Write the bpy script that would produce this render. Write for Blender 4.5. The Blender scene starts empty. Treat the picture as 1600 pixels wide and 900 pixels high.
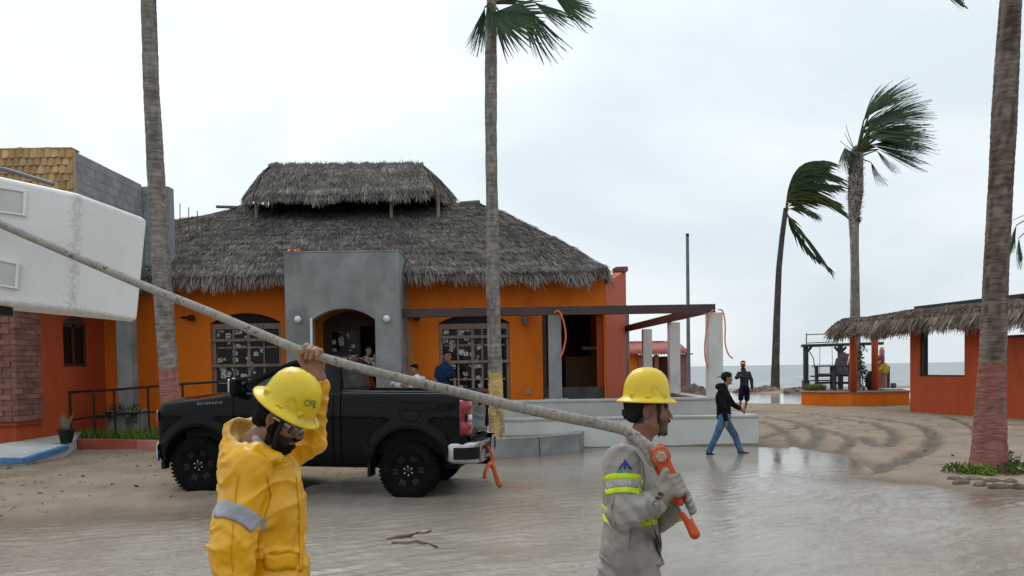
import bpy, bmesh, math, random
import numpy as np
from mathutils import Matrix, Vector
random.seed(7); rng = np.random.default_rng(7)
scene = bpy.context.scene
C = scene.collection
R = math.radians
# ------------------------------------------------------------------ camera
FPX, CAMZ = 1250.0, 1.78
ROLL, PITCH, CY = math.atan(.016), R(-1.8), 616.   # the photograph is the upper crop of a level view
cam = bpy.data.objects.new('camera', bpy.data.cameras.new('camera')); C.objects.link(cam)
cam.data.sensor_width = 36; cam.data.lens = FPX/1600*36
cam.data.shift_y = (CY-450)/1600
cam.data.clip_start = .05; cam.data.clip_end = 20000
ca, sa, cp, sp = math.cos(ROLL), math.sin(ROLL), math.cos(PITCH), math.sin(PITCH)
_r = Vector((ca, sp*sa, -cp*sa)); _u = Vector((sa, -sp*ca, cp*ca)); _b = Vector((0, -cp, -sp))
m = Matrix.Identity(4)
for i in range(3): m[i][0], m[i][1], m[i][2] = _r[i], _u[i], _b[i]
m[2][3] = CAMZ
cam.matrix_world = m
scene.camera = cam
# ------------------------------------------------------------------ sky and sun (overcast)
SUN_EL, SUN_AZ = R(52), R(-25)          # azimuth from +Y towards +X
w = bpy.data.worlds.new('World'); scene.world = w; w.use_nodes = True
nt = w.node_tree; N = nt.nodes; L = nt.links
for n in list(N): N.remove(n)
out = N.new('ShaderNodeOutputWorld'); bg = N.new('ShaderNodeBackground')
sky = N.new('ShaderNodeTexSky'); sky.sky_type = 'NISHITA'; sky.sun_disc = False
sky.sun_elevation = SUN_EL; sky.sun_rotation = SUN_AZ; sky.dust_density = 3.0
scl = N.new('ShaderNodeVectorMath'); scl.operation = 'SCALE'; scl.inputs['Scale'].default_value = .10
L.new(sky.outputs[0], scl.inputs[0])
tc = N.new('ShaderNodeTexCoord')
mp = N.new('ShaderNodeMapping'); mp.inputs['Scale'].default_value = (1.1, 1.1, 2.6); mp.inputs['Location'].default_value = (.6, .2, .1)
L.new(tc.outputs['Generated'], mp.inputs[0])
nz = N.new('ShaderNodeTexNoise'); nz.inputs['Scale'].default_value = 1.7; nz.inputs['Detail'].default_value = 7; nz.inputs['Roughness'].default_value = .52
nz.inputs['Distortion'].default_value = .5
L.new(mp.outputs[0], nz.inputs[0])
rp = N.new('ShaderNodeValToRGB')
rp.color_ramp.elements[0].position = .36; rp.color_ramp.elements[0].color = (.75, .85, .91, 1)
rp.color_ramp.elements[1].position = .64; rp.color_ramp.elements[1].color = (.98, 1.04, 1.07, 1)
L.new(nz.outputs[0], rp.inputs[0])
# overcast sky is brighter towards the hidden sun
dt = N.new('ShaderNodeVectorMath'); dt.operation = 'DOT_PRODUCT'
dt.inputs[1].default_value = (math.sin(SUN_AZ)*math.cos(SUN_EL), math.cos(SUN_AZ)*math.cos(SUN_EL), math.sin(SUN_EL))
L.new(tc.outputs['Generated'], dt.inputs[0])
mr = N.new('ShaderNodeMapRange'); mr.inputs['From Min'].default_value = .0; mr.inputs['From Max'].default_value = 1
mr.inputs['To Min'].default_value = .88; mr.inputs['To Max'].default_value = 1.02
L.new(dt.outputs['Value'], mr.inputs[0])
sc2 = N.new('ShaderNodeVectorMath'); sc2.operation = 'SCALE'
# and, like any overcast, brighter overhead than at the horizon
sz = N.new('ShaderNodeSeparateXYZ'); L.new(tc.outputs['Generated'], sz.inputs[0])
mz = N.new('ShaderNodeMapRange'); mz.inputs['From Min'].default_value = 0; mz.inputs['From Max'].default_value = 1; mz.inputs['To Min'].default_value = .95; mz.inputs['To Max'].default_value = 1.35
L.new(sz.outputs[2], mz.inputs[0]); mm_ = N.new('ShaderNodeMath'); mm_.operation = 'MULTIPLY'; L.new(mr.outputs[0], mm_.inputs[0]); L.new(mz.outputs[0], mm_.inputs[1])
L.new(rp.outputs[0], sc2.inputs[0]); L.new(mm_.outputs[0], sc2.inputs['Scale'])
mx = N.new('ShaderNodeMix'); mx.data_type = 'RGBA'; mx.inputs[0].default_value = .92
L.new(scl.outputs[0], mx.inputs[6]); L.new(sc2.outputs[0], mx.inputs[7])
L.new(mx.outputs[2], bg.inputs[0]); bg.inputs[1].default_value = 1.0
L.new(bg.outputs[0], out.inputs[0])
sun = bpy.data.objects.new('sun', bpy.data.lights.new('sun', 'SUN')); C.objects.link(sun)
sun.data.energy = 1.1; sun.data.angle = R(28); sun.data.color = (1, .97, .93)
sd = Vector((math.sin(SUN_AZ)*math.cos(SUN_EL), math.cos(SUN_AZ)*math.cos(SUN_EL), math.sin(SUN_EL)))
sun.rotation_euler = sd.to_track_quat('Z', 'Y').to_euler(); sun.location = sd*30
scene.view_settings.view_transform = 'Standard'; scene.view_settings.look = 'None'
scene.view_settings.exposure = 0.05; scene.view_settings.gamma = 1
scene.view_settings.use_curve_mapping = False
scene.render.engine = 'CYCLES'
scene.cycles.max_bounces = 6; scene.cycles.transparent_max_bounces = 12

# ------------------------------------------------------------------ helpers
def ray(x, y):
    xc = (x-800)/FPX; yc = -(y-CY)/FPX
    x1 = xc*ca+yc*sa; y1 = -xc*sa+yc*ca
    return Vector((x1, cp-sp*y1, sp+cp*y1))
def at(x, y, Y):                       # the point seen at pixel x, y that lies Y metres ahead
    r = ray(x, y); t = Y/r.y
    return Vector((r.x*t, Y, CAMZ+r.z*t))
def gr(x, y, z=0.0):                   # the point seen at pixel x, y at height z
    r = ray(x, y); t = (z-CAMZ)/r.z
    return Vector((r.x*t, r.y*t, z))
WM = {}
def link(o, parent=None):
    C.objects.link(o)
    if parent is not None: o.parent = parent
    return o
def tag(o, label=None, cat=None, group=None, kind=None):
    if label: o['label'] = label
    if cat: o['category'] = cat
    if group: o['group'] = group
    if kind: o['kind'] = kind
    return o
def thing(name, label, cat, loc=(0, 0, 0), rz=0, group=None):
    o = bpy.data.objects.new(name, None); link(o); o.empty_display_size = .2
    o.location = loc; o.rotation_euler = (0, 0, rz)
    WM[o] = Matrix.Translation(loc) @ Matrix.Rotation(rz, 4, 'Z')
    return tag(o, label, cat, group)
class MB:
    def __init__(s): s.v = []; s.f = []; s.mi = []; s.m = 0; s.sm = []; s.smooth = False
    def add(s, vs, fs):
        b = len(s.v); s.v += [tuple(p) for p in vs]
        for f in fs: s.f.append(tuple(i+b for i in f)); s.mi.append(s.m); s.sm.append(s.smooth)
        return s
    def boxp(s, x0, x1, y0, y1, z0, z1, T=None):
        vs = [Vector((x, y, z)) for x in (x0, x1) for y in (y0, y1) for z in (z0, z1)]
        if T is not None: vs = [T @ p for p in vs]
        return s.add(vs, [(0,1,3,2), (4,6,7,5), (0,4,5,1), (2,3,7,6), (0,2,6,4), (1,5,7,3)])
    def box(s, c, d, rot=None):
        T = Matrix.Translation(c)
        if rot is not None: T = T @ rot.to_4x4()
        return s.boxp(-d[0]/2, d[0]/2, -d[1]/2, d[1]/2, -d[2]/2, d[2]/2, T)
    def bar(s, a, b, w, h, up=(0, 0, 1)):   # box beam from a to b, w wide, h high
        a = Vector(a); b = Vector(b); d = (b-a); l = d.length; d.normalize()
        u = Vector(up); sd = d.cross(u)
        if sd.length < 1e-4: sd = d.cross(Vector((1, 0, 0)))
        sd.normalize(); u = sd.cross(d)
        vs = [p+sd*i*w/2+u*j*h/2 for p in (a, b) for i in (-1, 1) for j in (-1, 1)]
        return s.add(vs, [(0,1,3,2), (4,6,7,5), (0,4,5,1), (2,3,7,6), (0,2,6,4), (1,5,7,3)])
    def tube(s, pts, rad, n=8, cap=True, sq=1.0):
        pts = [Vector(p) for p in pts]; k = len(pts)
        if not hasattr(rad, '__len__'): rad = [rad]*k
        t0 = (pts[1]-pts[0]).normalized()
        nn = t0.orthogonal().normalized()
        if abs(t0.z) < .9: nn = (Vector((0, 0, 1))-t0*t0.z).normalized()
        vs = []
        for i in range(k):
            t = (pts[min(i+1, k-1)]-pts[max(i-1, 0)]).normalized()
            nn = (nn-t*nn.dot(t)).normalized(); bb = t.cross(nn)
            for j in range(n):
                a = 2*math.pi*j/n
                vs.append(pts[i]+(nn*math.cos(a)+bb*math.sin(a)*sq)*rad[i])
        fs = [(i*n+j, i*n+(j+1) % n, (i+1)*n+(j+1) % n, (i+1)*n+j) for i in range(k-1) for j in range(n)]
        if cap: fs += [tuple(range(n))[::-1], tuple((k-1)*n+j for j in range(n))]
        return s.add(vs, fs)
    def lathe(s, prof, n=24, T=None, ax=1.0, ay=1.0):  # prof: (r, z)
        vs = []
        for r, z in prof:
            for j in range(n):
                a = 2*math.pi*j/n; p = Vector((r*math.cos(a)*ax, r*math.sin(a)*ay, z))
                vs.append(T @ p if T is not None else p)
        k = len(prof)
        fs = [(i*n+j, i*n+(j+1) % n, (i+1)*n+(j+1) % n, (i+1)*n+j) for i in range(k-1) for j in range(n)]
        if prof[0][0] > 1e-6: fs.append(tuple(range(n))[::-1])
        if prof[-1][0] > 1e-6: fs.append(tuple((k-1)*n+j for j in range(n)))
        return s.add(vs, fs)
    def prism(s, poly, fn, a, b):       # poly of 2-D points; fn(p, t) -> 3-D
        n = len(poly); vs = [fn(p, a) for p in poly]+[fn(p, b) for p in poly]
        return s.add(vs, [tuple(range(n))[::-1], tuple(range(n, 2*n))]+[(i, (i+1) % n, n+(i+1) % n, n+i) for i in range(n)])
    def grid(s, P):                     # P[i][j] points
        a, b = len(P), len(P[0]); vs = [p for r in P for p in r]
        return s.add(vs, [(i*b+j, i*b+j+1, (i+1)*b+j+1, (i+1)*b+j) for i in range(a-1) for j in range(b-1)])
    def mesh(s, name, mat, T=None, fix=True):
        me = bpy.data.meshes.new(name)
        vs = s.v if T is None else [T @ Vector(p) for p in s.v]
        me.from_pydata([tuple(p) for p in vs], [], s.f)
        for mm in (mat if isinstance(mat, (list, tuple)) else [mat]): me.materials.append(mm)
        me.polygons.foreach_set('material_index', s.mi); me.polygons.foreach_set('use_smooth', s.sm)
        if fix:
            bm = bmesh.new(); bm.from_mesh(me); bmesh.ops.recalc_face_normals(bm, faces=bm.faces); bm.to_mesh(me); bm.free()
        me.update(); return me
    def build(s, name, mat, parent=None, loc=None, bevel=0, local=False, fix=True, thick=0, sub=0):
        """vertices in world space (local=True: in the space of the parent)"""
        if parent is not None:
            M_ = WM[parent]; T = None if local else M_.inverted()
            me = s.mesh(name, mat, T, fix); o = bpy.data.objects.new(name, me); link(o, parent); WM[o] = M_
        else:
            if loc is None:
                a = np.array(s.v); loc = ((a[:,0].min()+a[:,0].max())/2, (a[:,1].min()+a[:,1].max())/2, a[:,2].min())
            loc = Vector(loc); me = s.mesh(name, mat, Matrix.Translation(-loc), fix)
            o = bpy.data.objects.new(name, me); link(o); o.location = loc; WM[o] = Matrix.Translation(loc)
        if thick: md = o.modifiers.new('solid', 'SOLIDIFY'); md.thickness = thick; md.offset = 0
        if bevel:
            md = o.modifiers.new('bevel', 'BEVEL'); md.width = bevel; md.segments = 2; md.limit_method = 'ANGLE'; md.angle_limit = R(40)
        if sub: md = o.modifiers.new('sub', 'SUBSURF'); md.levels = sub; md.render_levels = sub
        return o
def inst(name, me, parent, T):          # T: world matrix of the piece
    o = bpy.data.objects.new(name, me); link(o, parent); o.matrix_local = WM[parent].inverted() @ T
    WM[o] = T; return o
def copy_tree(o, parent=None):
    c = o.copy(); C.objects.link(c); c.parent = parent
    for ch in list(o.children): copy_tree(ch, c)
    return c
# ------------------------------------------------------------------ materials
MATS = {}
def M(name, c1, c2=None, rough=.7, scale=4., bump=0., bscale=40., metal=0., spec=.25, coat=0., c3=None, s3=.6, p3=(.52, .62), st=(1, 1, 1), trans=0., detail=6, coord='Object', rj=0., bdist=.02, emit=0):
    if name in MATS: return MATS[name]
    m_ = bpy.data.materials.new(name); m_.use_nodes = True; MATS[name] = m_
    nt = m_.node_tree; N = nt.nodes; L = nt.links; b = N['Principled BSDF']
    b.inputs['Roughness'].default_value = rough; b.inputs['Metallic'].default_value = metal
    b.inputs['Specular IOR Level'].default_value = spec; b.inputs['Coat Weight'].default_value = coat
    b.inputs['Transmission Weight'].default_value = trans; b.inputs['Coat Roughness'].default_value = .06
    b.inputs['Base Color'].default_value = (*c1, 1)
    tc = N.new('ShaderNodeTexCoord'); mp = N.new('ShaderNodeMapping'); mp.inputs['Scale'].default_value = st
    if coord == 'World':
        g = N.new('ShaderNodeNewGeometry'); L.new(g.outputs['Position'], mp.inputs[0])
    else: L.new(tc.outputs[coord], mp.inputs[0])
    def noise(s, d=detail):
        n = N.new('ShaderNodeTexNoise'); n.inputs['Scale'].default_value = s; n.inputs['Detail'].default_value = d
        L.new(mp.outputs[0], n.inputs[0]); return n
    col = None
    if c2 is not None:
        n = noise(scale); r = N.new('ShaderNodeValToRGB'); L.new(n.outputs[0], r.inputs[0])
        r.color_ramp.elements[0].position = .32; r.color_ramp.elements[0].color = (*c1, 1)
        r.color_ramp.elements[1].position = .68; r.color_ramp.elements[1].color = (*c2, 1)
        col = r.outputs[0]
        if c3 is not None:
            n3 = noise(s3); r3 = N.new('ShaderNodeValToRGB'); L.new(n3.outputs[0], r3.inputs[0])
            r3.color_ramp.elements[0].position = p3[0]; r3.color_ramp.elements[0].color = (0, 0, 0, 1)
            r3.color_ramp.elements[1].position = p3[1]; r3.color_ramp.elements[1].color = (1, 1, 1, 1)
            x = N.new('ShaderNodeMix'); x.data_type = 'RGBA'; x.inputs[7].default_value = (*c3, 1)
            L.new(r3.outputs[0], x.inputs[0]); L.new(col, x.inputs[6]); col = x.outputs[2]
        if rj:
            oi = N.new('ShaderNodeObjectInfo'); mr = N.new('ShaderNodeMapRange')
            mr.inputs['To Min'].default_value = 1-rj; mr.inputs['To Max'].default_value = 1+rj
            L.new(oi.outputs['Random'], mr.inputs[0])
            v = N.new('ShaderNodeVectorMath'); v.operation = 'SCALE'; L.new(col, v.inputs[0]); L.new(mr.outputs[0], v.inputs['Scale']); col = v.outputs[0]
        L.new(col, b.inputs['Base Color'])
        mr = N.new('ShaderNodeMapRange'); mr.inputs['To Min'].default_value = max(0, rough-.12); mr.inputs['To Max'].default_value = min(1, rough+.12)
        L.new(n.outputs[0], mr.inputs[0]); L.new(mr.outputs[0], b.inputs['Roughness'])
    if bump:
        n = noise(bscale); bp = N.new('ShaderNodeBump'); bp.inputs['Strength'].default_value = bump; bp.inputs['Distance'].default_value = bdist
        L.new(n.outputs[0], bp.inputs['Height']); L.new(bp.outputs[0], b.inputs['Normal'])
    if emit: b.inputs['Emission Strength'].default_value = emit; b.inputs['Emission Color'].default_value = (*c1, 1)
    return m_
def MC(name, rough=.7, bump=0., bscale=60., spec=.2, var=.25, vscale=8., mul=1., bdist=.02, sss=0, sheen=0, translucent=0, crease=None, st=(1, 1, 1), crumple=None):   # colour attribute 'Col'
    if name in MATS: return MATS[name]
    m_ = bpy.data.materials.new(name); m_.use_nodes = True; MATS[name] = m_
    nt = m_.node_tree; N = nt.nodes; L = nt.links; b = N['Principled BSDF']
    b.inputs['Roughness'].default_value = rough; b.inputs['Specular IOR Level'].default_value = spec
    if sss: b.inputs['Subsurface Weight'].default_value = sss; b.inputs['Subsurface Radius'].default_value = (.01, .004, .002)
    a = N.new('ShaderNodeAttribute'); a.attribute_name = 'Col'
    tc = N.new('ShaderNodeTexCoord')
    n = N.new('ShaderNodeTexNoise'); n.inputs['Scale'].default_value = vscale; n.inputs['Detail'].default_value = 6; mpv = N.new('ShaderNodeMapping'); mpv.inputs['Scale'].default_value = st; L.new(tc.outputs['Object'], mpv.inputs[0]); L.new(mpv.outputs[0], n.inputs[0])
    mr = N.new('ShaderNodeMapRange'); mr.inputs['From Min'].default_value = .3; mr.inputs['From Max'].default_value = .7
    mr.inputs['To Min'].default_value = mul*(1-var); mr.inputs['To Max'].default_value = mul*(1+var); L.new(n.outputs[0], mr.inputs[0])
    v = N.new('ShaderNodeVectorMath'); v.operation = 'SCALE'; L.new(a.outputs['Color'], v.inputs[0]); L.new(mr.outputs[0], v.inputs['Scale'])
    L.new(v.outputs[0], b.inputs['Base Color'])
    if bump:
        n2 = N.new('ShaderNodeTexNoise'); n2.inputs['Scale'].default_value = bscale; n2.inputs['Detail'].default_value = 5; L.new(mpv.outputs[0], n2.inputs[0])
        bp = N.new('ShaderNodeBump'); bp.inputs['Strength'].default_value = bump; bp.inputs['Distance'].default_value = bdist
        L.new(n2.outputs[0], bp.inputs['Height']); L.new(bp.outputs[0], b.inputs['Normal'])
    if crease:                           # (scale, strength, distance): sharp folds of cloth
        mp_ = N.new('ShaderNodeMapping'); mp_.inputs['Scale'].default_value = (1, 1, .55); mp_.inputs['Rotation'].default_value = (.2, .5, .3); L.new(tc.outputs['Object'], mp_.inputs[0])
        n4 = N.new('ShaderNodeTexNoise'); n4.noise_type = 'RIDGED_MULTIFRACTAL'; n4.inputs['Scale'].default_value = crease[0]; n4.inputs['Detail'].default_value = 2.5; n4.inputs['Roughness'].default_value = .45; n4.inputs['Distortion'].default_value = .8; L.new(mp_.outputs[0], n4.inputs[0])
        b4 = N.new('ShaderNodeBump'); b4.inputs['Strength'].default_value = crease[1]; b4.inputs['Distance'].default_value = crease[2]; L.new(n4.outputs[0], b4.inputs['Height'])
        if bump: L.new(bp.outputs[0], b4.inputs['Normal'])
        nrm_ = b4
        if crumple:                      # facets of crumpled sheet
            nd = N.new('ShaderNodeTexNoise'); nd.inputs['Scale'].default_value = 5; L.new(tc.outputs['Object'], nd.inputs[0])
            va = N.new('ShaderNodeVectorMath'); va.operation = 'MULTIPLY_ADD'; va.inputs[1].default_value = (.16, .16, .16); L.new(nd.outputs['Color'], va.inputs[0]); L.new(mp_.outputs[0], va.inputs[2])
            vo = N.new('ShaderNodeTexVoronoi'); vo.inputs['Scale'].default_value = crumple[0]; L.new(va.outputs[0], vo.inputs[0])
            b5 = N.new('ShaderNodeBump'); b5.inputs['Strength'].default_value = crumple[1]; b5.inputs['Distance'].default_value = crumple[2]; L.new(vo.outputs['Distance'], b5.inputs['Height']); L.new(b4.outputs[0], b5.inputs['Normal']); nrm_ = b5
        L.new(nrm_.outputs[0], b.inputs['Normal'])
    if translucent:
        t = N.new('ShaderNodeBsdfTranslucent'); L.new(v.outputs[0], t.inputs[0]); ms = N.new('ShaderNodeMixShader'); ms.inputs[0].default_value = translucent
        L.new(b.outputs[0], ms.inputs[1]); L.new(t.outputs[0], ms.inputs[2]); L.new(ms.outputs[0], N['Material Output'].inputs[0])
    return m_
def npmesh(name, V, Fc, mat, col=None, smooth=False):
    me = bpy.data.meshes.new(name); V = np.asarray(V, 'f4'); Fc = np.asarray(Fc, 'i4'); k = Fc.shape[1]
    me.vertices.add(len(V)); me.vertices.foreach_set('co', V.ravel())
    me.loops.add(Fc.size); me.loops.foreach_set('vertex_index', Fc.ravel())
    me.polygons.add(len(Fc)); me.polygons.foreach_set('loop_start', np.arange(0, Fc.size, k, dtype='i4'))
    try: me.polygons.foreach_set('loop_total', np.full(len(Fc), k, 'i4'))
    except Exception: pass
    me.polygons.foreach_set('use_smooth', np.full(len(Fc), smooth))
    me.materials.append(mat)
    if col is not None:
        ca_ = me.color_attributes.new('Col', 'FLOAT_COLOR', 'POINT'); c4 = np.ones((len(V), 4), 'f4'); c4[:, :3] = col
        ca_.data.foreach_set('color', c4.ravel())
    me.update(); me.validate(); return me
def npobj(name, V, Fc, mat, parent=None, col=None, smooth=False, loc=None):
    V = np.asarray(V, float)
    if parent is not None: loc = WM[parent].to_translation(); 
    elif loc is None: loc = Vector(((V[:,0].min()+V[:,0].max())/2, (V[:,1].min()+V[:,1].max())/2, V[:,2].min()))
    loc = Vector(loc); assert parent is None or abs(WM[parent].to_euler().z) < 1e-6
    me = npmesh(name, V-np.array(loc), Fc, mat, col, smooth); o = bpy.data.objects.new(name, me); link(o, parent)
    if parent is None: o.location = loc
    WM[o] = Matrix.Translation(loc); return o
def text_part(name, body, size, mat, parent, T, extrude=.002, space=1.0, sx=1.0, shear=0):
    cu = bpy.data.curves.new('lettering', 'FONT'); cu.body = body; cu.size = size; cu.extrude = extrude; cu.align_x = 'CENTER'; cu.align_y = 'CENTER'
    cu.space_character = space; cu.shear = shear; cu.resolution_u = 3
    t = bpy.data.objects.new('tmp', cu); C.objects.link(t)
    dg = bpy.context.evaluated_depsgraph_get(); me = bpy.data.meshes.new_from_object(t.evaluated_get(dg))
    bpy.data.objects.remove(t); me.materials.clear(); me.materials.append(mat)
    me.transform(Matrix.Diagonal((sx, 1, 1, 1)))
    return inst(name, me, parent, T)
def frame(o, x, y):                     # matrix with origin o, x axis and (roughly) y axis given
    x = Vector(x).normalized(); y = Vector(y); z = x.cross(y).normalized(); y = z.cross(x)
    m_ = Matrix.Identity(4)
    for i in range(3): m_[i][0], m_[i][1], m_[i][2], m_[i][3] = x[i], y[i], z[i], o[i]
    return m_
# ---- value noise for numpy
def vnoise(P, seed=0):
    P = np.asarray(P, float); i = np.floor(P).astype(np.int64); f = P-i; f = f*f*(3-2*f)
    def h(a, b, c):
        n = (a*374761393+b*668265263+c*2147483647+seed*974634777) & 0x7fffffff
        n = ((n ^ (n >> 13))*1274126177) & 0x7fffffff
        return ((n ^ (n >> 16)) & 0xffff)/65535.
    r = 0
    for dx in (0, 1):
        for dy in (0, 1):
            for dz in (0, 1):
                wgt = (f[...,0] if dx else 1-f[...,0])*(f[...,1] if dy else 1-f[...,1])*(f[...,2] if dz else 1-f[...,2])
                r = r+wgt*h(i[...,0]+dx, i[...,1]+dy, i[...,2]+dz)
    return r*2-1
def fbm(P, oct=4, seed=0):
    r = 0; a = .5; P = np.asarray(P, float)
    for k in range(oct): r = r+a*vnoise(P*2**k, seed+k); a *= .5
    return r
# ---- implicit surfaces (bodies, clothes)
def surfnet(Fd, org, h):
    s = Fd < 0; nx, ny, nz = Fd.shape
    cnt = np.zeros((nx-1, ny-1, nz-1), np.int8)
    for a in (0, 1):
        for b in (0, 1):
            for c in (0, 1): cnt += s[a:nx-1+a, b:ny-1+b, c:nz-1+c]
    act = (cnt > 0) & (cnt < 8); idx = -np.ones(act.shape, np.int64); ii = np.argwhere(act); idx[act] = np.arange(len(ii))
    acc = np.zeros((len(ii), 3)); num = np.zeros(len(ii))
    cs = [(a, b, c) for a in (0, 1) for b in (0, 1) for c in (0, 1)]
    val = {c: Fd[ii[:,0]+c[0], ii[:,1]+c[1], ii[:,2]+c[2]] for c in cs}
    for c in cs:
        for ax in range(3):
            if c[ax] == 0:
                d = list(c); d[ax] = 1; d = tuple(d); f0, f1 = val[c], val[d]; mk = (f0 < 0) != (f1 < 0)
                t = np.where(mk, f0/np.where(mk, f0-f1, 1), 0)
                p = np.tile(np.array(c, float), (len(ii), 1)); p[:, ax] = t
                acc[mk] += p[mk]; num[mk] += 1
    V = (ii+acc/num[:, None])*h+org
    Q = []
    for ax in range(3):
        o1, o2 = (ax+1) % 3, (ax+2) % 3
        sl0 = [slice(None)]*3; sl1 = [slice(None)]*3; sl0[ax] = slice(0, -1); sl1[ax] = slice(1, None)
        a, b = s[tuple(sl0)], s[tuple(sl1)]
        e = np.argwhere(a != b)
        e = e[(e[:, o1] > 0) & (e[:, o2] > 0) & (e[:, o1] < Fd.shape[o1]-1) & (e[:, o2] < Fd.shape[o2]-1)]
        fl = a[tuple(e.T)]
        def g(d1, d2):
            q = e.copy(); q[:, o1] -= d1; q[:, o2] -= d2; return idx[tuple(q.T)]
        q = np.stack([g(1, 1), g(0, 1), g(0, 0), g(1, 0)], 1); q[~fl] = q[~fl][:, ::-1]
        Q.append(q)
    return V, np.concatenate(Q)
def smin(a, b, k):
    if k <= 0: return np.minimum(a, b)
    h = np.clip(.5+.5*(b-a)/k, 0, 1); return b+(a-b)*h-k*h*(1-h)
def smax(a, b, k): return -smin(-a, -b, k)
def cap(a, b, r1, r2=None, fl=None):    # tapered capsule
    a = np.array(a, float); b = np.array(b, float); r2 = r1 if r2 is None else r2
    def f(P):
        d = b-a; t = np.clip(((P-a) @ d)/max(d @ d, 1e-9), 0, 1)
        return np.linalg.norm(P-a-t[..., None]*d, axis=-1)-(r1+(r2-r1)*t)
    f.bb = (np.minimum(a-r1, b-r2), np.maximum(a+r1, b+r2)); return f
def ell(c, r, rot=None):
    c = np.array(c, float); r = np.array(r, float); Rm = None if rot is None else np.array(rot.to_3x3()) if hasattr(rot, 'to_3x3') else np.array(rot)
    def f(P):
        q = P-c
        if Rm is not None: q = q @ Rm
        k0 = np.linalg.norm(q/r, axis=-1); k1 = np.linalg.norm(q/(r*r), axis=-1)
        return k0*(k0-1)/np.maximum(k1, 1e-6)
    mr_ = r.max() if Rm is not None else r
    f.bb = (c-mr_, c+mr_); return f
def rbox(c, hs, rad, rot=None):
    c = np.array(c, float); hs = np.array(hs, float); Rm = None if rot is None else np.array(rot.to_3x3()) if hasattr(rot, 'to_3x3') else np.array(rot)
    def f(P):
        q = P-c
        if Rm is not None: q = q @ Rm
        q = np.abs(q)-(hs-rad)
        return np.linalg.norm(np.maximum(q, 0), axis=-1)+np.minimum(q.max(-1), 0)-rad
    mr_ = np.linalg.norm(hs) if Rm is not None else hs
    f.bb = (c-mr_, c+mr_); return f
def sdf(name, prims, h, mat, parent=None, loc=None, k=.03, sub=(), ksub=.01, disp=None, color=None, cut=None, T=None):
    """prims: functions or (function, k); T: 4x4 numpy local->world applied to the vertices"""
    pr = [(p if isinstance(p, tuple) else (p, k)) for p in prims]
    lo = np.min([p[0].bb[0] for p in pr], 0)-.04; hi = np.max([p[0].bb[1] for p in pr], 0)+.04
    n = np.ceil((hi-lo)/h).astype(int)+1
    P = np.stack(np.meshgrid(*[lo[i]+np.arange(n[i])*h for i in range(3)], indexing='ij'), -1)
    D = None
    for f, kk in pr: d = f(P); D = d if D is None else smin(D, d, kk)
    for f in sub: D = smax(D, -f(P), ksub)
    if cut is not None: D = np.maximum(D, cut(P))
    if disp is not None:
        near = np.abs(D) < .06; dd = np.zeros_like(D); dd[near] = disp(P[near]); D = D+dd
    V, Q = surfnet(D, lo, h)
    col = None if color is None else color(V)
    if T is not None: V = V @ T[:3, :3].T+T[:3, 3]
    return npobj(name, V, Q, mat, parent, col, True, loc)
# ------------------------------------------------------------------ ground, flood water, sea
def pts(l, z=0.0): return np.array([tuple(gr(x, y, z))[:2] for x, y in l])
flood = np.vstack([[[-60, 7.9]], [[-14, 9.4]], pts([(5, 813), (60, 808), (130, 807), (200, 801), (270, 800), (330, 794), (400, 778), (450, 770), (520, 752), (600, 735), (690, 724)]),
    [[-1.2, 16.6]], [[-.2, 16.3]], [[1.2, 17.2]], [[1.4, 17.75]], [[5.3, 17.75]],
    pts([(1200, 700), (1240, 699), (1285, 707), (1338, 717), (1360, 728), (1362, 738), (1335, 747), (1385, 752), (1450, 757), (1490, 764), (1540, 770), (1600, 772)]), [[30, 9]], [[60, 6]], [[60, -40]], [[-60, -40]]])
pond = np.vstack([pts([(1060, 628), (1150, 629), (1200, 631), (1262, 632)]), [[20, 40]], [[40, 44]], [[60, 52]], [[24, 56]], pts([(1250, 615), (1205, 614), (1170, 612)]), [[9, 52]]])
def sdist(X, Y, poly):
    d2 = np.full(X.shape, 1e9); ins = np.zeros(X.shape, bool); n = len(poly)
    for i in range(n):
        a = poly[i]; b = poly[(i+1) % n]; e = b-a
        t = np.clip(((X-a[0])*e[0]+(Y-a[1])*e[1])/max(e @ e, 1e-9), 0, 1)
        d2 = np.minimum(d2, (X-a[0]-t*e[0])**2+(Y-a[1]-t*e[1])**2)
        c = ((a[1] > Y) != (b[1] > Y)); ins ^= c & (X < (b[0]-a[0])*(Y-a[1])/((b[1]-a[1]) if b[1] != a[1] else 1e-9)+a[0])
    return np.sqrt(d2)*np.where(ins, -1, 1)
tracks = [([(1300, 652), (1395, 660), (1440, 669), (1462, 686), (1458, 703), (1425, 721), (1362, 741)], .17),
          ([(1230, 648), (1300, 655), (1360, 664), (1395, 678), (1403, 690), (1385, 704), (1362, 700), (1350, 690)], .15),
          ([(1195, 655), (1240, 661), (1275, 676), (1280, 690), (1262, 703), (1238, 706)], .15),
          ([(1185, 662), (1205, 667), (1232, 682), (1243, 698)], .13),
          ([(1240, 670), (1300, 680), (1335, 692), (1322, 706), (1295, 714)], .12),
          ([(1480, 655), (1520, 668), (1530, 690)], .1),
          ([(1190, 690), (1230, 676), (1300, 664)], .1)]
tracks = [(pts(l), wd) for l, wd in tracks]
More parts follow.
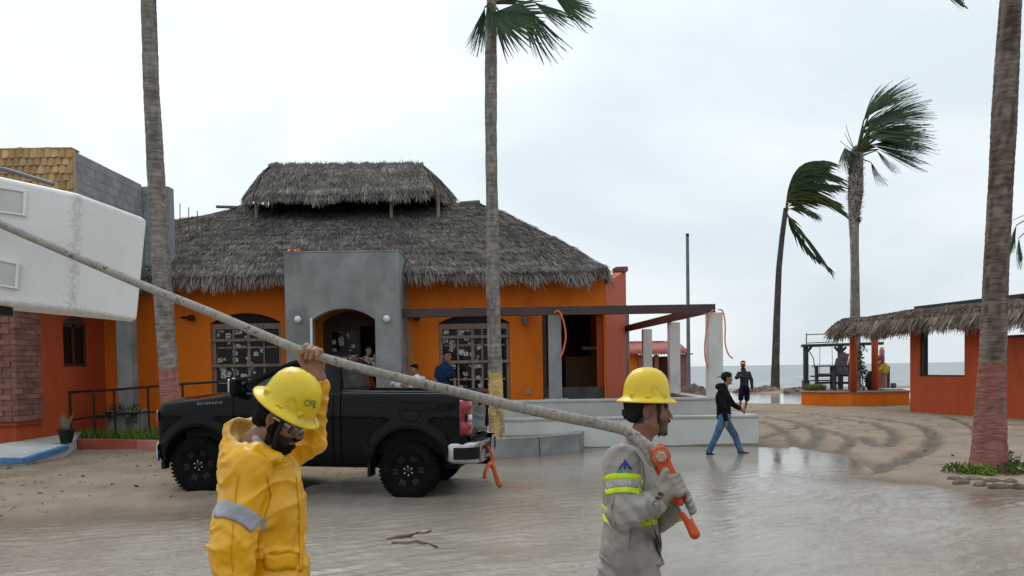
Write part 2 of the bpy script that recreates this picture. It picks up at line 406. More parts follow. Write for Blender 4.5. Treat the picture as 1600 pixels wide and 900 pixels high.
def trackmask(X, Y):
    r = np.zeros(X.shape)
    for poly, wd in tracks:
        # smooth the polyline
        P = poly
        for _ in range(3):
            Q = np.empty((2*len(P)-2, 2)); Q[0::2] = P[:-1]*.75+P[1:]*.25; Q[1::2] = P[:-1]*.25+P[1:]*.75; P = np.vstack([P[:1], Q, P[-1:]])
        bb = (P.min(0)-1, P.max(0)+1); mk = (X > bb[0][0]) & (X < bb[1][0]) & (Y > bb[0][1]) & (Y < bb[1][1])
        x, y = X[mk], Y[mk]; d = np.full(x.shape, 9.); 
        for a, b in zip(P[:-1], P[1:]):
            e = b-a; t = np.clip(((x-a[0])*e[0]+(y-a[1])*e[1])/max(e @ e, 1e-9), 0, 1)
            d = np.minimum(d, np.hypot(x-a[0]-t*e[0], y-a[1]-t*e[1]))
        r[mk] = np.maximum(r[mk], np.clip(1.75-d/wd*1.25, 0, 1))
    return r
def ss(a, b, x): t = np.clip((x-a)/(b-a), 0, 1); return t*t*(3-2*t)
def ground_z(X, Y, det=True):
    X = np.asarray(X, float); Y = np.asarray(Y, float)
    P = np.stack([X, Y, X*0], -1)
    wob = fbm(P*.9, 3, 3)*.35*ss(4, 9, Y)
    d = sdist(X, Y, flood)+wob
    z = np.where(d < 0, np.maximum(d*.09, -.14), np.minimum(.012+d*.055, .06+.0*d))
    z = z+ss(1, 6, d)*ss(12, 17, Y)*ss(-4, -7, X)*.06          # rises a little to the left building
    z = z+ss(3, 10, Y)*np.where(d > 0, np.clip(d*2, 0, 1), 0)*(fbm(P*.5, 3, 11)*.035+.02)
    if det: z = z+np.where(d > .05, np.clip(d, 0, 1), .15)*(fbm(P*2.3, 4, 21)*.028)*ss(60, 30, Y)
    tm = trackmask(X, Y)
    z = z-np.where(d > 0, tm*(.05+.035*vnoise(P*7, 2))-.045*np.clip(1-np.abs(tm-.25)*5, 0, 1), 0)
    z = np.where(d > .02, np.maximum(z, .006), z)
    p = sdist(X, Y, pond)+fbm(P*.5, 3, 5)*.6
    z = np.where(p < 1.2, np.minimum(z, np.clip(p*.06, -.25, .06)), z)
    sea_d = Y-(63+2.5*fbm(P*.08, 3, 9)*2)
    z = np.where(sea_d > 0, np.maximum(z-sea_d*.14, -6), z)
    return z, tm, d
def gz(x, y): return float(ground_z(np.array([x]), np.array([y]), False)[0][0])
def ax_(lo, hi, st, far, g=1.25):
    a = list(np.arange(lo, hi, st)); s = st; x = a[-1]
    while x < far: s *= g; x += s; a.append(x)
    s = st; x = lo; pre = []
    while x > -far: s *= g; x -= s; pre.append(x)
    return np.array(pre[::-1]+a)
xs = ax_(-12, 17, .085, 6000); ys = ax_(5, 30, .085, 6000, 1.18); ys = ys[ys > -60]
X, Y = np.meshgrid(xs, ys, indexing='ij'); Z, TM, DD = ground_z(X, Y)
Z[np.abs(X) > 400] = np.minimum(Z[np.abs(X) > 400], 0)
nx, ny = X.shape; V = np.stack([X, Y, Z], -1).reshape(-1, 3); I = np.arange(nx*ny).reshape(nx, ny)
Q = np.stack([I[:-1, :-1], I[1:, :-1], I[1:, 1:], I[:-1, 1:]], -1).reshape(-1, 4)
# sand: damp dark in the wheel tracks and along the water line, bits of gravel
def sand_mat():
    m_ = bpy.data.materials.new('wet_sand'); m_.use_nodes = True; nt = m_.node_tree; N = nt.nodes; L = nt.links; b = N['Principled BSDF']; b.inputs['Specular IOR Level'].default_value = .2
    g = N.new('ShaderNodeNewGeometry'); a = N.new('ShaderNodeAttribute'); a.attribute_name = 'Col'
    def noise(s, d=8, ro=.6):
        n = N.new('ShaderNodeTexNoise'); n.inputs['Scale'].default_value = s; n.inputs['Detail'].default_value = d; n.inputs['Roughness'].default_value = ro; L.new(g.outputs['Position'], n.inputs[0]); return n
    n1 = noise(1.1); r = N.new('ShaderNodeValToRGB'); L.new(n1.outputs[0], r.inputs[0])
    r.color_ramp.elements[0].position = .3; r.color_ramp.elements[0].color = (.205, .155, .113, 1)
    r.color_ramp.elements[1].position = .7; r.color_ramp.elements[1].color = (.33, .26, .193, 1)
    n2 = noise(38, 4, .7); r2 = N.new('ShaderNodeValToRGB'); L.new(n2.outputs[0], r2.inputs[0])
    r2.color_ramp.elements[0].position = .28; r2.color_ramp.elements[0].color = (.55, .52, .5, 1)
    r2.color_ramp.elements[1].position = .5; r2.color_ramp.elements[1].color = (1, 1, 1, 1)
    x = N.new('ShaderNodeMix'); x.data_type = 'RGBA'; x.blend_type = 'MULTIPLY'; x.inputs[0].default_value = .8
    L.new(r.outputs[0], x.inputs[6]); L.new(r2.outputs[0], x.inputs[7])
    x2 = N.new('ShaderNodeMix'); x2.data_type = 'RGBA'; x2.blend_type = 'MULTIPLY'; x2.inputs[0].default_value = 1
    L.new(x.outputs[2], x2.inputs[6]); L.new(a.outputs['Color'], x2.inputs[7]); L.new(x2.outputs[2], b.inputs['Base Color'])
    sep = N.new('ShaderNodeSeparateColor'); L.new(a.outputs['Color'], sep.inputs[0])
    mr = N.new('ShaderNodeMapRange'); mr.inputs['From Min'].default_value = .45; mr.inputs['From Max'].default_value = 1; mr.inputs['To Min'].default_value = .62; mr.inputs['To Max'].default_value = .9
    L.new(sep.outputs[0], mr.inputs[0]); L.new(mr.outputs[0], b.inputs['Roughness'])
    n3 = noise(26, 6, .65); bp = N.new('ShaderNodeBump'); bp.inputs['Strength'].default_value = .7; bp.inputs['Distance'].default_value = .025
    L.new(n3.outputs[0], bp.inputs['Height']); L.new(bp.outputs[0], b.inputs['Normal'])
    return m_
wet = np.clip(1-ss(.0, .9, DD)*.42, 0, 1); wet = np.where(DD < 0, 1, wet)      # 1 wet .. 0.58 damp
damp = 1-.58*np.clip((ss(.5, 0, DD))*.65+TM*.95, 0, 1)
col = np.repeat(damp.reshape(-1, 1), 3, 1)
g = npobj('ground', V, Q, sand_mat(), col=col, smooth=True, loc=(0, 0, 0)); tag(g, kind='structure')

def water_mat(name, c1, c2, rough, b1, b2, rot, s1=9., s2=26., foam=None, dist=.02, st=(1, 2.6, 1), depthcol=False, spec=.5):
    m_ = bpy.data.materials.new(name); m_.use_nodes = True; nt = m_.node_tree; N = nt.nodes; L = nt.links; b = N['Principled BSDF']
    g = N.new('ShaderNodeNewGeometry'); mp = N.new('ShaderNodeMapping'); mp.inputs['Rotation'].default_value = (0, 0, rot); mp.inputs['Scale'].default_value = st
    L.new(g.outputs['Position'], mp.inputs[0])
    def noise(src, s, d=5, ro=.55, di=0):
        n = N.new('ShaderNodeTexNoise'); n.inputs['Scale'].default_value = s; n.inputs['Detail'].default_value = d; n.inputs['Roughness'].default_value = ro; n.inputs['Distortion'].default_value = di; L.new(src, n.inputs[0]); return n
    n0 = noise(g.outputs['Position'], .55, 6, .6); r = N.new('ShaderNodeValToRGB'); L.new(n0.outputs[0], r.inputs[0])
    r.color_ramp.elements[0].position = .35; r.color_ramp.elements[0].color = (*c1, 1); r.color_ramp.elements[1].position = .65; r.color_ramp.elements[1].color = (*c2, 1)
    col = r.outputs[0]
    if foam:
        nf = noise(mp.outputs[0], foam[0], 8, .68); rf = N.new('ShaderNodeValToRGB'); L.new(nf.outputs[0], rf.inputs[0])
        rf.color_ramp.elements[0].position = foam[1]; rf.color_ramp.elements[0].color = (0, 0, 0, 1); rf.color_ramp.elements[1].position = foam[2]; rf.color_ramp.elements[1].color = (1, 1, 1, 1)
        x = N.new('ShaderNodeMix'); x.data_type = 'RGBA'; x.inputs[7].default_value = (*foam[3], 1); L.new(rf.outputs[0], x.inputs[0]); L.new(col, x.inputs[6]); col = x.outputs[2]
    if depthcol:
        at_ = N.new('ShaderNodeAttribute'); at_.attribute_name = 'Col'; x = N.new('ShaderNodeMix'); x.data_type = 'RGBA'; x.blend_type = 'MULTIPLY'; x.inputs[0].default_value = 1
        L.new(col, x.inputs[6]); L.new(at_.outputs['Color'], x.inputs[7]); col = x.outputs[2]
    L.new(col, b.inputs['Base Color']); b.inputs['Roughness'].default_value = rough; b.inputs['Specular IOR Level'].default_value = spec; b.inputs['IOR'].default_value = 1.33
    na = noise(mp.outputs[0], s1, 3, .5, .6); nb = noise(mp.outputs[0], s2, 4, .6, .4)
    bp = N.new('ShaderNodeBump'); bp.inputs['Strength'].default_value = b1; bp.inputs['Distance'].default_value = dist; L.new(na.outputs[0], bp.inputs['Height'])
    # calmer and rougher patches where gusts touch the surface
    ng = noise(g.outputs['Position'], .33, 3, .5); rg = N.new('ShaderNodeMapRange'); rg.inputs['From Min'].default_value = .38; rg.inputs['From Max'].default_value = .62
    rg.inputs['To Min'].default_value = .2*b2; rg.inputs['To Max'].default_value = b2; L.new(ng.outputs[0], rg.inputs[0])
    bq = N.new('ShaderNodeBump'); bq.inputs['Distance'].default_value = dist*.6; L.new(rg.outputs[0], bq.inputs['Strength']); L.new(nb.outputs[0], bq.inputs['Height']); L.new(bp.outputs[0], bq.inputs['Normal'])
    if depthcol:                          # sheltered, calmer water near the terrace walls
        sx_ = N.new('ShaderNodeSeparateXYZ'); L.new(g.outputs['Position'], sx_.inputs[0]); ma = N.new('ShaderNodeMapRange'); ma.inputs['From Min'].default_value = 7; ma.inputs['From Max'].default_value = 13.5; ma.inputs['To Min'].default_value = 1.5; ma.inputs['To Max'].default_value = .22; L.new(sx_.outputs[1], ma.inputs[0])
        for src, node, base_ in ((rg.outputs[0], bq, None), (None, bp, b1)):
            mu = N.new('ShaderNodeMath'); mu.operation = 'MULTIPLY'; L.new(ma.outputs[0], mu.inputs[0])
            if src is not None: L.new(src, mu.inputs[1])
            else: mu.inputs[1].default_value = base_
            L.new(mu.outputs[0], node.inputs['Strength'])
    L.new(bq.outputs[0], b.inputs['Normal'])
    return m_
fm = water_mat('flood_water', (.225, .192, .155), (.315, .28, .238), .035, .34, .75, R(28), 4.2, 15., dist=.032, st=(1, 1.9, 1), depthcol=True)
def sheet(name, x0, x1, y0, y1, z, mat, step, amp=0, seed=1, fr=2.2):
    a = np.arange(x0, x1+step, step); b = np.arange(y0, y1+step, step); X, Y = np.meshgrid(a, b, indexing='ij')
    Z = X*0+z
    if amp: 
        c, s_ = math.cos(R(28)), math.sin(R(28)); U = X*c+Y*s_; W = -X*s_+Y*c
        wp = fbm(np.stack([U*1.1, W*1.6, X*0], -1), 3, seed+5); gust = np.clip(.55+1.1*fbm(np.stack([U*.35, W*.35, X*0], -1), 2, seed+9), .15, 1.2)
        Z = Z+amp*.35*fbm(np.stack([U*fr, W*fr*2.0, X*0], -1), 2, seed)+amp*.85*gust*np.sin(6.2832*(W*4.3+1.9*wp))*(.6+.8*fbm(np.stack([U*2.6, W*1.5, X*0], -1), 2, seed+3))
    I = np.arange(X.size).reshape(X.shape); Q = np.stack([I[:-1, :-1], I[1:, :-1], I[1:, 1:], I[:-1, 1:]], -1).reshape(-1, 4)
    col = None
    if amp:                               # murky where deep, the sand shows where shallow
        dp = sdist(X, Y, flood)+fbm(np.stack([X, Y, X*0], -1)*.9, 3, 3)*.35*ss(4, 9, Y); f = ss(0, -1.6, dp)[..., None]
        col = (np.array([.62, .54, .46])*(1-f)+np.array([1., 1., 1.])*f).reshape(-1, 3); Z = z+(Z-z)*ss(.0, -.8, dp)*(.12+.88*ss(13.5, 7.5, Y-.25*X))
    return tag(npobj(name, np.stack([X, Y, Z], -1).reshape(-1, 3), Q, mat, col=col, smooth=True, loc=(0, 0, z)), kind='structure')
sheet('flood_water', -13, 16, 2, 17.7, 0.0, fm, .042, .022, 3, 4.6)
sheet('pond_water', 3, 60, 30, 58, -.012, water_mat('pond_water', (.33, .33, .32), (.4, .4, .39), .06, .2, .25, R(10), 2.2, 6., dist=.03), 2)
sm = water_mat('sea_water', (.19, .215, .22), (.29, .32, .32), .35, .9, .7, R(6), .35, 1.3, (.30, .57, .66, (.62, .68, .7)), dist=.5, st=(.45, .8, 1), spec=.2)
o = MB().boxp(-9000, 9000, 60, 12000, -6.2, -.42).build('sea', sm, loc=(0, 60, -.42)); tag(o, kind='structure')
# ------------------------------------------------------------------ shared materials
ORANGE = M('orange_paint', (.70, .152, .007), (.77, .188, .010), .75, 1.6, .3, 30, c3=(.50, .105, .010), s3=1.5, p3=(.54, .78), st=(1, 1, .3), coord='World', spec=.25)
REDP = M('red_paint', (.41, .068, .022), (.49, .092, .028), .75, 1.6, .3, 30, c3=(.29, .05, .022), s3=1.6, p3=(.54, .78), st=(1, 1, .3), coord='World', spec=.25)
CONC = M('grey_concrete', (.20, .205, .205), (.32, .325, .325), .85, 1.8, .35, 25, c3=(.155, .16, .155), s3=1.1, p3=(.5, .74), coord='World', spec=.2)
CONCL = M('pale_concrete', (.42, .42, .40), (.52, .52, .50), .85, 2.2, .25, 30, c3=(.34, .34, .32), s3=1.1, p3=(.52, .72), coord='World', spec=.2)
WHITEW = M('white_render', (.56, .57, .55), (.66, .67, .65), .8, 1.5, .2, 40, c3=(.46, .46, .44), s3=.9, p3=(.55, .75), coord='World', spec=.25)
WOOD = M('weathered_wood', (.20, .145, .115), (.31, .235, .19), .75, 6, .3, 30, st=(1, 1, .2), coord='World')
DARKWOOD = M('dark_wood', (.045, .028, .022), (.08, .05, .04), .6, 6, .2, 30, coord='World')
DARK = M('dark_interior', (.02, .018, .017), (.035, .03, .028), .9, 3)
STEEL = M('brown_steel', (.045, .028, .027), (.075, .045, .042), .5, 3, .1, 30, spec=.4)
BLACKM = M('black_metal', (.012, .012, .013), (.022, .021, .021), .45, 8)
WHITE = M('white_plastic', (.72, .72, .70), (.8, .8, .78), .35, 5)
ORANGEHOSE = M('orange_hose', (.75, .13, .045), (.85, .17, .06), .5, 8)
def sticker_glass():
    m_ = bpy.data.materials.new('stickered_glass'); m_.use_nodes = True; nt = m_.node_tree; N = nt.nodes; L = nt.links; b = N['Principled BSDF']
    g = N.new('ShaderNodeNewGeometry'); mp = N.new('ShaderNodeMapping'); mp.inputs['Scale'].default_value = (5.6, 0.0, 6.2); L.new(g.outputs['Position'], mp.inputs[0])
    v = N.new('ShaderNodeTexVoronoi'); v.distance = 'MINKOWSKI'; v.inputs['Exponent'].default_value = 4; v.inputs['Scale'].default_value = 1; v.inputs['Randomness'].default_value = .85; L.new(mp.outputs[0], v.inputs[0])
    sp_ = N.new('ShaderNodeSeparateColor'); L.new(v.outputs['Color'], sp_.inputs[0])
    th = N.new('ShaderNodeMapRange'); th.inputs['To Min'].default_value = .2; th.inputs['To Max'].default_value = .52; L.new(sp_.outputs[0], th.inputs[0])
    lt = N.new('ShaderNodeMath'); lt.operation = 'LESS_THAN'; L.new(v.outputs['Distance'], lt.inputs[0]); L.new(th.outputs[0], lt.inputs[1])
    gt = N.new('ShaderNodeMath'); gt.operation = 'GREATER_THAN'; gt.inputs[1].default_value = .12; L.new(sp_.outputs[1], gt.inputs[0])
    mm = N.new('ShaderNodeMath'); mm.operation = 'MULTIPLY'; L.new(lt.outputs[0], mm.inputs[0]); L.new(gt.outputs[0], mm.inputs[1])
    # sticker face: ink noise over pale paper, some coloured
    mp2 = N.new('ShaderNodeMapping'); mp2.inputs['Scale'].default_value = (20, 0, 22); L.new(g.outputs['Position'], mp2.inputs[0])
    n = N.new('ShaderNodeTexNoise'); n.inputs['Scale'].default_value = 1; n.inputs['Detail'].default_value = 2; L.new(mp2.outputs[0], n.inputs[0])
    r = N.new('ShaderNodeValToRGB'); r.color_ramp.interpolation = 'CONSTANT'; L.new(n.outputs[0], r.inputs[0])
    r.color_ramp.elements[0].color = (.06, .06, .07, 1); r.color_ramp.elements[1].position = .45; r.color_ramp.elements[1].color = (.62, .62, .60, 1)
    hs = N.new('ShaderNodeMix'); hs.data_type = 'RGBA'; hs.blend_type = 'MULTIPLY'; hs.inputs[0].default_value = .22; L.new(r.outputs[0], hs.inputs[6]); L.new(v.outputs['Color'], hs.inputs[7])
    x = N.new('ShaderNodeMix'); x.data_type = 'RGBA'; x.inputs[6].default_value = (.014, .013, .012, 1); L.new(mm.outputs[0], x.inputs[0]); L.new(hs.outputs[2], x.inputs[7])
    L.new(x.outputs[2], b.inputs['Base Color'])
    b.inputs['Specular IOR Level'].default_value = .16
    mr = N.new('ShaderNodeMapRange'); mr.inputs['To Min'].default_value = .08; mr.inputs['To Max'].default_value = .6; L.new(mm.outputs[0], mr.inputs[0]); L.new(mr.outputs[0], b.inputs['Roughness'])
    return m_
STICK = sticker_glass()
GLASS = M('dark_glass', (.008, .008, .009), None, .06, 3, spec=.18)

def arch(x, x0, x1, zs, zc):            # height of a segmental arch
    t = (x-x0)/(x1-x0)*2-1; h = zc-zs; c = (x1-x0)/2
    if h <= 0: return zs
    r = (c*c+h*h)/(2*h); return zc-r+math.sqrt(max(0, r*r-(t*c)**2))
def arched_wall(mb, x0, x1, y0, y1, z0, z1, ops, n=10):
    """front wall along x with arched openings ops: (xa, xb, sill, spring, crown)"""
    cx = x0
    for xa, xb, zl, zs, zc in sorted(ops):
        if xa > cx: mb.boxp(cx, xa, y0, y1, z0, z1)
        for i in range(n):
            a = xa+(xb-xa)*i/n; b = xa+(xb-xa)*(i+1)/n; ha, hb = arch(a, xa, xb, zs, zc), arch(b, xa, xb, zs, zc)
            mb.add([(a, y0, ha), (b, y0, hb), (b, y0, z1), (a, y0, z1), (a, y1, ha), (b, y1, hb), (b, y1, z1), (a, y1, z1)], [(0, 1, 2, 3), (7, 6, 5, 4), (0, 4, 5, 1), (3, 2, 6, 7)])
        if zl > z0: mb.boxp(xa, xb, y0, y1, z0, zl)
        cx = xb
    if x1 > cx: mb.boxp(cx, x1, y0, y1, z0, z1)
    return mb
# ------------------------------------------------------------------ thatch
THATCH = MC('palm_thatch', .95, 0, spec=.1, var=.28, vscale=2.2)
THATCHD = M('thatch_bed', (.045, .042, .039), (.09, .083, .078), .95, 9, .6, 30)
def thatch_mesh(surfs, tone=1.0, droop0=.05):
    """surfs: list of (fn(u,v)->point, count, length, width, fringe count, fringe length)"""
    Vs, Cs = [], []
    for fn, n, ln, wd, nf, fl in surfs:
        def go(u, v, L_, W_, droop, lift, shade):
            k = len(u); e = 2e-3
            p = fn(u, v); du = fn(np.clip(u+e, 0, 1), v)-fn(np.clip(u-e, 0, 1), v); dv = fn(u, v+e)-fn(u, v-e)
            du /= np.linalg.norm(du, axis=1)[:, None]+1e-9; dv /= np.linalg.norm(dv, axis=1)[:, None]+1e-9
            nn = np.cross(du, dv); nn *= np.sign(nn[:, 2:3]+1e-9); nn /= np.linalg.norm(nn, axis=1)[:, None]+1e-9
            d = dv*(1-droop[:, None])+np.array([0, 0, -1.])*droop[:, None]+du*rng.normal(0, .17, (k, 1))+nn*lift[:, None]
            d /= np.linalg.norm(d, axis=1)[:, None]
            s_ = np.cross(d, nn); s_ /= np.linalg.norm(s_, axis=1)[:, None]+1e-9
            s_ = s_+nn*rng.normal(0, .35, (k, 1))
            p = p+nn*(.065+.06*rng.random((k, 1)))
            q = p+d*L_[:, None]
            Vs.append(np.stack([p-s_*W_[:, None]/2, p+s_*W_[:, None]/2, q+s_*W_[:, None]*.2, q-s_*W_[:, None]*.2], 1).reshape(-1, 3))
            c = np.array([.165, .148, .134])*(.45+.95*rng.random((k, 1))**1.4)*shade[:, None]*tone
            Cs.append(np.repeat(c, 4, 0))
        u = rng.random(n); rows = 15; v = (np.floor(rng.random(n)*rows)+rng.random(n)**.6*.9)/rows
        pat = fbm(np.stack([u*14, v*9, u*0], -1), 3, 4)
        go(u, np.clip(v, .003, .99), ln*(.6+.8*rng.random(n)), wd*(.6+.8*rng.random(n)), np.full(n, droop0), rng.normal(.05, .05, n), (1+.45*pat+.25*ss(.86, 1, v))*(.85+.3*((v*rows) % 1))*(1+.7*np.clip(fbm(np.stack([u*150, v*45, u*0], -1), 2, 14), -.4, .8)))
        u = rng.random(nf); v = .955+.045*rng.random(nf); cl = fbm(np.stack([u*42, u*0, u*0], -1), 3, 8)
        go(u, v, fl*(.55+.75*rng.random(nf)+.55*cl), wd*1.25*(.6+.8*rng.random(nf)), .45+.4*rng.random(nf), rng.normal(.02, .12, nf), 1.45+.5*rng.random(nf)+.5*cl)
    V = np.concatenate(Vs); return V, np.arange(len(V)).reshape(-1, 4), np.concatenate(Cs)
def lerp3(A, B, t): return A+(B-A)*t[:, None]
def curve3(P):                           # piecewise-linear curve through P with equal parameter steps given as (t, x, y, z)
    P = np.array(P, float)
    return lambda t: np.stack([np.interp(t, P[:, 0], P[:, k]) for k in (1, 2, 3)], -1)
def slope(top, bot, sag=.0, lump=.05, seed=1):
    def fn(u, v):
        u = np.asarray(u, float); v = np.asarray(v, float)
        p = lerp3(top(u), bot(u), v); p[:, 2] += sag*np.sin(np.pi*np.clip(v, 0, 1))+lump*fbm(np.stack([p[:, 0]*.9, p[:, 1]*.9, p[:, 2]*.9], -1), 3, seed)
        return p
    return fn
def slope_grid(mb, fn, nu=50, nv=16, vmax=1.0):
    u = np.linspace(0, 1, nu); P = [[Vector(p) for p in fn(u, np.full(nu, v))] for v in np.linspace(0, vmax, nv)]
    mb.smooth = True; mb.grid(P); mb.smooth = False; return mb

# ================================================================== main restaurant
FY = 20.3; FL = .5
def fx(x): return at(x, 560, FY).x
def fz(x, y): return at(x, y, FY).z
rest = thing('restaurant', 'orange restaurant with a tall grey thatched roof behind the black pickup', 'building', (-4, FY, 0))
XL, XR = -10.55, fx(946)
w1 = (fx(330), fx(440), .95, fz(385, 504), fz(385, 489)); dr = (fx(505), fx(590), FL, fz(546, 502), fz(546, 486)); w2 = (fx(686), fx(797), .95, fz(740, 504), fz(740, 490))
op = (fx(848), fx(944.5), FL, fz(890, 492), fz(890, 487))
arched_wall(MB(), XL, XR, FY, FY+.32, -.3, 4.35, [w1, dr, w2, op]).build('facade_wall', ORANGE, rest)
# bare plaster strip, scuffs
mb = MB(); prof = [(fx(628), fx(651)), (fx(628), fx(649)), (fx(628), fx(653)), (fx(628), fx(645)), (fx(628), fx(646)), (fx(628), fx(640))]
zz = [FL, 1.2, 1.9, 2.0, 2.7, 3.0]
for i in range(5):
    mb.add([(prof[i][0], FY-.004, zz[i]), (prof[i][1], FY-.004, zz[i]), (prof[i+1][1], FY-.004, zz[i+1]), (prof[i+1][0], FY-.004, zz[i+1])], [(0, 1, 2, 3)])
mb.build('faded_paint_strip', M('faded_ochre', (.52, .22, .05), (.42, .24, .10), .85, 5, .2, 30, coord='World'), rest)
# side and back walls, floor, dark inside
mb = MB(); mb.boxp(XL, XL+.3, FY+.32, 29, -.3, 4.2); mb.boxp(XL, 4.0, 28.7, 29, -.3, 4.2); mb.build('rear_wall', ORANGE, rest)
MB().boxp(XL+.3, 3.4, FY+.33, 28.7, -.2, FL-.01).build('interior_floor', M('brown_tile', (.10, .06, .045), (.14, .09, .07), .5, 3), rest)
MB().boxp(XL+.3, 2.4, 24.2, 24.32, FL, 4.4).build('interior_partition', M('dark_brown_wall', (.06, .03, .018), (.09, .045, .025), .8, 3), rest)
a = at(882, 555, 23.2); b = at(938, 600, 23.2)
MB().boxp(a.x, b.x, 22.9, 23.3, FL, a.z-.05).build('bar_counter', M('bar_wood', (.16, .07, .03), (.22, .10, .045), .5, 5), rest)
MB().boxp(op[0], op[1], FY+.1, FY+.16, FL, fz(890, 605)).build('low_plank_screen', M('grey_planks', (.05, .05, .05), (.085, .083, .08), .8, 4, .3, 20), rest)
for i in range(3):
    z = FL+.07+i*.13; MB().boxp(op[0]+.02, op[1]-.02, FY+.075, FY+.098, z, z+.105).build('plank', MATS['grey_planks'], rest)
MB().box(at(924, 544, 23.9), (.55, .03, .09)).build('notice', WHITE, rest)
MB().boxp(op[0]-.02, op[0]+.10, FY+.04, FY+.14, FL, op[3]-.02).build('door_jamb', DARKWOOD, rest)
# red flank wall that runs back, with broken grey end
mb = MB(); A0, A1 = Vector((XR-.06, FY+.34, 0)), Vector((4.0, 28.6, 0)); d = (A1-A0); nrm = Vector((d.y, -d.x, 0)).normalized()*.12
mb.add([A0+nrm+Vector((0,0,-.2)), A1+nrm+Vector((0,0,-.2)), A1+nrm+Vector((0,0,5.25)), A0+nrm+Vector((0,0,3.9)), A0-nrm+Vector((0,0,-.2)), A1-nrm+Vector((0,0,-.2)), A1-nrm+Vector((0,0,5.25)), A0-nrm+Vector((0,0,3.9))],
       [(0,1,2,3), (7,6,5,4), (0,4,5,1), (1,5,6,2), (2,6,7,3), (3,7,4,0)])
mb.build('flank_wall', REDP, rest)
for i in range(4):                       # brick coping
    p = A0.lerp(A1, .80+.055*i); p.z = 3.9+1.35*(.80+.055*i)+.045
    MB().box(p, (.4, .42, .12), Matrix.Rotation(math.atan2(d.y, d.x), 3, 'Z')).build('coping_brick', M('brown_brick', (.12, .07, .055), (.18, .11, .085), .9, 8, .4, 30), rest, bevel=.01)
mb = MB(); c = at(972, 560, 28.5); zt = at(975, 492, 28.5).z
for i in range(14):
    z0 = FL-.2+(zt-FL+.2)*i/14; z1 = FL-.2+(zt-FL+.2)*(i+1)/14; wl = .17+.05*random.random()-(.12 if i > 11 else 0)
    mb.boxp(c.x-wl, c.x+.22, 28.15, 28.5, z0, z1+.001*i)
mb.build('broken_render', CONC, rest, bevel=.02)
mb = MB(); c = at(948, 615, FY+.2)
for i in range(9): mb.box((c.x+random.uniform(-.12, .3), FY-.15+random.uniform(-.1, .1), FL+.12+random.random()*.3*(1-i/12)), (.16, .12, .14), Matrix.Rotation(i, 3, 'Y'))
mb.build('rubble', CONCL, rest, bevel=.02)
# windows
def lattice(x0, x1, z0, zs, zc, cols, rows, y, stick, name='window', barz=()):
    fr = MB(); t = .09
    fr.boxp(x0, x0+t, y, y+.1, z0, zs-.02); fr.boxp(x1-t, x1, y, y+.1, z0, zs-.02)
    fr.boxp(x0+t, x1-t, y, y+.1, z0, z0+t); fr.boxp(x0+t, x1-t, y, y+.1, zs-.16, zs-.02)
    wn = fr.build(name, WOOD, rest)
    fan = MB(); n = 10
    fan.prism([(x0+(x1-x0)*i/n, arch(x0+(x1-x0)*i/n, x0, x1, zs, zc)+.02) for i in range(n+1)]+[(x1, zs-.02), (x0, zs-.02)], lambda p, yy: (p[0], yy, p[1]), y+.05, y+.08)
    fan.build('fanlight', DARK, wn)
    xs_ = [x0+t+(x1-x0-2*t)*c_ for c_ in cols]; zs_ = [z0+t+(zs-.16-z0-t)*r_ for r_ in rows]
    for k, xm in enumerate(xs_[1:-1]): 
        wd = .075 if k % 2 else .045
        MB().boxp(xm-wd/2, xm+wd/2, y+.015, y+.085, z0+t, zs-.16).build('mullion', WOOD, wn)
    for zm in zs_[1:-1]:
        for xa, xb in zip(xs_[:-1], xs_[1:]): MB().boxp(xa+.04, xb-.04, y+.02, y+.08, zm-.02, zm+.02).build('glazing_bar', WOOD, wn)
    for i, (xa, xb) in enumerate(zip(xs_[:-1], xs_[1:])):
        for za, zb in zip(zs_[:-1], zs_[1:]):
            MB().boxp(xa+.018, xb-.018, y+.045, y+.055, za+.018, zb-.018).build('pane', STICK if stick(i) else GLASS, wn)
    for zb in barz: MB().boxp(x0-.02, x1+.02, y-.075, y-.03, zb-.035, zb+.035).build('guard_rail', WOOD, wn)
    return wn
lattice(*w1, [0, .28, .52, .76, 1], [0, .27, .5, .75, 1], FY+.10, lambda i: i < 3, barz=(fz(385, 531), fz(385, 571)))
lattice(*w2, [0, .24, .47, .62, .80, 1], [0, .28, .52, .77, 1], FY+.10, lambda i: i < 3, barz=(fz(740, 526), fz(740, 565)))
# door: left leaf with stickers, right leaf open
x0, x1, z0, zs, zc = dr
fr = MB(); fr.boxp(x0, x0+.14, FY+.1, FY+.22, z0, zs); fr.boxp(x1-.08, x1, FY+.1, FY+.22, z0, zs); fr.boxp(x0+.14, x1-.08, FY+.1, FY+.22, zs-.12, zs)
n = 10; fr.prism([(x0+(x1-x0)*i/n, arch(x0+(x1-x0)*i/n, x0, x1, zs, zc)+.02) for i in range(n+1)]+[(x1, zs+.002), (x0, zs+.002)], lambda p, yy: (p[0], yy, p[1]), FY+.14, FY+.2)
door = fr.build('door', DARKWOOD, rest)
xa, xb = x0+.14, x0+.14+(x1-x0-.22)*.68
mb = MB()
for u0, u1 in ((0, .09), (.47, .55), (.91, 1)): mb.boxp(xa+(xb-xa)*u0, xa+(xb-xa)*u1, FY+.12, FY+.18, z0+.02, zs-.125)
for v0, v1 in ((0, .1), (.48, .52), (.7, .74), (.95, 1)): 
    za = z0+.02+(zs-.145-z0)*v0; zb = z0+.02+(zs-.145-z0)*v1
    mb.boxp(xa, xb, FY+.125, FY+.175, za, zb)
mb.build('door_leaf', DARKWOOD, door)
